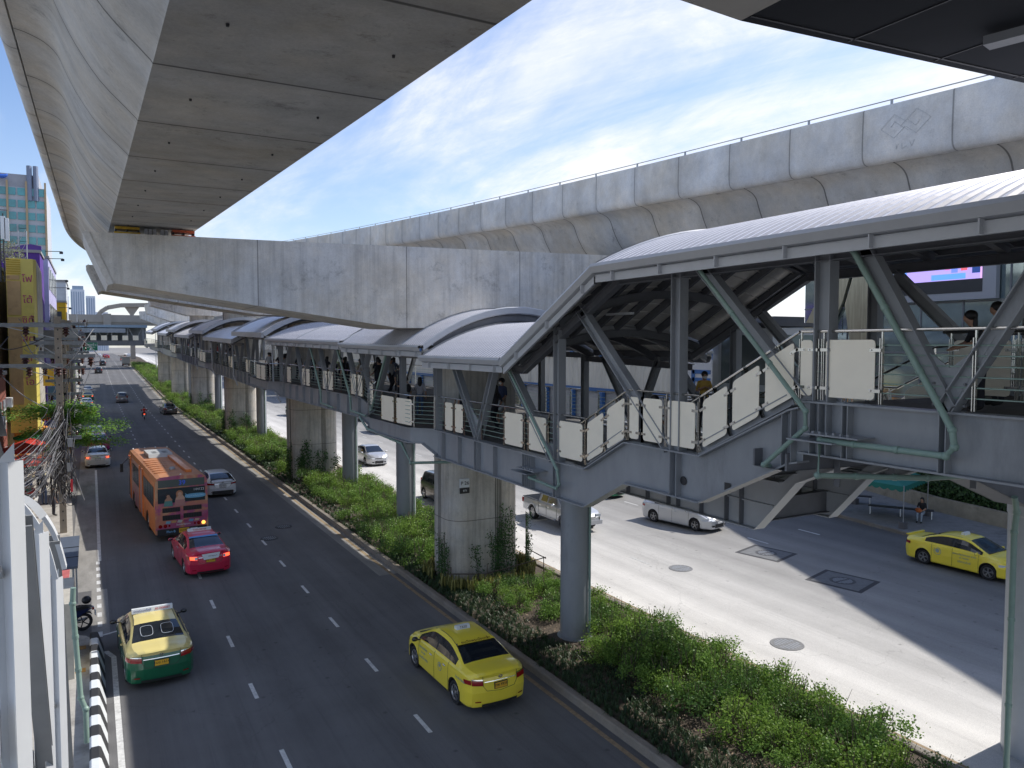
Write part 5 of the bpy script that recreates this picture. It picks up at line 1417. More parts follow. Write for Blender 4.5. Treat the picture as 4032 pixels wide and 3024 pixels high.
    fig(-.62,2.18,1.0,M['black'],M['skin'],mat('teal_print',(.10,.26,.24),.5)); fig(-.10,2.26,1.25,mat('auburn_print',(.45,.20,.10),.5),mat('pale_skin_print',(.6,.38,.27),.6),mat('rose_print',(.45,.22,.20),.5))
    f = MB(); pts = []
    for k in range(24):
        a = 2*pi*k/24; pts.append((.62+.48*(abs(cos(a))**.6)*(1 if cos(a) > 0 else -1), 2.12+.11*(abs(sin(a))**.7)*(1 if sin(a) > 0 else -1)))
    f.prism(pts,'y',-.032,-.029); f.prism([(.3,2.17),(.14,2.27),(.22,2.12)],'y',-.0315,-.029); f.build('speech_bubble', mat('bubble_blue',(.16,.42,.62),.4), bw)
    text('สามสาวเต้นระบำกัน', .10, mat('bubble_text',(.5,.8,.95),.4), bw, frame((.62,-.036,2.12),(1,0,0),(0,0,1)))
    for x0, x1, z0, z1 in ((-.88,-.08,1.40,1.62),(.06,.90,1.42,1.64),(-.88,-.08,1.02,1.26),(.06,.90,1.05,1.28)):
        g_ = MB().box(x0,x1,-.02,.01,z0,z1).build('engine_grille', M['black'], o)
        mbq = MB()
        for k in range(1,7): mbq.box(x0+(x1-x0)*k/7-.008,x0+(x1-x0)*k/7+.008,-.03,-.018,z0,z1)
        mbq.build('grille_bar', M['dark'], g_)
    for k in range(7):
        c = [(.20,.42,.52),(.55,.33,.12),(.5,.5,.45),(.35,.06,.15),(.15,.35,.5),(.6,.45,.3),(.3,.1,.2)][k]
        MB().prism([(-.75+k*.26,.86),(-.55+k*.26,.84+.03*(k%2)),(-.5+k*.26,.96),(-.7+k*.26,.98)],'y',-.012,0.005).build('advert_patch', mat('print_%d'%k,c,.5), o)
    text('Suntaraporn', .13, M['white'], o, frame((.05,-.012,.76),(1,0,0),(0,0,1)))
    MB().box(-1.12,1.12,-.06,.02,.30,.60).build('rear_bumper', M['dark'], o)
    text('Plan-B', .16, mat('sky_lettering',(.25,.55,.85),.4), o, frame((-.52,-.07,.46),(1,0,0),(0,0,1)))
    MB().box(-.16,.30,-.085,-.06,.37,.58).build('number_plate', M['plateY'], o); text('12-5428', .12, B_K, o, frame((.07,-.09,.48),(1,0,0),(0,0,1)))
    MB().box(.36,.68,-.08,-.06,.45,.54).build('sticker', M['white'], o)
    for sg in (-1,1):
        for i, xx in enumerate((.98,.76,.58)):
            on = sg == 1 and i == 0
            MB().lathe([(.001,-.03),(.085 if i < 2 else .05,-.028),(.09 if i < 2 else .055,0)],(sg*xx,0,.74),'y',16).build('tail_lamp', M['amber'] if on else M['tail'], o)
    for a in axs:
        for sg in (-1,1):
            wh = MB().lathe([(.30,-.15),(.47,-.15),(.5,-.11),(.5,.11),(.47,.15),(.30,.15)],(sg*1.02,a,.5),'x',24).build('wheel', M['rubber'], o, smooth=True)
            MB().lathe([(.30,.13*sg),(.22,.05*sg),(.1,.1*sg),(.001,.1*sg)],(sg*1.02,a,.5),'x',20).build('rim', M['galv'], wh)
            MB().lathe([(.54,-.02),(.56,-.02),(.56,.0)],(sg*1.17,a,.5),'x',20)
    # side windows (left side faces the kerb)
    for k, (a, b) in enumerate(((.5,1.45),(1.55,2.5),(2.6,3.55),(3.65,4.6),(6.1,7.2),(7.3,8.4),(8.5,9.6))):
        MB().box(-1.212,-1.19,a,b,1.62,2.62).build('side_window', gl, o)
    for k in range(9): MB().box(1.19,1.212,.6+k*1.15,1.65+k*1.15,1.62,2.62).build('side_window', gl, o)
    MB().box(-1.215,-1.19,4.75,5.95,.45,2.75).build('door', mat('door_wrap',(.42,.22,.22),.4), o); MB().box(-1.215,-1.19,10.6,11.7,.45,2.75).build('door', gl, o)
    for y_ in (4.7,6.0,10.5): MB().box(-1.25,-1.19,y_-.06,y_+.06,.4,2.95).build('door_post', orange, o)
    MB().box(-1.10,1.10,11.99,12.03,1.2,2.7).build('windscreen', gl, o)
    # roof equipment
    a = MB(); a.prism([(7.0,H+.04),(9.4,H+.04),(9.3,H+.24),(7.15,H+.24)],'x',-.62,.62); ao = a.build('air_conditioner', mat('ac_white',(.45,.46,.45),.5,amp=.1), o)
    for y_ in (7.6,8.1): 
        for sx_ in (-.25,.3): MB().lathe([(.001,.205+H+.04),(.15,.205+H+.04),(.16,.2+H)],(sx_,y_,.0),'z',16).build('fan', M['dark'], ao)
    MB().box(.35,.62,.9,7.0,H+.0,H+.16).build('roof_duct', orange, o)
    MB().lathe([(.001,.14),(.12,.13),(.16,.05),(.16,0)],(-.1,2.2,H+.03),n=16).build('roof_vent', M['galv'], o, smooth=True)
    for x_, y_ in ((-.95,11.7),(-.3,11.8),(.3,11.8),(.95,11.7),(0,.2)): MB().ell((x_,y_,H+.04),(.05,.05,.06),8).build('marker_lamp', M['white'], o)
    mb = MB()
    for k in range(7): mb.box(-1.05,.3,1.4+k*.75,1.45+k*.75,H+.0,H+.05)
    mb.build('roof_rib', roofm, o)
    m_ = MB(); m_.bar((-1.2,11.9,2.6),(-1.55,12.1,2.2),.03,.03); m_.box(-1.65,-1.48,12.02,12.14,1.75,2.25); m_.build('mirror', M['dark'], o)
bus()
# ------------------------------------------------------------------ people: one skinned body each
POSES = {
 'stand': dict(),
 'walk': dict(kneeL=(.10,.16,.50), footL=(.10,.02,.06), kneeR=(-.10,.10,.48), footR=(-.10,-.30,.10), elL=(.25,-.10,1.08), haL=(.27,.10,.88), elR=(-.25,.06,1.08), haR=(-.26,.28,.95)),
 'phone': dict(elL=(.23,.02,1.10), haL=(.08,.28,1.22), elR=(-.23,.02,1.10), haR=(-.05,.27,1.20), head=(0,.07,1.56)),
 'lean': dict(elL=(.22,.18,1.16), haL=(.10,.40,1.08), elR=(-.22,.18,1.16), haR=(-.08,.40,1.08), chest=(0,.10,1.30), neck=(0,.14,1.44), head=(0,.20,1.58)),
 'bag': dict(elL=(.25,0,1.08), haL=(.26,.08,.84), elR=(-.24,.04,1.12), haR=(-.20,.22,1.22)),
 'sit': dict(pel=(0,0,.52), waist=(0,-.02,.68), chest=(0,.0,.92), neck=(0,.02,1.06), head=(0,.05,1.22), hipL=(.09,.04,.50), hipR=(-.09,.04,.50), kneeL=(.11,.44,.50), kneeR=(-.11,.44,.50), footL=(.11,.42,.07), footR=(-.11,.46,.07), shL=(.17,0,1.0), shR=(-.17,0,1.0), elL=(.22,.08,.76), haL=(.10,.30,.64), elR=(-.22,.08,.76), haR=(-.08,.30,.64)),
 'ride': dict(pel=(0,0,.80), waist=(0,.04,.95), chest=(0,.14,1.18), neck=(0,.18,1.33), head=(0,.22,1.47), hipL=(.10,.04,.78), hipR=(-.10,.04,.78), kneeL=(.22,.42,.66), kneeR=(-.22,.42,.66), footL=(.18,.26,.28), footR=(-.18,.26,.28), shL=(.18,.12,1.26), shR=(-.18,.12,1.26), elL=(.33,.30,1.08), haL=(.32,.58,1.02), elR=(-.33,.30,1.08), haR=(-.32,.58,1.02)),
 'climb': dict(kneeL=(.10,.28,.66), footL=(.10,.22,.24), kneeR=(-.10,.04,.48), footR=(-.10,-.10,.07), elL=(.25,.05,1.1), haL=(.26,.25,1.1), elR=(-.25,-.05,1.1), haR=(-.26,.12,.95)),
}
def person(lab, x, y, z, rz, pose='stand', top=(.3,.3,.3), legs=(.03,.03,.04), shoes=(.02,.02,.02), h=1.65, hair='short', skirt=False, mask=False, cap=None, pack=None, sleeves='short', grp=None, shorts=False):
    J = dict(pel=(0,0,.92), waist=(0,0,1.06), chest=(0,.0,1.28), neck=(0,.0,1.42), head=(0,.02,1.56), hipL=(.09,0,.90), hipR=(-.09,0,.90), kneeL=(.10,.02,.50), kneeR=(-.10,.02,.50), footL=(.10,0,.07), footR=(-.10,0,.07),
             shL=(.165,0,1.36), shR=(-.165,0,1.36), elL=(.24,-.03,1.09), haL=(.25,.05,.86), elR=(-.24,-.03,1.09), haR=(-.25,.05,.86))
    J.update(POSES[pose]); 
    if pose == 'lean': J['shL'] = (.165,.10,1.36); J['shR'] = (-.165,.10,1.36)
    k = h/1.68
    V = []; E = []; R = []; reg = []
    def v(p, r): V.append(tuple(c*k for c in p)); R.append(r*k); return len(V)-1
    def e(a, b, rg): E.append((a,b)); reg.append(rg)
    pel = v(J['pel'], .125); wa = v(J['waist'], .115); ch = v(J['chest'], .135); nk = v(J['neck'], .055); hd = v(J['head'], .092)
    ht = v((J['head'][0],J['head'][1]-.005,J['head'][2]+.09), .078)
    e(pel,wa,'top'); e(wa,ch,'top'); e(ch,nk,'top'); e(nk,hd,'skin'); e(hd,ht,'skin')
    ns = v((J['head'][0],J['head'][1]+.10,J['head'][2]-.01), .022); e(hd,ns,'skin')
    for s in 'LR':
        hp = v(J['hip'+s], .095); kn = v(J['knee'+s], .062); ft = v(J['foot'+s], .042); toe = v((J['foot'+s][0],J['foot'+s][1]+.16,J['foot'+s][2]-.03), .035)
        e(pel,hp,'legs'); e(hp,kn,'legs'); e(kn,ft,'shin' if (shorts or skirt) else 'legs'); e(ft,toe,'shoe')
        sh = v(J['sh'+s], .06); el_ = v(J['el'+s], .042); ha = v(J['ha'+s], .030)
        e(ch,sh,'top'); e(sh,el_,'top'); e(el_,ha,'fore')
        d = (Vector(J['ha'+s])-Vector(J['el'+s])).normalized(); sx_ = 1 if s == 'L' else -1
        pm = Vector(J['ha'+s])+d*.06; pi_ = v(pm, .026); e(ha,pi_,'hand')
        for q in range(4):
            fp = pm+d*(.055+.012*(q in (1,2)))+Vector((0,.012*(q-1.5)*1.6,-.012)); f_ = v(fp, .009); e(pi_,f_,'hand')
        th = v(Vector(J['ha'+s])+d*.05+Vector((-sx_*.035,.03,0)), .011); e(ha,th,'hand')
    me = bpy.data.meshes.new('person'); me.from_pydata(V, E, []); ob = bpy.data.objects.new('person', me); COL.objects.link(ob)
    md = ob.modifiers.new('Skin','SKIN'); md.use_smooth_shade = True
    for i, r in enumerate(R): me.skin_vertices[0].data[i].radius = (r, r*.82 if i in (pel,wa,ch) else r)
    me.skin_vertices[0].data[0].use_root = True
    for i in (pel,wa,ch): me.skin_vertices[0].data[i].radius = (R[i]*1.12, R[i]*.80)
    ob.modifiers.new('Sub','SUBSURF').levels = 1
    dg = bpy.context.evaluated_depsgraph_get(); ev = ob.evaluated_get(dg); nm = bpy.data.meshes.new_from_object(ev); bpy.data.objects.remove(ob)
    cm = lambda n_, c: mat('cloth_%s_%.2f_%.2f_%.2f'%(n_,*c), c, .85, amp=.12, scale=12)
    nm.materials.clear()
    for m_ in (cm('a',top), cm('b',legs), M['skin'], cm('c',shoes)): nm.materials.append(m_)
    idx = {'top':0,'legs':1,'shin':2,'skin':2,'hand':2,'shoe':3,'fore':0 if sleeves == 'long' else 2}
    VV = [Vector(a) for a in V]
    for p in nm.polygons:
        c = p.center; best = 9; bi = 0
        for q, (a, b) in enumerate(E):
            A, B = VV[a], VV[b]; t = max(0,min(1,(c-A).dot(B-A)/max(1e-9,(B-A).length_squared))); dd = (c-(A+(B-A)*t)).length-(R[a]*(1-t)+R[b]*t)*.6
            if dd < best: best = dd; bi = q
        p.material_index = idx[reg[bi]]; p.use_smooth = True
    o = bpy.data.objects.new('person', nm); COL.objects.link(o); o.location = (x,y,z); o.rotation_euler = (0,0,rz); o['_o'] = (0.,0.,0.)
    tag(o, lab, 'person', grp)
    H = Vector(J['head'])*k
    mb = MB()
    if hair == 'bald': pass
    else:
        mb.ell((H.x, H.y-.022*k, H.z+.045*k), (.100*k,.108*k,.100*k), 14)
        if hair == 'long': mb.ell((H.x, H.y-.075*k, H.z-.09*k), (.105*k,.05*k,.20*k), 12)
        mb.build('hair', M['hair'], o, smooth=True)
    if cap: MB().ell((H.x,H.y-.0,H.z+.075*k),(.108*k,.115*k,.07*k),12).box(H.x-.07*k,H.x+.07*k,H.y+.06*k,H.y+.17*k,H.z+.05*k,H.z+.065*k).build('cap', cm('d',cap), o, smooth=True)
    if mask: MB().ell((H.x,H.y+.075*k,H.z-.045*k),(.062*k,.045*k,.045*k),10).build('face_mask', M['white'], o, smooth=True)
    if skirt:
        P_ = Vector(J['pel'])*k; MB().lathe([(.125*k,.08),(.16*k,-.1),(.21*k,-.42*k)],tuple(P_),n=18).build('skirt', cm('b',legs), o, smooth=True)
    if pack:
        C_ = Vector(J['chest'])*k; mb = MB().ell((C_.x,C_.y-.19*k,C_.z-.06*k),(.13*k,.085*k,.19*k),12); mb.build('backpack', cm('e',pack), o, smooth=True)
    return o
G1 = 'people on the long footbridge'
def wk(t): return zmain(t)
pp = [
 ('long-haired woman in pale blouse with shoulder bag, on the bulge by the nearest pier', 11.75,29.3,-.4,dict(hair='long',top=(.45,.45,.50),legs=(.08,.14,.25),h=1.58,pose='bag')),
 ('person with black backpack over white shirt, beside the woman in the pale blouse', 11.15,29.3,.2,dict(top=(.5,.5,.5),pack=(.02,.02,.022),h=1.6)),
 ('person with reddish brown hair band and tan top, turned sideways beside the black backpack', 11.5,30.2,1.2,dict(hair='long',top=(.28,.16,.09),h=1.56,pose='phone')),
 ('woman in a dark top facing the camera, behind the group at the nearest pier', 12.0,32.2,3.0,dict(hair='long',top=(.05,.05,.06),h=1.6,mask=True)),
 ('woman with bobbed black hair in grey green top, in front of the nearest pier', 11.3,24.2,.5,dict(hair='long',top=(.12,.13,.11),h=1.58,z=6.6)),
 ('person in black with long hair walking close to the pier behind the truss V', 11.9,22.9,.3,dict(hair='long',top=(.03,.03,.035),h=1.55,z=6.6,pose='walk')),
 ('man in dark patterned shirt, black cap and white mask carrying a plastic bag', 12.9,24.3,1.9,dict(top=(.03,.04,.09),legs=(.30,.22,.15),cap=(.015,.015,.02),mask=True,pose='walk',z=6.6,shorts=True,h=1.70)),
 ('person in dark clothes climbing the lower stairs, head just above the cream panels', 11.4,13.95,3.3,dict(top=(.02,.02,.025),pose='climb',z=6.75,h=1.58)),
 ('man in mustard yellow T-shirt looking down at the foot of the upper stairs', 15.9,17.2,2.6,dict(top=(.50,.32,.07),pose='phone',z=7.05,h=1.66,mask=True)),
 ('person with black hair bending over the rail on the upper deck, nearer the truss V', 12.0,6.9,.8,dict(top=(.02,.02,.025),pose='lean',z=8.48,h=1.52,hair='long')),
 ('person in black standing behind the right-hand diagonal of the upper deck', 13.2,7.3,1.0,dict(top=(.02,.02,.024),pose='phone',z=8.48,h=1.72)),
]
R3 = random.Random(11)
cols = [((.45,.45,.46),'white'),((.03,.03,.035),'black'),((.10,.13,.20),'navy'),((.35,.30,.22),'beige'),((.40,.10,.10),'red'),((.25,.30,.38),'light blue'),((.05,.07,.06),'dark green')]
place = ['between the first two steel columns','near the second pier','on the bulge beside the second pier','before the third pier','at the third pier']
for lab, x, y, rz, kw in pp:
    z = kw.pop('z', wk(y)); person(lab, x, y, z, rz, grp=G1 if y > 20 else None, **kw)
crowd = [(11.3,35.1,'white'),(12.1,38.2,'black'),(11.4,40.5,'white'),(12.7,42.0,'black'),(11.2,45.4,'light blue'),(12.0,47.8,'black'),(11.4,54.2,'black'),(12.6,57.4,'white'),(13.1,36.1,'navy'),(11.6,33.9,'black'),(12.4,34.6,'white'),(11.5,36.2,'beige'),(12.6,37.0,'black'),(12.2,41.2,'navy'),(11.5,42.6,'black'),(12.9,44.6,'beige'),(12.3,46.6,'white'),(11.6,39.4,'black'),
         (10.9,50.4,'white'),(11.2,51.3,'light blue'),(11.9,50.8,'black'),(12.3,52.4,'beige'),(11.5,53.0,'navy'),(10.9,55.2,'white'),(11.3,56.8,'black'),(12.4,55.9,'red'),
         (11.6,78,'black'),(12.2,80,'navy'),(11.3,83.,'red'),(12.4,84.,'black'),(11.5,88,'black'),(11.4,104,'black'),(12.2,107,'beige'),(11.6,112,'red'),(11.5,133,'black'),(12.3,137,'beige')]
dist = {'near':'closest of its kind','mid':'','far':''}
acc = ['with a shoulder bag','looking at a phone','leaning on the rail','walking away','walking towards the camera','standing with arms down']
seen = {}
for i, (x, y, c) in enumerate(crowd):
    cv = [a for a, b in cols if b == c][0]; pose = ['bag','phone','lean','walk','walk','stand'][i%6]
    where = 'between second and third steel columns' if y < 48 else ('on the bulge before the second pier' if y < 58 else ('beside the third pier' if y < 95 else ('near the fourth pier' if y < 120 else 'near the fifth pier')))
    dirn = 0 if i%6 != 4 else pi
    key = (c, acc[i%6], where); seen[key] = seen.get(key,0)+1
    lb = 'person in %s %s, %s' % (c, acc[i%6], where)
    if seen[key] > 1: lb = 'person in %s %s, farther back %s' % (c, acc[i%6], where)
    person(lb, x, y, wk(y), dirn+R3.uniform(-.6,.6), pose, top=cv, hair=R3.choice(['long','short']), h=R3.uniform(1.55,1.74), pack=(.02,.02,.025) if i%5 == 2 else None, grp=G1)
# pavement and bench people
person('person in white shirt and black shorts walking on the left pavement beyond the cable tangle', -3.0, 56.5, .15, .1, 'walk', top=(.62,.62,.68), legs=(.02,.02,.022), shorts=True, h=1.7, grp='people on the left pavement')
person('person in white top standing beside the walking man in white, left pavement', -2.35, 57.4, .15, 2.9, 'stand', top=(.6,.6,.6), h=1.6, hair='long', grp='people on the left pavement')
person('person in dark grey top and blue jeans holding a phone, left pavement', -2.6, 52.3, .15, -.6, 'phone', top=(.06,.06,.07), legs=(.06,.09,.16), h=1.68, grp='people on the left pavement')
person('person in black with a brown bag standing by the utility pole, left pavement', -2.0, 48.6, .15, -1.2, 'bag', top=(.02,.02,.022), h=1.7, hair='long', grp='people on the left pavement')
person('person in red shirt near the red awnings, left pavement', -4.6, 60.5, .15, 1., 'stand', top=(.5,.05,.05), h=1.65, grp='people on the left pavement')
person('person in pink top among the stalls, left pavement', -4.2, 64., .15, 2., 'walk', top=(.5,.22,.28), h=1.6, hair='long', grp='people on the left pavement')
person('woman in black top and pale jeans with an orange bag sitting on the bench', 38.35, 24.9, .16, pi/2+.3, 'sit', top=(.015,.015,.02), legs=(.30,.36,.42), h=1.62, hair='long')
person('person in dark clothes reading on a stool under the green tent', 38.9, 30.4, .16, pi/2, 'sit', top=(.20,.15,.13), legs=(.03,.03,.035), h=1.66)
MB().ell((38.05,24.9,.80),(.12,.18,.13),10).build('handbag', mat('orange_cloth',(.45,.12,.03),.7), None, smooth=True)
tag(bpy.data.objects['handbag'], 'orange cloth bag on the lap of the woman on the bench', 'bag')
o = MB().ell((12.72,24.05,7.35),(.14,.1,.22),10).build('plastic_bag', mat('translucent_plastic',(.6,.6,.58),.4), None, smooth=True); tag(o, 'white plastic bag hanging from the hand of the man in the cap', 'bag')

# ------------------------------------------------------------------ motorbikes
def bike(lab, x, y, rz, z=0, col=(.5,.03,.03), lit=True, group=None):
    o = local_thing('motorbike', lab, 'motorbike', (x,y,z), rz, group); pc = mat('bike_%.2f_%.2f'%(col[0],col[2]), col, .3, coat=.6)
    for a, nm in ((.3,'wheel'),(1.55,'wheel')):
        pts = [(0,a+.25*cos(2*pi*k/20),.29+.25*sin(2*pi*k/20)) for k in range(21)]
        wh = MB().tube(pts,.045,8,caps=False).build('wheel', M['rubber'], o, smooth=True); rm = MB()
        for k in range(5): an = 2*pi*k/5; rm.bar((0,a,.29),(0,a+.22*cos(an),.29+.22*sin(an)),.03,.03)
        rm.tube([(0,a+.21*cos(2*pi*k/16),.29+.21*sin(2*pi*k/16)) for k in range(17)],.015,6,caps=False); rm.build('rim', M['dark'], wh)
    mb = MB(); mb.prism([(.05,.72),(.35,.80),(.75,.74),(.85,.55),(1.2,.55),(1.32,.95),(1.42,.95),(1.36,.60),(1.2,.40),(.55,.42),(.30,.60)],'x',-.12,.12); mb.build('fairing', pc, o)
    MB().prism([(.02,.78),(.36,.84),(.95,.78),(.92,.72),(.3,.74)],'x',-.14,.14).build('seat', M['black'], o)
    mb = MB(); mb.tube([(-.33,1.22,1.02),(-.1,1.32,1.04),(.1,1.32,1.04),(.33,1.22,1.02)],.016,6); mb.tube([(0,1.35,.98),(0,1.52,.34)],.03,6); mb.build('handlebar', M['dark'], o)
    MB().box(-.1,.1,.55,.95,.25,.5).build('engine', M['galv'], o); MB().tube([(.14,.85,.28),(.15,.15,.34)],.045,8).build('exhaust', M['galv'], o)
    MB().box(-.09,.09,-.03,.03,.66,.75).build('tail_lamp', M['tailOn'] if lit else M['tail'], o); MB().box(-.10,.10,-.08,-.06,.45,.62).build('number_plate', M['white'], o)
    mb = MB(); mb.prism([(.02,.5),(.08,.6),(.3,.64),(.52,.56),(.3,.61),(.1,.56)],'x',-.07,.07); mb.build('mudguard', M['dark'], o)
    for sg in (-1,1):
        mb = MB().tube([(sg*.25,1.25,1.04),(sg*.32,1.22,1.2)],.01,5); mb.ell((sg*.34,1.22,1.23),(.06,.02,.045),8); mb.build('mirror', M['dark'], o, smooth=True)
    return o
bike('red motorbike ridden away down the middle of the left road', 5.8,108.,radians(-2),0,(.5,.03,.03),group='motorbikes')
person('rider in red jacket and helmet on the motorbike in the middle of the left road', 5.8,108.55,0.03,radians(-2),'ride',top=(.5,.04,.03),sleeves='long',h=1.68,cap=(.04,.04,.05))
b = bike('dark blue motorbike parked at the left kerb below the white stair frame', -.75,30.6,radians(150) if 0 else radians(100),0,(.01,.02,.08),lit=False,group='motorbikes')
b.location = (-.15,29.0,0)
MB().ell((0,.12,.98),(.15,.17,.13),12).build('helmet', M['black'], None, smooth=True)
hm = bpy.data.objects['helmet']; tag(hm, 'glossy black helmet resting on the parked motorbike seat', 'helmet'); hm.location = (-.33,29.0,-.02)
bike('distant motorbike ahead of the grey truck, left of its lane',9.2,300,0,gz(300),group='motorbikes'); person('distant rider in black on the motorbike left of the grey truck lane',9.2,300.5,gz(300),0,'ride',top=(.02,.02,.02))
bike('most distant motorbike, passing under the crossing footbridge',11.3,325,0,gz(325),group='motorbikes'); person('most distant rider in black, passing under the crossing footbridge',11.3,325.5,gz(325),0,'ride',top=(.02,.02,.02))

# ------------------------------------------------------------------ vegetation
def leafcloud(rr, n, rad, leaf, seed, flat=1., dome=True, elong=1.6, hollow=.35, clumps=0):
    r = random.Random(seed); mb = MB(); cs = []
    if clumps: cs = [(r.uniform(-.8,.8)*rad[0], r.uniform(-.8,.8)*rad[1], r.uniform(.1,.95)*rad[2]) for _ in range(clumps)]
    for i in range(n):
        if clumps:
            c = r.choice(cs); s_ = .33
            p = (c[0]+r.gauss(0,rad[0]*s_*.6), c[1]+r.gauss(0,rad[1]*s_*.6), c[2]+r.gauss(0,rad[2]*s_*.45))
        else:
            while True:
                a = (r.uniform(-1,1), r.uniform(-1,1), r.uniform(0 if dome else -1,1)); q = sqrt(a[0]**2+a[1]**2+a[2]**2)
                if hollow < q < 1+.12*sin(5*a[0]+3*a[1]*2): break
            p = (a[0]*rad[0], a[1]*rad[1], a[2]*rad[2])
        d = Vector((r.gauss(0,1), r.gauss(0,1), r.gauss(.35,.6)*flat)).normalized(); s = Vector((r.gauss(0,1),r.gauss(0,1),r.gauss(0,.6))); s = (s-d*s.dot(d)).normalized()
        L = leaf*r.uniform(.6,1.25); P = Vector(p); w_ = s.cross(d).normalized()*L/elong*.5
        mb.q([P-s*L*.5, P+w_, P+s*L*.5, P-w_])
    return mb
def stems(n, rad, h, seed, w=.012):
    r = random.Random(seed); mb = MB()
    for i in range(n):
        x, y = r.uniform(-.3,.3)*rad[0], r.uniform(-.3,.3)*rad[1]
        mb.tube([(x,y,0),(x*1.3,y*1.3,h*.5),(x*2+r.uniform(-.15,.15),y*2+r.uniform(-.15,.15),h*.95)],[w,w*.7,w*.3],4)
    return mb
# shrubs: four shapes, then copies
protos = []
for s in range(5):
    o = local_thing('hedge_shrub','x','shrub')
    leafcloud(1, 1900, (.62+.05*s,.60,.72), .068, 40+s, hollow=.2, clumps=13).build('foliage', M[('leafA','leafA2','leafA','leafA3','leafA2')[s]], o)
    stems(11, (.6,.6), .95, 60+s, .014).build('stem', M['trunk'], o); protos.append(o); o['_h'] = 1
R4 = random.Random(5); used_p = [False]*5
def shrub(x, y, sc_, lab, grp, g=0.1, big=1.):
    k = R4.randrange(5)
    if not used_p[k]: o = protos[k]; used_p[k] = True
    else: o = copy_tree(protos[k])
    o.location = (x,y,g+gz(y)); o.rotation_euler = (0,0,R4.uniform(0,6.28)); o.scale = (sc_*big*R4.uniform(.9,1.15),)*2+(sc_*R4.uniform(.85,1.15),)
    tag(o, lab, 'shrub', grp); return o
GS = 'leafy green shrubs of the median hedge'
def band(t0, t1, x0f, x1f, sp, sc_, lab, dens=1.):
    t = t0
    while t < t1:
        x = x0f(t)
        while x < x1f(t):
            if R4.random() < dens: shrub(x+R4.uniform(-.2,.2), t+R4.uniform(-.25,.25), sc_*R4.uniform(.8,1.15), lab, grp=lab_g)
            x += sp
        t += sp
lab_g = 'shrubs of the sunlit hedge in the near foreground'
band(9.5, 19.8, lambda t: 13.5-.03*(t-10), lambda t: 15.85+.05*(t-10), .80, .95, 'leafy sunlit shrub in the hedge before the nearest steel column')
lab_g = 'shrubs between the nearest steel column and the nearest pier'
band(20.0, 25.4, lambda t: 13.9 if t < 23 else 12.9, lambda t: 16.3, .85, .85, 'leafy shrub between the nearest steel column and the nearest concrete pier', .85)
lab_g = 'shrubs between the first and second piers'
band(30.2, 52.5, lambda t: 12.6 if t > 40 else 12.0, lambda t: 16.2, 1.05, 1.05, 'leafy shrub in the median between the first and second concrete piers', .92)
lab_g = 'shrubs between the second and third piers'
band(56.5, 82.5, lambda t: 12.4, lambda t: 15.8, 1.35, 1.25, 'leafy shrub in the median between the second and third concrete piers', .85)
lab_g = 'shrubs beyond the third pier'
band(87, 136, lambda t: 12.2, lambda t: 15., 2.1, 1.6, 'leafy shrub in the median beyond the third concrete pier', .75)
lab_g = 'shrubs at the far end of the median'
band(138, 260, lambda t: 12.2, lambda t: 15.4, 2.6, 1.9, 'leafy shrub at the far end of the median', .85)
for k, u in enumerate(used_p):
    if not u: shrub(15., 140+k, 1.5, 'leafy shrub in the median beyond the third concrete pier', lab_g)
# low ground cover of arching blades along the left edge
mb = MB(); r = random.Random(9)
def tuft(mb, x, y, n, h, spread, w, g=.12):
    for k in range(n):
        a = r.uniform(0,6.28); l1 = h*r.uniform(.6,1.1); dx, dy = cos(a), sin(a); sp = spread*r.uniform(.5,1.2)
        p0 = (x+dx*.02,y+dy*.02,g); p1 = (x+dx*sp*.45,y+dy*sp*.45,g+l1); p2 = (x+dx*sp,y+dy*sp,g+l1*.55); nx_, ny_ = -dy*w/2, dx*w/2
        mb.q([(p0[0]-nx_,p0[1]-ny_,p0[2]),(p0[0]+nx_,p0[1]+ny_,p0[2]),(p1[0]+nx_,p1[1]+ny_,p1[2]),(p1[0]-nx_,p1[1]-ny_,p1[2])])
        mb.q([(p1[0]-nx_,p1[1]-ny_,p1[2]),(p1[0]+nx_,p1[1]+ny_,p1[2]),(p2[0],p2[1],p2[2])])
y = 8.
while y < 60:
    st = .17 if y < 32 else .34
    x = 11.34
    xm = 12.75+.25*sin(y*.8) if y < 30 else 12.4
    while x < xm:
        tuft(mb, x+r.uniform(-.1,.1), y+r.uniform(-.1,.1), 11 if y < 32 else 7, .20, .20, .022 if y < 32 else .05); x += st*1.15
    y += st
mb.build('ground_cover', M['leafB']); o = bpy.data.objects['ground_cover']; tag(o, 'dark green arching ground cover along the kerb of the median', 'ground cover', kind='stuff')
mb = MB(); y = 60.
while y < 140:
    for q in range(9): tuft(mb, r.uniform(11.35,12.4), y+r.uniform(-.3,.3), 8, .3, .25, .09)
    y += .5
o = mb.build('ground_cover', M['leafB']); tag(o, 'dark green ground cover along the distant part of the median', 'ground cover', kind='stuff')
# variegated blades round the nearest pier
mb = MB()
for k in range(300):
    a = r.uniform(0,6.28); x = 13.5+2.15*cos(a)+r.uniform(-.35,.35); yy = 27.6+1.8*sin(a)+r.uniform(-.3,.3)
    if x > 11.6: tuft(mb, x, yy, 6, .55, .16, .035)
o = mb.build('variegated_plant', M['leafE']); tag(o, 'striped sword-leaved plants around the foot of the nearest concrete pier', 'plants', kind='stuff')
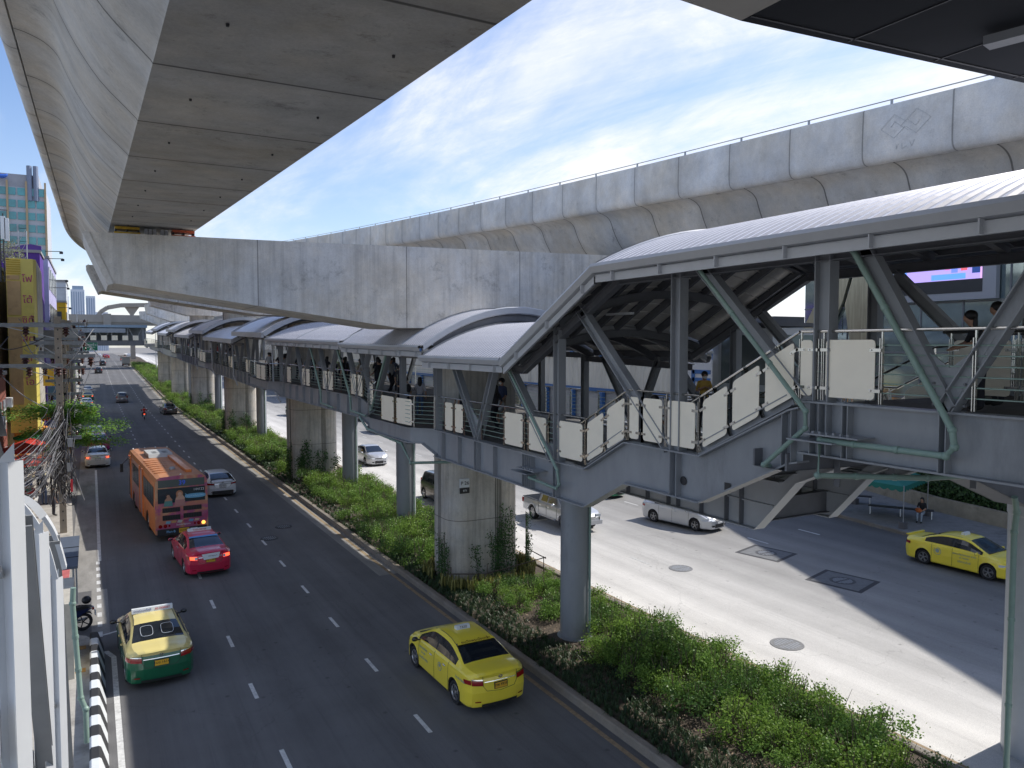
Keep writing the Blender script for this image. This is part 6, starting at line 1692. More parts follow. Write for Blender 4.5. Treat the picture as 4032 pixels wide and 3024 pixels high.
# leaf litter
mb = MB()
for k in range(3400):
    y = r.uniform(8,34)**1.; x = r.uniform(12.3,14.6); s_ = r.uniform(.02,.06); a = r.uniform(0,3.1); z = .2+r.uniform(0,.05)
    mb.q([(x,y,z),(x+s_*cos(a),y+s_*sin(a),z+r.uniform(-.01,.02)),(x+s_*cos(a)-s_*.5*sin(a),y+s_*sin(a)+s_*.5*cos(a),z+.02),(x-s_*.5*sin(a),y+s_*.5*cos(a),z+.01)])
o = mb.build('leaf_litter', M['litter']); tag(o, 'dry brown leaf litter on the soil under the shrubs', 'leaf litter', kind='stuff')
# climbing plants on the piers
def climber(px_, py_, w_, h, lab, n=1400, d=(0,-1), seed=1, leafs=.085):
    o = thing('climbing_plant', lab, 'climber', (px_,py_,.1), group='climbers on the concrete piers'); rr = random.Random(seed)
    tx, ty = -d[1], d[0]; mb = MB(); sm = MB()
    br = []
    for b in range(9):
        a0 = rr.uniform(-.5,.5)*w_; hh = h*rr.uniform(.45,1.); pts = []
        for q in range(7): f = q/6; pts.append((px_+tx*(a0+sin(f*4+b)*.12*w_*.4)+d[0]*.06, py_+ty*(a0+sin(f*4+b)*.12*w_*.4)+d[1]*.06, .1+hh*f))
        sm.mark() if 0 else None; sm.tube(pts, .012, 4); br.append(pts)
    for k in range(n):
        b = rr.choice(br); f = rr.random()**.8*6; i = min(5,int(f)); P = Vector(b[i]).lerp(Vector(b[i+1]), f-i)
        P += Vector((tx,ty,0))*rr.gauss(0,.13)+Vector((d[0],d[1],0))*abs(rr.gauss(0,.10))+Vector((0,0,rr.gauss(0,.1)))
        dd = Vector((rr.gauss(d[0],.7),rr.gauss(d[1],.7),rr.gauss(.3,.6))).normalized(); s = dd.cross(Vector((rr.gauss(0,1),rr.gauss(0,1),1))).normalized(); L = leafs*rr.uniform(.6,1.2); w2 = s.cross(dd)*L*.3
        mb.q([P-s*L*.5,P+w2,P+s*L*.5,P-w2])
    sm.build('stem', M['trunk'], o); mb.build('foliage', M['leafA'] if 0 else M['leafD2'], o)
M['leafD2'] = leafmat('climber_leaves', (.025,.07,.02), (.09,.19,.05), .3)
climber(13.9,26.95,1.7,3.0,'creeper climbing the front face of the nearest pier, tallest in the middle',1900,seed=2)
climber(12.1,27.6,.9,2.2,'creeper on the left edge of the nearest pier',900,d=(-1,0),seed=3)
climber(15.6,27.4,.9,2.7,'sunlit creeper on the right edge of the nearest pier',1200,d=(.8,-.5),seed=4)
for k, (t, lb) in enumerate(((54.5,'second'),(84.5,'third'),(115,'fourth'))):
    climber(13.7,t-1.3,2.6,2.9,'creeper band across the front of the %s pier'%lb,1500,seed=8+k,leafs=.13)
    climber(12.1,t-.2,1.6,2.8,'creeper on the left side of the %s pier'%lb,800,d=(-1,0),seed=18+k,leafs=.13)
# low bamboo rails round the nearest pier
o = thing('plant_support','thin bamboo rail tied around the planting at the nearest pier','support',(13.5,26.4,.1))
MB().tube([(11.8,26.6,.75),(13.2,26.3,.62),(15.9,26.2,.95)],.02,6).tube([(15.9,26.2,.9),(16.2,28.5,.8)],.02,6).build('rail', M['trunk'], o)
mb = MB()
for x, y_ in ((11.9,26.6),(13.3,26.3),(14.6,26.25),(15.8,26.2)): mb.mark(); mb.tube([(x,y_,.1),(x,y_,1.0)],.018,5)
mb.split('stake', M['trunk'], o)
# ------------------------------------------------------------------ left side: kerb barrier, poles, cables, tree
o = thing('striped_barrier','black and white striped concrete kerb barrier at the lower left','barrier',(-.1,20,.0))
for q, (nm, mt) in enumerate((('white_block',M['white']),('black_block',mat('black_block_paint',(.03,.03,.032),.6)))):
    t = 8.0+q*.56
    while t < 27.0:
        MB().prism([(-.24,.148),(-.24,.48),(-.20,.52),(-.05,.52),(-.01,.49),(.14,.0),(-.0,.0)],'y',t,t+.56).build(nm, mt, o); t += 1.12
def insul(mb, p, h=.5, r=.17):
    x, y, z = p; mb.lathe([(.02,0),(r*.6,-.02),(r,-.10),(r*.5,-.13),(r,-.24),(r*.5,-.27),(r,-.38),(r*.4,-.41),(.02,-h)],(x,y,z),n=10)
def upole(x, y, top, lab, arms, s=.15):
    g = .15+gz(y); o = thing('utility_pole', lab, 'utility pole', (x,y,g), group='utility poles on the left pavement')
    MB().prism([(x-s,y-s*.8),(x+s,y-s*.8),(x+s,y+s*.8),(x-s,y+s*.8)],'z',g,top).build('shaft', M['pole'], o)
    hole = MB()
    z = g+.6
    while z < top-.3: hole.box(x-s*.2,x+s*.2,y-s*.8-.006,y-s*.8+.01,z,z+.08); z += .45
    hole.build('bolt_hole', M['dark'], o)
    for a, b, z, dy, kind in arms:
        ar = MB().box(x+a,x+b,y-.22+dy,y-.12+dy,z-.09,z+.09).build('crossarm', mat('crossarm_grey',(.24,.26,.27),.6,amp=.15), o)
        n_ = 3 if b-a > 2 else 2
        for k in range(n_):
            px_ = x+a+.2+(b-a-.4)*k/max(1,n_-1); mi = MB()
            if kind == 'up': mi.lathe([(.015,0),(.02,.08),(.05,.1),(.07,.14),(.03,.17),(.06,.2),(.03,.26),(.01,.28)],(px_,y-.17+dy,z+.06),n=8)
            else: insul(mi, (px_,y-.17+dy,z-.06))
            mi.build('insulator', M['ins'], ar, smooth=True)
        MB().bar((x+a*.75,y-.15+dy,z-.02),(x,y-.05,z-.65),.04,.04).build('brace', M['galv'], o)
    return o
upole(-1.4,44,10.9,'nearest concrete utility pole on the left pavement, wrapped in cables',[(-3.2,.55,10.45,-.0,'down'),(-2.6,.2,8.5,-.3,'down'),(-1.6,1.6,8.95,.3,'down'),(-1.2,1.1,9.6,.3,'up'),(-.9,.9,4.9,0,'up')])
for i, (x, y, top) in enumerate(((-1.6,60,11.2),(-1.75,76,11.6),(-1.9,92,12.),(-2.1,108,12.4),(-2.4,126,13.),(-2.6,150,13.6))):
    upole(x, y, top, ['second','third','fourth','fifth','sixth','farthest'][i]+' concrete utility pole along the left pavement', [(-1.9,1.5,top-.3,0,'up'),(-1.7,1.4,top-1.3,0,'down'),(-1.5,1.5,top-2.2,.2,'up'),(-1.3,1.3,top-3.2,0,'down'),(-1.1,1.1,top-4.1,0,'up'),(-1.,1.,top-5.,.1,'down')])
# steel transformer mast
o = thing('transformer','grey pole transformer box high among the cables','transformer',(-1.7,75.7,9))
MB().box(-2.5,-.9,75,76,10.1,10.9).build('tank', M['galv'], o); mb = MB()
for k in range(3): mb.mark(); insul(mb, (-2.2+k*.5,75.5,11.25))
mb.split('bushing', M['ins'], o)
def sag(a, b, s, n=10):
    a, b = Vector(a), Vector(b); return [tuple(a.lerp(b,k/n)-Vector((0,0,s*4*(k/n)*(1-k/n)))) for k in range(n+1)]
pol = [(-1.4,44,10.9),(-1.6,60,11.2),(-1.75,76,11.6),(-1.9,92,12.),(-2.1,108,12.4),(-2.4,126,13.),(-2.6,150,13.6)]
rw = random.Random(21)
for j, (dz_, offs, mt, rad) in enumerate(((-.15,(-1.6,-.6,.9,1.3),'cableG',.014),(-1.6,(-1.4,-.2,1.1),'cableG',.014),(-3.3,(-1.1,.2,1.),'cable',.013),(-5.,(-.8,-.1,.6),'cable',.018))):
    for a, b in zip(pol, pol[1:]):
        for of in offs:
            o = MB().tube(sag((a[0]+of,a[1]-.15,a[2]+dz_),(b[0]+of,b[1]-.15,b[2]+dz_),.35),rad,5).build('power_line', M[mt]); tag(o,'thin power line strung between the utility poles on the left','cable','power lines between the left utility poles')
# looping jumper wires at the near pole
for pts in (((-4.3,43.8,10.0),(-3.6,43.5,9.3),(-2.6,43.5,9.5),(-1.9,43.6,9.9)),((-2.9,43.8,10.0),(-2.3,43.4,8.9),(-1.2,43.2,8.4),(-.3,43.4,9.6),(.15,44,10.3)),((-3.8,43.6,8.1),(-2.9,43.4,7.1),(-1.9,43.4,6.4)),((-.9,43.9,8.6),(-1.1,43.4,7.0),(-1.4,43.6,5.9)),((-3.4,43.6,9.9),(-4.3,40,8.2),(-4.8,36,6.8)),((.1,44,8.6),(-.4,43.5,7.3),(-1.,43.5,6.2)),((-.9,44,10.3),(.4,43.6,8.9),(.1,43.7,8.6))):
    P_ = [Vector(p) for p in pts]; out = []
    for i in range(len(P_)-1):
        p0 = P_[max(i-1,0)]; p1 = P_[i]; p2 = P_[i+1]; p3 = P_[min(i+2,len(P_)-1)]
        for k in range(5):
            t = k/5; out.append(tuple(.5*((2*p1)+(p2-p0)*t+(2*p0-5*p1+4*p2-p3)*t*t+(-p0+3*p1-3*p2+p3)*t**3)))
    out.append(tuple(P_[-1])); o = MB().tube(out,.022,6).build('jumper_wire', M['cable'] if rw.random() < .5 else M['cableG'], smooth=True); tag(o,'looping jumper wire hanging at the nearest utility pole','cable','jumper wires at the nearest pole')
# fan of telecom cables toward the camera-left, and the coiled tangle: nobody could count them
mb = MB(); 
for k in range(70):
    a = (-1.4+rw.uniform(-.2,.2), 43.7, rw.uniform(3.6,6.6)); b = (-2.9+rw.uniform(-1.8,.75), rw.uniform(25,36), rw.uniform(3.6,5.6))
    mb.tube(sag(a,b,rw.uniform(.3,1.3),10), rw.choice([.009,.012,.018]), 4, m=rw.choice([0,0,0,1]), caps=False)
for k in range(34):
    a = (-1.5+rw.uniform(-.3,.3), 44, rw.uniform(3.8,6.2)); b = (-1.65+rw.uniform(-.4,.4), 60, rw.uniform(4.2,6.4)); mb.tube(sag(a,b,rw.uniform(.2,.9),8), .016, 4, m=rw.choice([0,1]), caps=False)
for k in range(60):
    cx, cz, rr_ = -1.35+rw.uniform(-.42,.42), rw.uniform(1.8,5.6), rw.uniform(.10,.30); cy = 43.5+rw.uniform(-.35,.3); tl = rw.uniform(-.8,.8)
    mb.tube([(cx+rr_*cos(2*pi*q/14)*cos(tl),cy+rr_*cos(2*pi*q/14)*sin(tl),cz+rr_*1.25*sin(2*pi*q/14)) for q in range(12+k%3)], rw.choice([.010,.016]), 4, m=rw.choice([0,0,0,1]), caps=False)
for k in range(40):
    x = -1.4+rw.gauss(0,.28); mb.tube([(x,43.5,rw.uniform(4.5,6.4)),(x+rw.uniform(-.35,.35),43.3,rw.uniform(3,4.4)),(x+rw.uniform(-.4,.4),43.5,rw.uniform(1.6,2.6))], .017, 4, m=rw.choice([0,1]))
o = mb.build('cable_tangle', [M['cable'],M['cableG']]); tag(o,'thick tangle of black and grey telecom cables around the nearest utility pole','cables',kind='stuff')
# splice boxes
for i, (x, z, lb) in enumerate(((-1.0,4.5,'upper'),(-1.05,3.3,'lower'))):
    o = MB().prism([(x-.1,z),(x+.1,z),(x+.12,z+.42),(x-.12,z+.42)],'y',43.3,43.5).build('junction_box', M['galv']); tag(o,'small grey junction box strapped to the nearest pole, %s one'%lb,'junction box')
o = MB().box(-1.02,-.92,42.9,42.96,2.35,2.95).build('red_tag', mat('red_ribbon',(.6,.03,.05),.6)); tag(o,'red ribbon hanging beside the nearest utility pole','ribbon')
# tree with flat layered branches
tr = thing('street_tree','bright green street tree with flat layered branches over the parked cars','tree',(-1.75,56,.15))
mb = MB().tube([(-1.75,56,.15),(-1.72,56,1.6),(-1.8,56.1,3.4),(-1.7,56,5.),(-1.7,56,6.6)],[.11,.10,.085,.05,.02],8); mb.build('trunk', M['trunk'], tr, smooth=True)
rt = random.Random(4); lim = MB(); lv = MB()
for k in range(25):
    z0 = rt.uniform(2.8,5.8); a = rt.uniform(0,6.28); ln = rt.uniform(1.6,3.0)*(1.05-(z0-3)/7)
    if k < 5: a = [-.5,-.15,.3,2.9,3.5][k]; ln = [3.7,3.5,3.3,3.0,3.2][k]; z0 = [3.5,4.5,3.9,4.9,5.4][k]
    e_ = (-1.72+ln*cos(a), 56+ln*sin(a)*.9, z0+rt.uniform(-.15,.35)); m_ = (-1.72+ln*.5*cos(a), 56+ln*.5*sin(a)*.9, z0+.2)
    lim.tube([(-1.72,56,z0-.25),m_,e_],[.035,.022,.008],5)
    for q in range(640):
        f = rt.uniform(.18,1.08); cx = -1.72+(e_[0]+1.72)*f; cy = 56+(e_[1]-56)*f; cz = (m_[2]+(e_[2]-m_[2])*f); sp = .5*(1.1-abs(f-.7))
        P = Vector((cx+rt.gauss(0,sp*.6), cy+rt.gauss(0,sp*.6), cz+rt.gauss(0,.17))); d = Vector((rt.gauss(0,.35),rt.gauss(0,.35),1)).normalized(); s = d.cross(Vector((rt.gauss(0,1),rt.gauss(0,1),.1))).normalized(); L = .16*rt.uniform(.6,1.2); w_ = s.cross(d)*L*.32
        lv.q([P-s*L*.5,P+w_,P+s*L*.5,P-w_])
lim.build('limb', M['trunk'], tr); lv.build('crown', M['leafC'], tr)

# ------------------------------------------------------------------ left: buildings
def windows(parent, face, a0, a1, z0, z1, nx, nz, plane, mt, fw=.62, fh=.6, name='window', dep=.06, cap=90):
    """grid of windows on face 'x' (plane X, a = y) or 'y' (plane Y, a = x)"""
    mb = MB(); c = 0
    for i in range(nx):
        for j in range(nz):
            a = a0+(a1-a0)*(i+.5-fw/2)/nx; b = a0+(a1-a0)*(i+.5+fw/2)/nx; za = z0+(z1-z0)*(j+.5-fh/2)/nz; zb = z0+(z1-z0)*(j+.5+fh/2)/nz
            mb.mark()
            if face == 'x': mb.box(plane-.02,plane+dep,a,b,za,zb)
            else: mb.box(a,b,plane-dep,plane+.02,za,zb)
            c += 1
    mb.split(name, mt, parent, cap=cap)
def block(lab, x0, x1, y0, y1, z1, col, cat='building', nm='shop_house', z0=.1, win=None, grp=None, roof=None):
    o = thing(nm, lab, cat, ((x0+x1)/2,y0,z0), group=grp)
    MB().box(x0,x1,y0,y1,z0,z1).build('wall', mat('wall_%.2f_%.2f_%.2f'%col, col, .85, amp=.14, scale=.8, grime=.25), o)
    MB().box(x0-.1,x1+.1,y0-.1,y1+.1,z1,z1+.25).build('roof', mat('roof_edge',(.3,.29,.28),.8), o)
    if win:
        nx_, nz_ = win; wm = mat('shop_glass',(.04,.05,.06),.15)
        windows(o,'x',y0,y1,z0+3,z1,nx_,nz_,x1,wm); windows(o,'y',x0,x1,z0+3,z1,max(1,int((x1-x0)/2.5)),nz_,y0,wm)
    return o
GB = 'shop buildings along the left pavement'
b1 = block('tall yellow and cream shop building with a vertical Thai sign',-12,-5.3,60,77,14.6,(.42,.33,.2),grp=GB)
# yellow sign tower of the photo shop
DX = .5
sg = thing('sign_tower','tall yellow sign column with pink Thai letters, left buildings','sign',(-4.4,61,3.6))
ycol = mat('sign_yellow',(.66,.55,.13),.5,amp=.08,scale=1.2,grime=.15)
mb = MB().prism([(-4.8,61),(-3.27,61),(-3.12,61.5),(-3.3,72),(-4.8,77)],'z',3.6,15.25); mb.build('sign_box', ycol, sg)
mb = MB().q([(-3.11,61.7,4.),(-3.27,71.8,4.),(-3.27,71.8,15.1),(-3.11,61.7,15.1)]); mb.build('weathered_side', mat('weathered_sign',(.44,.41,.35),.8,amp=.3,scale=1,grime=.4), sg)
mb = MB()
for k in range(7): mb.box(-4.78,-3.98,60.96,60.99,14.2+k*.15,14.28+k*.15)
mb.build('louvre', mat('louvre_yellow',(.45,.30,.02),.5), sg)
for z0_, z1_ in ((11.5,13.75),(8.2,11.35),(5.5,8.05)):
    MB().box(-4.76,-4.0,60.93,60.98,z0_,z1_).build('blank_panel', mat('peeling_cream',(.50,.34,.17),.8,amp=.1,scale=2,grime=.35), sg)
MB().box(-4.76,-4.05,60.93,60.98,13.84,14.12).build('blank_panel', mat('peeling_cream',(.5,.34,.17)), sg)
pkm = mat('pink_lettering',(.42,.02,.16),.5)
for s_, z in (('โฟ',13.9),('โต้',12.5),('ซิตี้',11.15),('สตู',9.9),('ดิ',8.6),('โอ',7.0)): text(s_, .62, pkm, sg, frame((-3.62,60.96,z),(1,0,0),(0,0,1)))
o = block('purple shop building with a stepped gable behind the yellow sign',-8,-3.75,80,86,17.6,(.10,.04,.26),win=None,grp=GB)
MB().prism([(-6.6,17.8),(-3.6,17.8),(-3.6,18.2),(-4.4,18.35),(-5.6,18.1)],'y',80,80.4).build('gable', mat('purple_sign',(.09,.03,.25),.5), o)
block('lavender building with a narrow white side, left row',-8,-3.6,92,112,18.3,(.42,.40,.60),win=(5,4),grp=GB)
block('plain pale grey block above the yellow one, left row',-8,-2.8,124,134,18.2,(.50,.52,.54),win=None,grp=GB)
block('bright amber yellow shop block, far in the left row',-8,-2.75,118,123,15.1,(.60,.36,.02),win=(1,2),grp=GB)
block('small green shop block in front of the amber one',-8,-4.0,113,117,12.6,(.02,.20,.07),grp=GB)
block('orange fronted shop in the left row beside the tree',-9,-4.6,70,79,4.6,(.60,.22,.05),grp=GB)
bb = block('red brick building with white framed windows at the far left',-9,-4.9,46,59.5,7.6,(.22,.07,.05),win=None,grp=GB)
windows(bb,'x',47,59,.6,6.6,5,2,-4.9,mat('white_frame_glass',(.30,.33,.36),.2),fw=.55,fh=.62)
mb = MB()
for k in range(5):
    for z in (1.3,2.1,2.9,4.6,5.4): mb.box(-4.86,-4.82,47.4+k*2.4,49.1+k*2.4,z,z+.07)
mb.build('window_bar', M['white'], bb)
o = thing('concrete_building','weathered grey building wall with pipes at the left edge','building',(-7,40,.1)); MB().box(-13,-5.3,36,57,.1,13.4).build('wall', M['pier'], o)
for x_ in (-5.15,-5.28): MB().tube([(x_,56.5,.2),(x_,56.5,13.)],.09,8).build('pipe', M['galv'], o)
block('white and glass office slab behind the tree, left row',-16,-9.5,64,110,12.5,(.45,.44,.42),win=(8,3),grp=GB)
# shop awnings and umbrellas, red
for i, (x, y, w_, z, c, lb) in enumerate(((-3.9,56.6,1.3,3.0,(.55,.03,.02),'red fabric awning nearest the brick building'),(-3.7,61.,1.2,2.8,(.55,.04,.03),'red market umbrella left of the tree'),(-3.9,66,1.2,2.8,(.02,.25,.12),'green market umbrella beyond the red ones'),(-3.6,52.6,1.1,2.7,(.5,.05,.03),'red market umbrella above the walking people'),(-4.0,72,1.3,2.8,(.60,.25,.05),'orange market umbrella beside the orange shop'))):
    o = thing('market_umbrella', lb, 'umbrella', (x,y,.15), group='market umbrellas on the left pavement'); cm_ = mat('umbrella_%d'%i,c,.7)
    mb = MB(); n_ = 8
    for k in range(n_):
        a, b = 2*pi*k/n_, 2*pi*(k+1)/n_; mb.q([(x,y,z+.45),(x+w_*cos(a),y+w_*sin(a),z),(x+w_*cos(b),y+w_*sin(b),z)]); mb.q([(x+w_*cos(a),y+w_*sin(a),z),(x+w_*cos(a),y+w_*sin(a),z-.16),(x+w_*cos(b),y+w_*sin(b),z-.16),(x+w_*cos(b),y+w_*sin(b),z)])
    mb.build('canopy', cm_, o); MB().tube([(x,y,.15),(x,y,z+.45)],.025,6).build('pole', M['galv'], o)
for i in range(7):
    x, y = -3.3-.3*(i%3), 50+i*3.1; o = thing('market_stall',['white clothed stall nearest the utility pole','red boxed stall second along the pavement','blue stall third along the pavement','cream stall fourth along the pavement','dark stall fifth along the pavement','white stall sixth along the pavement','red stall farthest along the pavement'][i],'stall',(x,y,.15),group='market stalls on the left pavement')
    c = [(.55,.55,.52),(.45,.06,.05),(.05,.12,.35),(.5,.45,.3),(.06,.06,.07),(.6,.6,.6),(.5,.08,.06)][i]
    MB().box(x-.5,x+.5,y-.7,y+.7,.85,.95).build('counter', mat('stall_%d'%i,c,.8), o); mb = MB()
    for a in (-.45,.45):
        for b in (-.65,.65): mb.mark(); mb.box(x+a-.02,x+a+.02,y+b-.02,y+b+.02,.15,.85)
    mb.split('leg', M['galv'], o); mb = MB()
    for q in range(6): mb.mark(); mb.box(x-.4+.13*q,x-.3+.13*q,y-.5+.15*(q%4),y-.3+.15*(q%4),.95,1.02+.05*(q%3))
    mb.split('goods', mat('goods_%d'%(i%3),[(.5,.3,.1),(.1,.3,.2),(.5,.5,.5)][i%3],.7), o)
# blade signs and air conditioners on the shop fronts
cb_ = [((.55,.06,.05),'red'),((.62,.60,.55),'white'),((.05,.16,.42),'blue'),((.58,.36,.03),'amber'),((.04,.26,.14),'green'),((.45,.10,.30),'pink'),((.20,.20,.22),'grey')]
for i in range(14):
    y = 63.+i*5.1; c_, n_c = cb_[(i*3)%7]; z = 4.2+(i*37%11)*.55; xe = -3.3+.05*(i%5)-.0*i
    o = thing('blade_sign','%s blank shop sign board projecting over the pavement, %s along the left row'%(n_c,['first','second','third','fourth','fifth','sixth','seventh','eighth','ninth','tenth','eleventh','twelfth','thirteenth','last'][i]),'sign board',(xe,y,z),group='sign boards along the left shops')
    MB().box(xe-.2,xe+.75,y-.08,y+.08,z,z+1.1+.5*(i%3)).build('board', mat('board_'+n_c,c_,.6,amp=.1,scale=2,grime=.2), o); MB().box(xe-1.5,xe-.2,y-.03,y+.03,z+.5,z+.56).build('bracket', M['galv'], o)
for i in range(12):
    y = 48.+i*5.3; z = 3.9+(i*29%7)*.8; xw = -4.87 if y < 60 else (-3.55 if 92 < y < 112 else -4.5)
    o = thing('air_conditioner','white air conditioner box on the shop wall, %s from the camera'%['first','second','third','fourth','fifth','sixth','seventh','eighth','ninth','tenth','eleventh','twelfth'][i],'air conditioner',(xw,y,z),group='air conditioners on the left shops')
    MB().box(xw,xw+.35,y,y+.85,z,z+.6).build('casing', M['white'], o); MB().lathe([(.001,.36),(.22,.36),(.23,.35)],(xw,y+.42,z+.3),'x',14).build('fan_grille', M['dark'], o)
# antenna masts with roof trellis
o = thing('antenna_mast','steel mobile phone mast with white panel antennas at the left edge','antenna mast',(-6.2,58,13.4))
mb = MB().tube([(-4.75,57,13.4),(-4.75,57,18.0)],.06,6).tube([(-4.55,57,13.4),(-4.55,57,17.6)],.04,6)
for z in (14.5,15.6,16.7,17.8,18.6): mb.bar((-5.1,57,z-.8),(-4.3,57,z-.8),.04,.04)
mb.build('mast', M['dark'], o)
for x, z in ((-4.95,16.9),(-4.55,16.7),(-4.35,16.6)): MB().box(x-.12,x+.12,56.8,56.95,z-.7,z+.7).build('panel_antenna', M['white'], o)
o = thing('rooftop_trellis','rusty lattice frame on the roof beside the purple gable','trellis',(-5.2,66,14.6)); mb = MB()
for x in (-4.6,-4.1):
    mb.tube([(x,70,14.6),(x,70,18.2)],.04,4)
    for z in (15.4,16.4,17.4,18.4): mb.bar((-4.6,70,z),(-4.1,70,z),.03,.03)
for z in (15.4,16.4,17.4): mb.bar((-4.6,70,z),(-4.1,70,z+1),.03,.03)
mb.build('lattice', M['galv'], o)
bush = local_thing('roof_shrub','grey green bush growing on the roof behind the yellow sign','shrub',(-4.7,63,15.2)); leafcloud(1,900,(.9,.9,1.5),.12,91,hollow=.2).build('foliage', leafmat('dusty_leaves',(.10,.13,.07),(.30,.32,.24),.2), bush)
for i, (z, y) in enumerate(((19.2,86),(18.9,90),(17.8,104),(17.3,110),(15.2,118))):
    o = thing('billboard_lamp',['topmost','second','third','fourth','lowest'][i]+' thin floodlight arm sticking out from the left buildings','lamp arm',(-4.5,y,z),group='floodlight arms on the left buildings'); MB().tube([(-3.6,y,z-.8),(-2.2,y,z-.75)],.035,5).build('arm', M['dark'], o); MB().box(-2.4,-2.1,y-.12,y+.12,z-.98,z-.76).build('lamp_head', M['dark'], o)

# hotel tower far left
ht = thing('hotel_tower','tall hotel tower with teal windows, tan piers and a swirl emblem','tower block',(-22,232,0))
MB().box(-48,-9.2,232,262,0,49.3).build('wall', mat('hotel_grey',(.46,.47,.50),.7,amp=.05,scale=.2), ht); MB().box(-46,-10.6,232.6,258,49.3,52.6).build('parapet', mat('hotel_top',(.36,.37,.40),.7,amp=.1,scale=.5), ht)
tw = mat('teal_glass',(.04,.27,.30),.12,spec=.9,amp=.45,scale=.12); wt = MB()
for i in range(14):
    for j in range(15):
        x = -38.+i*2.05; z = 4+j*3.05; wt.mark(); wt.box(x+.2,x+1.85,231.8,232.05,z+.55,z+2.4)
for p in wt.split('window', tw, ht, cap=99): pass
for i in range(8): MB().box(-37.95+i*4.1-.18,-37.95+i*4.1+.25,231.5,232,0,50.8).build('pier', mat('tan_pier',(.46,.34,.20),.7), ht)
for x_ in (-12.6,-11.2): MB().lathe([(.001,54.8),(.6,54.8),(.6,46)],(x_,231.9,0),n=10).build('riser', mat('blue_grey_duct',(.20,.24,.33),.5), ht)
for col_, sgn in (((.80,.45,.10),1),((.03,.12,.5),-1)):
    pts = []
    for k in range(13):
        a = pi*k/12
        pts.append((-19.4+sgn*(-1.1*cos(a)+ -1.0)*1.0, 231.3, 52.3+sgn*(.75*sin(a))))
    MB().tube(pts,[.15+.4*sin(pi*k/12) for k in range(13)],8).build('emblem', mat('swirl_%d'%sgn,col_,.5), ht)
# far towers
far = mat('far_white_tower',(.62,.66,.72),.8); fg = mat('far_tower_glass',(.26,.34,.45),.4)
for i, (x0, x1, y, z1, lb) in enumerate(((-16,-11.4,560,40,'slim pale high rise, left of the far group'),(-11,-2.8,600,47,'widest white high rise with a stepped roof in the far group'),(-2.2,3.8,640,45,'bluish white high rise, right of the far group'),(4.5,14,760,38,'low pale tower half hidden behind the viaduct, far group'))):
    o = thing('high_rise', lb, 'tower block', ((x0+x1)/2,y,0), group='high rises on the skyline'); MB().box(x0,x1,y,y+20,0,z1).build('wall', far, o); mb = MB(); nn = max(2,int((x1-x0)/1.3))
    for k in range(nn): mb.mark(); mb.box(x0+(x1-x0)*(k+.25)/nn,x0+(x1-x0)*(k+.65)/nn,y-.15,y+.05,2,z1-1.5)
    mb.split('window_strip', fg, o); mb = MB()
    if i == 1: MB().box(x0+1,x1-.6,y+1,y+15,z1,z1+2.5).build('roof_house', fg, o)
# expressway crossing far away
ex = thing('expressway','grey concrete expressway crossing the road far away','expressway',(0,246,0))
MB().box(-90,90,246,258,15.3,16.6).build('deck', mat('far_conc',(.22,.22,.21),.85,amp=.1,scale=.2), ex); MB().box(-90,90,245.7,246,15.9,18.0).build('parapet', mat('far_conc2',(.27,.265,.25),.85,amp=.1,scale=.3), ex)
mb = MB()
for x in (-52,-26,-4.2,28,52,78): mb.mark(); mb.box(x-1.1,x+1.1,248,252,0,15.3)
mb.split('column', mat('far_conc3',(.26,.26,.25),.85), ex)
MB().box(3.3,5.3,245.2,245.7,15.0,18.3).build('crossbeam_end', mat('far_conc2',(.27,.265,.25)), ex)
rp = thing('curved_ramp','pale curved concrete ramp rising above the far expressway','ramp',(5,300,4)); pts = [(1.6,300,16.),(2.1,300,18.6),(3.3,300,20.8),(5.4,300,22.3),(9.5,300,23.2),(15,300,23.4),(24,300,23.8)]
mb = MB()
for a, b in zip(pts, pts[1:]): mb.bar(a, b, 4, 1.3, (0,1,0) if abs(a[0]-b[0]) < 1 else (0,0,1))
mb.build('deck', mat('ramp_conc',(.34,.31,.27),.85,amp=.1,scale=.3), rp); MB().prism([(12.2,4.5),(13.8,4.5),(13.5,20),(15.5,23),(10.5,23),(12.4,20)],'y',299,301).build('column', mat('ramp_conc',(.5,.47,.41)), rp)
# crossing footbridge far away
cf = thing('crossing_footbridge','blue grey covered footbridge crossing the left road far away','footbridge',(2,186,9.5))
MB().box(-9,10.8,187.6,187.7,10.4,13.2).build('back_screen', mat('tinted_screen',(.16,.18,.19),.5,amp=.3,scale=1.2), cf); MB().box(-9,10.8,184,188,9.35,10.4).build('deck_girder', M['steelD'], cf); MB().box(-9,10.8,183.4,188.6,13.2,13.75).build('roof', mat('blue_roof_sheet',(.24,.33,.42),.4), cf); MB().box(-2.2,6.6,183.2,183.3,12.1,13.0).build('banner', mat('banner_grey',(.30,.33,.37),.6), cf)
text('◇', .8, M['steel'], cf, frame((-.9,183.15,12.55),(1,0,0),(0,0,1)))
mb = MB()
for x in (-8,-5,-2,1,4,7,10): mb.mark(); mb.box(x-.1,x+.1,184,184.2,10.35,13.2)
mb.split('post', M['steel'], cf); mb = MB()
for k in range(8): mb.mark(); mb.box(-6+k*2.0,-4.9+k*2.0,183.9,183.95,10.5,11.5)
mb.split('infill_panel', M['panel'], cf); mb = MB()
for x in (-3.5,2.5,8.5): mb.mark(); mb.bar((x,184.1,10.4),(x+1.3,184.1,13.1),.14,.14,(0,1,0)); mb.mark(); mb.bar((x,184.1,10.4),(x-1.3,184.1,13.1),.14,.14,(0,1,0))
mb.split('truss_diagonal', M['steel'], cf)
MB().lathe([(.45,0),(.45,8.8)],(-5.,186,.6),n=16).build('column', M['steel'], cf, smooth=True)
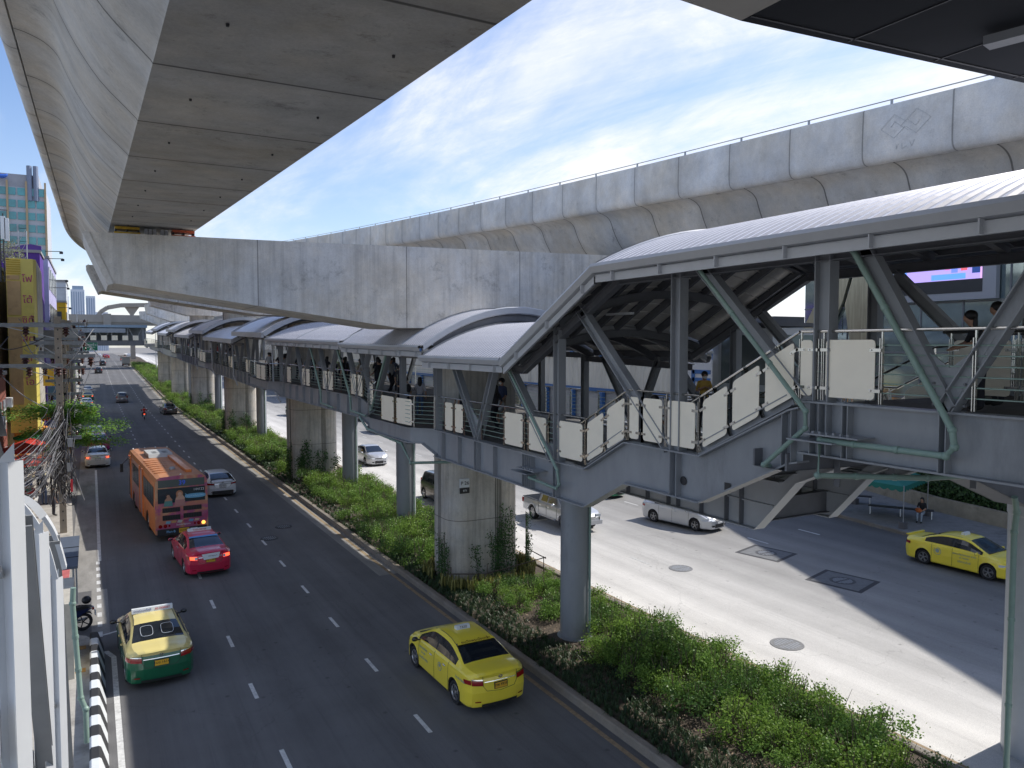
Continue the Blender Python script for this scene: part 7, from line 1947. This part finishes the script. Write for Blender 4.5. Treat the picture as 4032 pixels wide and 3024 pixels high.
# overhead direction sign
gs = thing('direction_sign','green overhead road sign with Thai and English place name and a down arrow','road sign',(.2,164,.6)); MB().box(-1.3,1.15,163.9,164,8.45,9.95).build('sign_panel', mat('sign_green',(.01,.16,.08),.5), gs)
text('ลาดพร้าว', .62, M['white'], gs, frame((.05,163.85,9.5),(1,0,0),(0,0,1))); text('Lat Phrao', .36, M['white'], gs, frame((.1,163.85,9.1),(1,0,0),(0,0,1)))
MB().prism([(-.28,8.75),(0,8.52),(.28,8.75),(.09,8.73),(.09,8.92),(-.09,8.92),(-.09,8.73)],'y',163.85,163.88).build('arrow', M['white'], gs); MB().tube([(-2.6,164.3,.6),(-2.6,164.3,9.8),(1.2,164.2,9.8)],.12,8).build('post', M['galv'], gs)
for i, (y, x) in enumerate(((205,-2.6),(222,15))): o = MB().tube([(x,y,1),(x,y,17),(x+1.5*(1 if x < 0 else -1),y,17.4)],[.12,.07,.05],6).build('street_lamp', M['galv']); tag(o,['tall street lamp at the left of the far road','tall street lamp right of the far road'][i],'street lamp')

# ------------------------------------------------------------------ white stair roof frame, lower left foreground
ws = thing('stair_frame','white painted steel frame of a covered stairway at the left edge','stairway',(-.6,10,.15))
wp = mat('white_steel',(.64,.66,.68),.42,amp=.04,scale=2,grime=.05)
for t, zt in ((6.6,8.8),(9.75,7.6),(13.3,6.15)):
    MB().prism([(-.60,zt-.14),(-.58,zt-.10),(-.53,zt-.04),(-.50,zt-.0),(-.50,zt-.14)],'y',t-.06,t-.045).build('post_cap', wp, ws)
    MB().ibeam((-.55,t,.15),(-.55,t,zt-.14),.13,.15,.014,.012,(.74,-.67,0)).build('post', wp, ws)
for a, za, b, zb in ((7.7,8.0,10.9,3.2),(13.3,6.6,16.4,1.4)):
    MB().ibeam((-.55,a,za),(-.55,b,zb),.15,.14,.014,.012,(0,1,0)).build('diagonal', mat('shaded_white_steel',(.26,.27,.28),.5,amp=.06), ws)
ap_ = smoothprof([(-.43,0),(-.50,.35),(-.60,.66),(-.80,.98),(-1.1,1.12),(-1.7,1.10),(-2.4,.95)],4)
for t, zt, w_ in ((13.4,6.12,.26),(10.4,6.75,.07)):
    mb = MB(); pts = [(x_, t, zt+z_) for x_, z_ in ap_]
    for p, q in zip(pts, pts[1:]): mb.bar(p, q, w_, .06, (0,1,0) if 0 else (0,0,1))
    mb.build('arch_rib', wp, ws, smooth=True)
mb = MB()   # roof sheet over the upper flight, kept clear of the posts
mb.grid([[(x_, t, z+z_+.05) for x_, z_ in ap_[9:]] for t, z in ((11.8,6.4),(13.5,6.14))])
mb.build('roof_sheet', mat('stair_roof_sheet',(.40,.42,.44),.5,metal=.2), ws)
mb = MB()
mb.ibeam((-.66,3.8,10.42),(-.66,7.2,8.68),.12,.26); mb.bar((-.9,3.4,10.5),(-.9,7.0,8.6),.3,.03)
mb.build('eave_beam', M['steelD'], ws)
mb = MB()
for k in range(22): mb.mark(); mb.box(-2.9,-.75,6.5+k*.42,7.0+k*.42,6.75-k*.24-.05,6.75-k*.24)
mb.split('tread', mat('pale_tread',(.50,.49,.45),.8,amp=.1), ws)
MB().prism([(5.5,7.1),(6.5,6.9),(16,1.5),(16,1.1),(6.5,6.5),(5.5,6.7)],'x',-.74,-.66).build('stringer', wp, ws)
MB().tube([(-.62,6.5,7.9),(-.62,16,2.5)],.03,8).build('handrail', M['inox'], ws, smooth=True)
pipe(ws, [(-.40,16.6,4.9),(-.42,16.6,4.6),(-.33,16.6,2.75),(-.25,16.5,2.55),(-.25,16.5,1.9)], .05)
# roadside kiosk with dark flat roof and cream wall
ks = thing('kiosk','small cream kiosk with dark blue grey flat roof on the left pavement','kiosk',(-1.2,28,.15))
MB().box(-1.6,-.62,24.4,27.2,.15,2.3).build('wall', mat('cream_wall',(.50,.47,.40),.8,amp=.1,scale=2,grime=.2), ks); MB().box(-1.75,-.52,27.4,31.8,2.5,2.58).build('roof', mat('slate_roof',(.085,.105,.14),.6,amp=.1), ks)
mb = MB()
for t in (28.6,30.): mb.box(-1.75,-.52,t,t+.02,2.58,2.6)
mb.build('roof_seam', M['black'], ks); mb = MB()
for x in (-1.6,-.65):
    for t in (27.6,31.6): mb.mark(); mb.box(x-.03,x+.03,t-.03,t+.03,.15,2.5)
mb.split('post', M['galv'], ks)
o = MB().prism([(-1.3,33),(-.98,34.2),(-.98,42),(-1.3,42)],'z',.15,.158).build('red_paving', mat('red_paving',(.45,.12,.12),.8,amp=.2)); tag(o,'patch of red painted paving beside the left kerb','paving'); o['kind'] = 'structure'
for k in range(2):
    o = MB().prism([(-2.2,24.8+k*1.9),(-.35,24.8+k*1.9),(-.35,25.1+k*1.9),(-2.2,25.1+k*1.9)],'z',.148,.156).build('tactile_strip', mat('tactile_yellow',(.45,.26,.08),.8,amp=.2)); o['kind'] = 'structure'

# ------------------------------------------------------------------ dark canopy overhead, top right
cn = thing('station_canopy','dark panelled underside of the station canopy in the top right corner','canopy',(8,4,13))
MB().prism([(6.25,6.27),(11.3,5.88),(11.3,-6),(6.0,-6)],'z',13.0,13.25).build('soffit', mat('dark_soffit_panel',(.034,.037,.043),.8,amp=.1,scale=.6,spec=.15), cn)
mb = MB(); mb.q([(6.25,6.27,13.0),(6.0,-6,13.0),(4.6,-6,13.25),(5.33,6.28,13.05)]); mb.build('fascia', mat('beige_fascia',(.50,.47,.42),.6,amp=.04), cn)
mb = MB()
for a, b in (((6.25,6.12),(11.3,5.73)),): mb.bar((a[0],a[1],12.995),(b[0],b[1],12.995),.03,.012)
for x in (7.75,9.2,10.7): mb.bar((x,6.2-(x-6.2)*.077,12.995),(x-.15,-3,12.995),.02,.012)
mb.build('panel_joint', M['black'], cn); MB().bar((8.95,5.2,12.9),(9.3,3.6,12.9),.22,.10).build('soffit_lamp', M['steel'], cn)
MB().prism([(5.33,6.28),(11.3,5.88),(11.3,-6),(4.6,-6)],'z',13.26,13.9).build('roof_slab', M['steelD'], cn)

# ------------------------------------------------------------------ right side
# retaining wall, hedge
o = thing('retaining_wall','low cream retaining wall behind the right pavement','wall',(42,25,.16)); wp_ = [(40.2,10),(40.3,20),(41.4,26),(44.2,34),(45.3,45),(45.6,60)]
mb = MB()
for a, b in zip(wp_, wp_[1:]): mb.q([(a[0],a[1],.16),(b[0],b[1],.16),(b[0],b[1],.95),(a[0],a[1],.95)]); mb.q([(a[0],a[1],.95),(b[0],b[1],.95),(b[0]+.3,b[1],.95),(a[0]+.3,a[1],.95)]); mb.q([(a[0]+.3,a[1],.95),(b[0]+.3,b[1],.95),(b[0]+.3,b[1],.16),(a[0]+.3,a[1],.16)])
mb.build('wall', mat('cream_wall2',(.30,.27,.21),.85,amp=.2,scale=1.5,grime=.4), o)
rh = random.Random(8); mb = MB()
for k in range(15000):
    f = rh.random(); i = rh.choice([0,1,1,2,2,3]); a, b = wp_[i], wp_[i+1]; x = a[0]+(b[0]-a[0])*f+.35+abs(rh.gauss(0,.55)); y = a[1]+(b[1]-a[1])*f; z = rh.uniform(.7,2.7+.2*sin(y*1.7)); x -= .35*(1 if z > 1.3 else 0)*rh.random()
    d = Vector((-1+rh.gauss(0,.6),rh.gauss(0,.7),rh.gauss(.3,.5))).normalized(); s = d.cross(Vector((rh.gauss(0,1),rh.gauss(0,1),rh.gauss(0,1)))).normalized(); L = .17*rh.uniform(.6,1.2); w_ = s.cross(d)*L*.35; P = Vector((x,y,z)); mb.q([P-s*L*.5,P+w_,P+s*L*.5,P-w_])
o = mb.build('hedge', M['leafD']); tag(o,'dark clipped hedge above the retaining wall on the right','hedge',kind='stuff')
o = MB().grid([[(p[0]+.95,p[1],.1),(p[0]+.95,p[1],2.5),(p[0]+1.6,p[1],2.5)] for p in wp_[:5]]).build('hedge_core', mat('hedge_shadow',(.012,.02,.01),.9)); tag(o,'dark sheet painting in the shade inside the right hedge','hedge core',kind='stuff')  # flat dark sheet stands in for the shade deep in the hedge
# benches
def bench(cx, cy, rz, lab):
    o = local_thing('bench', lab, 'bench', (cx,cy,.16), rz, group='benches on the right pavement')
    MB().box(-.2,.2,-1.6,1.6,.42,.47).build('seat', mat('dark_bench_top',(.03,.03,.035),.5), o)
    for y_ in (-1.5,0,1.5):
        for x_ in (-.17,.17): MB().box(x_-.025,x_+.025,y_-.025,y_+.025,0,.42).build('leg', M['white'], o)
        MB().box(-.145,.145,y_-.02,y_+.02,.18,.22).build('brace', M['white'], o)
bench(38.6,26.3,radians(33),'long dark bench with white legs on the right pavement, a woman seated at its end'); bench(39.1,30.4,radians(33),'short white legged bench under the green tent, person sitting on it')
# tent
tn = thing('canopy_tent','green pop-up canopy tent with scalloped edge on the right pavement','tent',(37.6,28.5,.16))
gm = mat('tent_green',(.015,.17,.14),.75,amp=.06); cs = [(35.6,24.6),(40.,27.2),(38.9,32.4),(34.9,30.0)]; cs = [(36.05,24.4),(39.9,25.6),(39.2,29.6),(35.9,28.4)]; ap = (37.8,27.0,3.05); mb = MB()
for a, b in zip(cs, cs[1:]+cs[:1]):
    mb.q([(a[0],a[1],2.3),(b[0],b[1],2.3),ap]); N_ = 9
    for k in range(N_):
        f0, f1 = k/N_, (k+1)/N_; p = lambda f, z: (a[0]+(b[0]-a[0])*f, a[1]+(b[1]-a[1])*f, z); fm = (f0+f1)/2
        mb.q([p(f0,2.3),p(f0,2.1),p((f0+fm)/2,2.03),p(fm,2.0),p((f1+fm)/2,2.03),p(f1,2.1),p(f1,2.3)])
mb.build('canopy', gm, tn)
for a in cs:
    MB().tube([(a[0],a[1],.16),(a[0],a[1],2.35)],.025,6).build('leg', M['galv'], tn)
    MB().box(a[0]-.15,a[0]+.15,a[1]-.15,a[1]+.15,.16,.5).build('weight', mat('grey_weight',(.12,.12,.13),.8), tn)
# mall with reflective glass
ml = thing('glass_mall','large glass fronted mall with faceted metal cladding and a screen','building',(50,20,.16)); X = 48.
fa = mat('mall_glass',(.26,.33,.34),.07,spec=1.,metal=.75,amp=.3,scale=.25,bump=.02,bscale=.6)
def hz_(t): return 23.4 if t < 20 else 23.4-(t-20)*.415  # hidden roofline, sloped to shape the shadow on the right road
mb = MB(); ts_ = [-30,0,10,20,24,28,32,36,41]
mb.grid([[(X,t,z) for z in (3.0,hz_(t))] for t in ts_]); mb.q([(X,41,.16),(X+30,41,.16),(X+30,41,hz_(41)),(X,41,hz_(41))]); mb.grid([[(X,t,hz_(t)),(X+30,t,hz_(t))] for t in ts_]); mb.build('glass_wall', fa, ml)
MB().box(X-.1,X+.2,-30,41,.16,3.0).build('plinth_wall', mat('mall_plinth',(.16,.16,.16),.7), ml)
mb = MB(); t = -2.
while t < 41: mb.mark(); mb.box(X-.06,X,t-.04,t+.04,3.,hz_(t)-.3); t += 2.8
mb.split('mullion', M['steelD'], ml); mb = MB()
for z in (6.,9.,12.2,15.4): mb.mark(); mb.box(X-.05,X,-30,41,z-.05,z+.05)
mb.split('transom', M['steelD'], ml)
MB().prism([(X,20),(X+30,20),(X+30,-30),(X-20.5,-30)],'z',23.0,23.6).build('shadow_slab', mat('shadow_slab_white',(.5,.5,.5),.6), ml)  # unseen slab added to cast the slanting shadow over the right road
brz = mat('brushed_bronze_panel',(.34,.32,.24),.28,metal=.7,amp=.3,scale=1.5,stretch=(1,6,.3))
for poly in ([(41,10.5),(38.6,14.5),(36.2,16.5),(37.4,12.6),(39.2,9.2)],[(37.2,12.4),(36.,16.2),(33.9,16.),(34.3,12.2),(36.3,7.2)]):
    MB().prism(poly,'x',X-.35,X-.12).build('cladding_facet', brz, ml)
mb = MB(); mb.mark()
for t_, za, zb in ((35.2,9.5,16.),(37.9,10.2,15.2)): mb.mark(); mb.box(X-.37,X-.34,t_-.03,t_+.03,za,zb)
mb.split('facet_joint', M['black'], ml)
sc_ = MB().box(X-.5,X-.1,26.6,33.8,12.3,16.6).build('screen_frame', mat('frame_grey',(.30,.31,.34),.5), ml)
MB().box(X-.53,X-.5,27.4,33.1,12.75,16.2).build('screen_bezel', M['dark'], sc_)
MB().box(X-.56,X-.53,27.4,33.1,13.55,16.2).build('lit_screen', mat('led_lilac',(.3,.2,.5),.4,emit=(.50,.40,.95),es=1.0), sc_)
for i, (a, b, z0_, z1_, c) in enumerate(((32.3,33.1,13.55,14.4,(.15,.35,1.)),(27.5,28.,13.9,15.5,(.02,.06,.25)),(28.3,28.7,14.1,14.5,(.9,.15,.2)),(28.9,29.3,14.0,14.5,(.2,.3,.9)),(29.4,29.7,14.2,14.7,(.8,.2,.5)),(29.8,30.2,14.3,14.8,(.9,.1,.15)),(28.4,30.6,13.6,13.95,(.15,.4,.95)),(27.4,27.5,13.55,16.2,(.9,.5,.8)))):
    MB().box(X-.58,X-.56,a,b,z0_,z1_).build('screen_patch', mat('led_%d'%i,c,.4,emit=c,es=.8), sc_)
text('50', .5, M['white'], sc_, frame((X-.585,27.75,14.9),(0,-1,0),(0,0,1)))
# corrugated depot with blue posts
dp = thing('corrugated_depot','long white corrugated building with blue posts and a silver pipe, across the right road','building',(44,80,.16))
mb = MB(); rows = []; t = 45.
while t < 125: rows.append([(44+.05*(int(t*3.0)%2),t,5.2),(44+.05*(int(t*3.0)%2),t,8.6)]); t += .1665
mb.grid(rows); mb.build('corrugated_wall', mat('ribbed_white',(.55,.54,.49),.6,amp=.10,scale=.8,stretch=(1,3,.3),grime=.3), dp)
MB().box(44.1,70,45,125,.16,8.6).build('wall', mat('depot_grey',(.33,.34,.36),.8,amp=.1), dp); MB().tube([(43.7,45,9.0),(43.7,125,9.4)],.28,12).build('pipe', M['galv'], dp, smooth=True)
MB().prism([(43.5,9.2),(48,10.6),(56,11.6),(70,12),(70,8.6),(44,8.6)],'y',45,125).build('roof', mat('depot_roof',(.55,.55,.54),.6,amp=.06,scale=1), dp)
bl = mat('bright_blue_paint',(.03,.11,.30),.5); mb = MB(); t = 46.
MB().box(43.85,44.,45,125,4.9,5.25).build('blue_band', bl, dp)
while t < 124: mb.mark(); mb.box(43.6,43.95,t-.25,t+.25,.16,4.95); mb.mark(); mb.box(43.55,43.7,t-.3,t+.3,8.3,9.6); t += 5.2
mb.split('blue_post', bl, dp); mb = MB(); t = 47.
while t < 120: mb.mark(); mb.box(44.02,44.09,t,t+3.4,1.2,4.2); t += 5.2
mb.split('window', mat('pale_glass',(.34,.35,.35),.3), dp)
lg = MB().box(43.75,43.85,46.,51.5,4.9,8.4).build('logo_board', M['steelL'], dp); MB().lathe([(.001,-.1),(.85,-.1),(.86,0)],(43.75,50.2,6.6),'x',24).build('blue_disc', bl, lg)
mb = MB()
for z in (6.0,6.65,7.3): mb.box(43.68,43.74,46.6,48.7,z-.16,z+.16)
mb.box(43.68,43.74,48.4,48.8,5.9,7.45); mb.build('blue_letter', bl, lg)
# sundry: pole with insulators before the mall, roadside trees beyond
upole(45.2,38.5,10.2,'small utility pole with three upright insulators in front of the mall',[(-1.5,1.3,9.6,0,'up')],s=.12)
for i, (x, y, s_) in enumerate(((47,47,1.),(47.5,132,1.6),(43,150,1.5),(45,168,1.7),(-6.5,150,1.3),(-7,175,1.5),(-8,205,1.7))):
    o = local_thing('roadside_tree',['bushy tree between the mall and the depot','bushy tree beyond the depot','second bushy tree beyond the depot','third bushy tree beyond the depot','distant tree on the left pavement beyond the shops','second distant tree on the left pavement','third distant tree on the left pavement'][i],'tree',(x,y,gz(y)),i*1.3,group='trees beside the road in the distance')
    MB().tube([(0,0,0),(.05,0,2.2*s_),(0,.1,4*s_)],[.18*s_,.14*s_,.06],8).build('trunk', M['trunk'], o); c_ = leafcloud(1,2600,(2.6*s_,2.6*s_,2.6*s_),.28*s_,70+i,hollow=.2,clumps=16); c_.v = [(a,b,c+2.4*s_) for a,b,c in c_.v]; c_.build('crown', M['leafC'] if i else M['leafD'], o)
# city blocks in the distance on both sides
rb = random.Random(33); nm_ = ['white','grey','cream','pale blue','tan','pink','brown','green','dull','bright']
k = 0
for sx_, x0 in ((1,42),(-1,-9)):
    y = 128 if sx_ > 0 else 140
    while y < 520:
        wd = rb.uniform(12,24); h_ = rb.uniform(8,17)+(y/60); dp_ = rb.uniform(12,20); c = rb.choice([(.5,.5,.5),(.42,.40,.36),(.52,.48,.40),(.36,.40,.46),(.34,.30,.26)])
        xa = x0 if sx_ > 0 else x0-dp_; xb = x0+dp_ if sx_ > 0 else x0
        if not (sx_ < 0 and 225 < y < 265):
            o = block('distant %s building, number %s from the camera on the %s side'%(rb.choice(['pale','grey','plain']), ['one','two','three','four','five','six','seven','eight','nine','ten','eleven','twelve','thirteen','fourteen','fifteen','sixteen','seventeen','eighteen','nineteen','twenty','last'][min(k,20)], 'right' if sx_ > 0 else 'left'),xa,xb,y,y+wd*.9,h_,c,nm='city_building',grp='distant buildings')
            fx = xa if sx_ > 0 else xb; mb = MB()
            for j in range(int(h_/3.2)): mb.mark(); mb.box(fx-.08,fx+.08,y+1,y+wd*.9-1,1.8+j*3.2,3.2+j*3.2)
            mb.split('window_band', mat('shop_glass',(.04,.05,.06)), o); k += 1
        y += wd
    k = 0
# overpass concrete beyond on the right road (station bridge seen under the walkway)
for ob in bpy.data.objects:
    if '_o' in ob: del ob['_o']
    if '_h' in ob: del ob['_h']
    if '_ys' in ob: del ob['_ys']
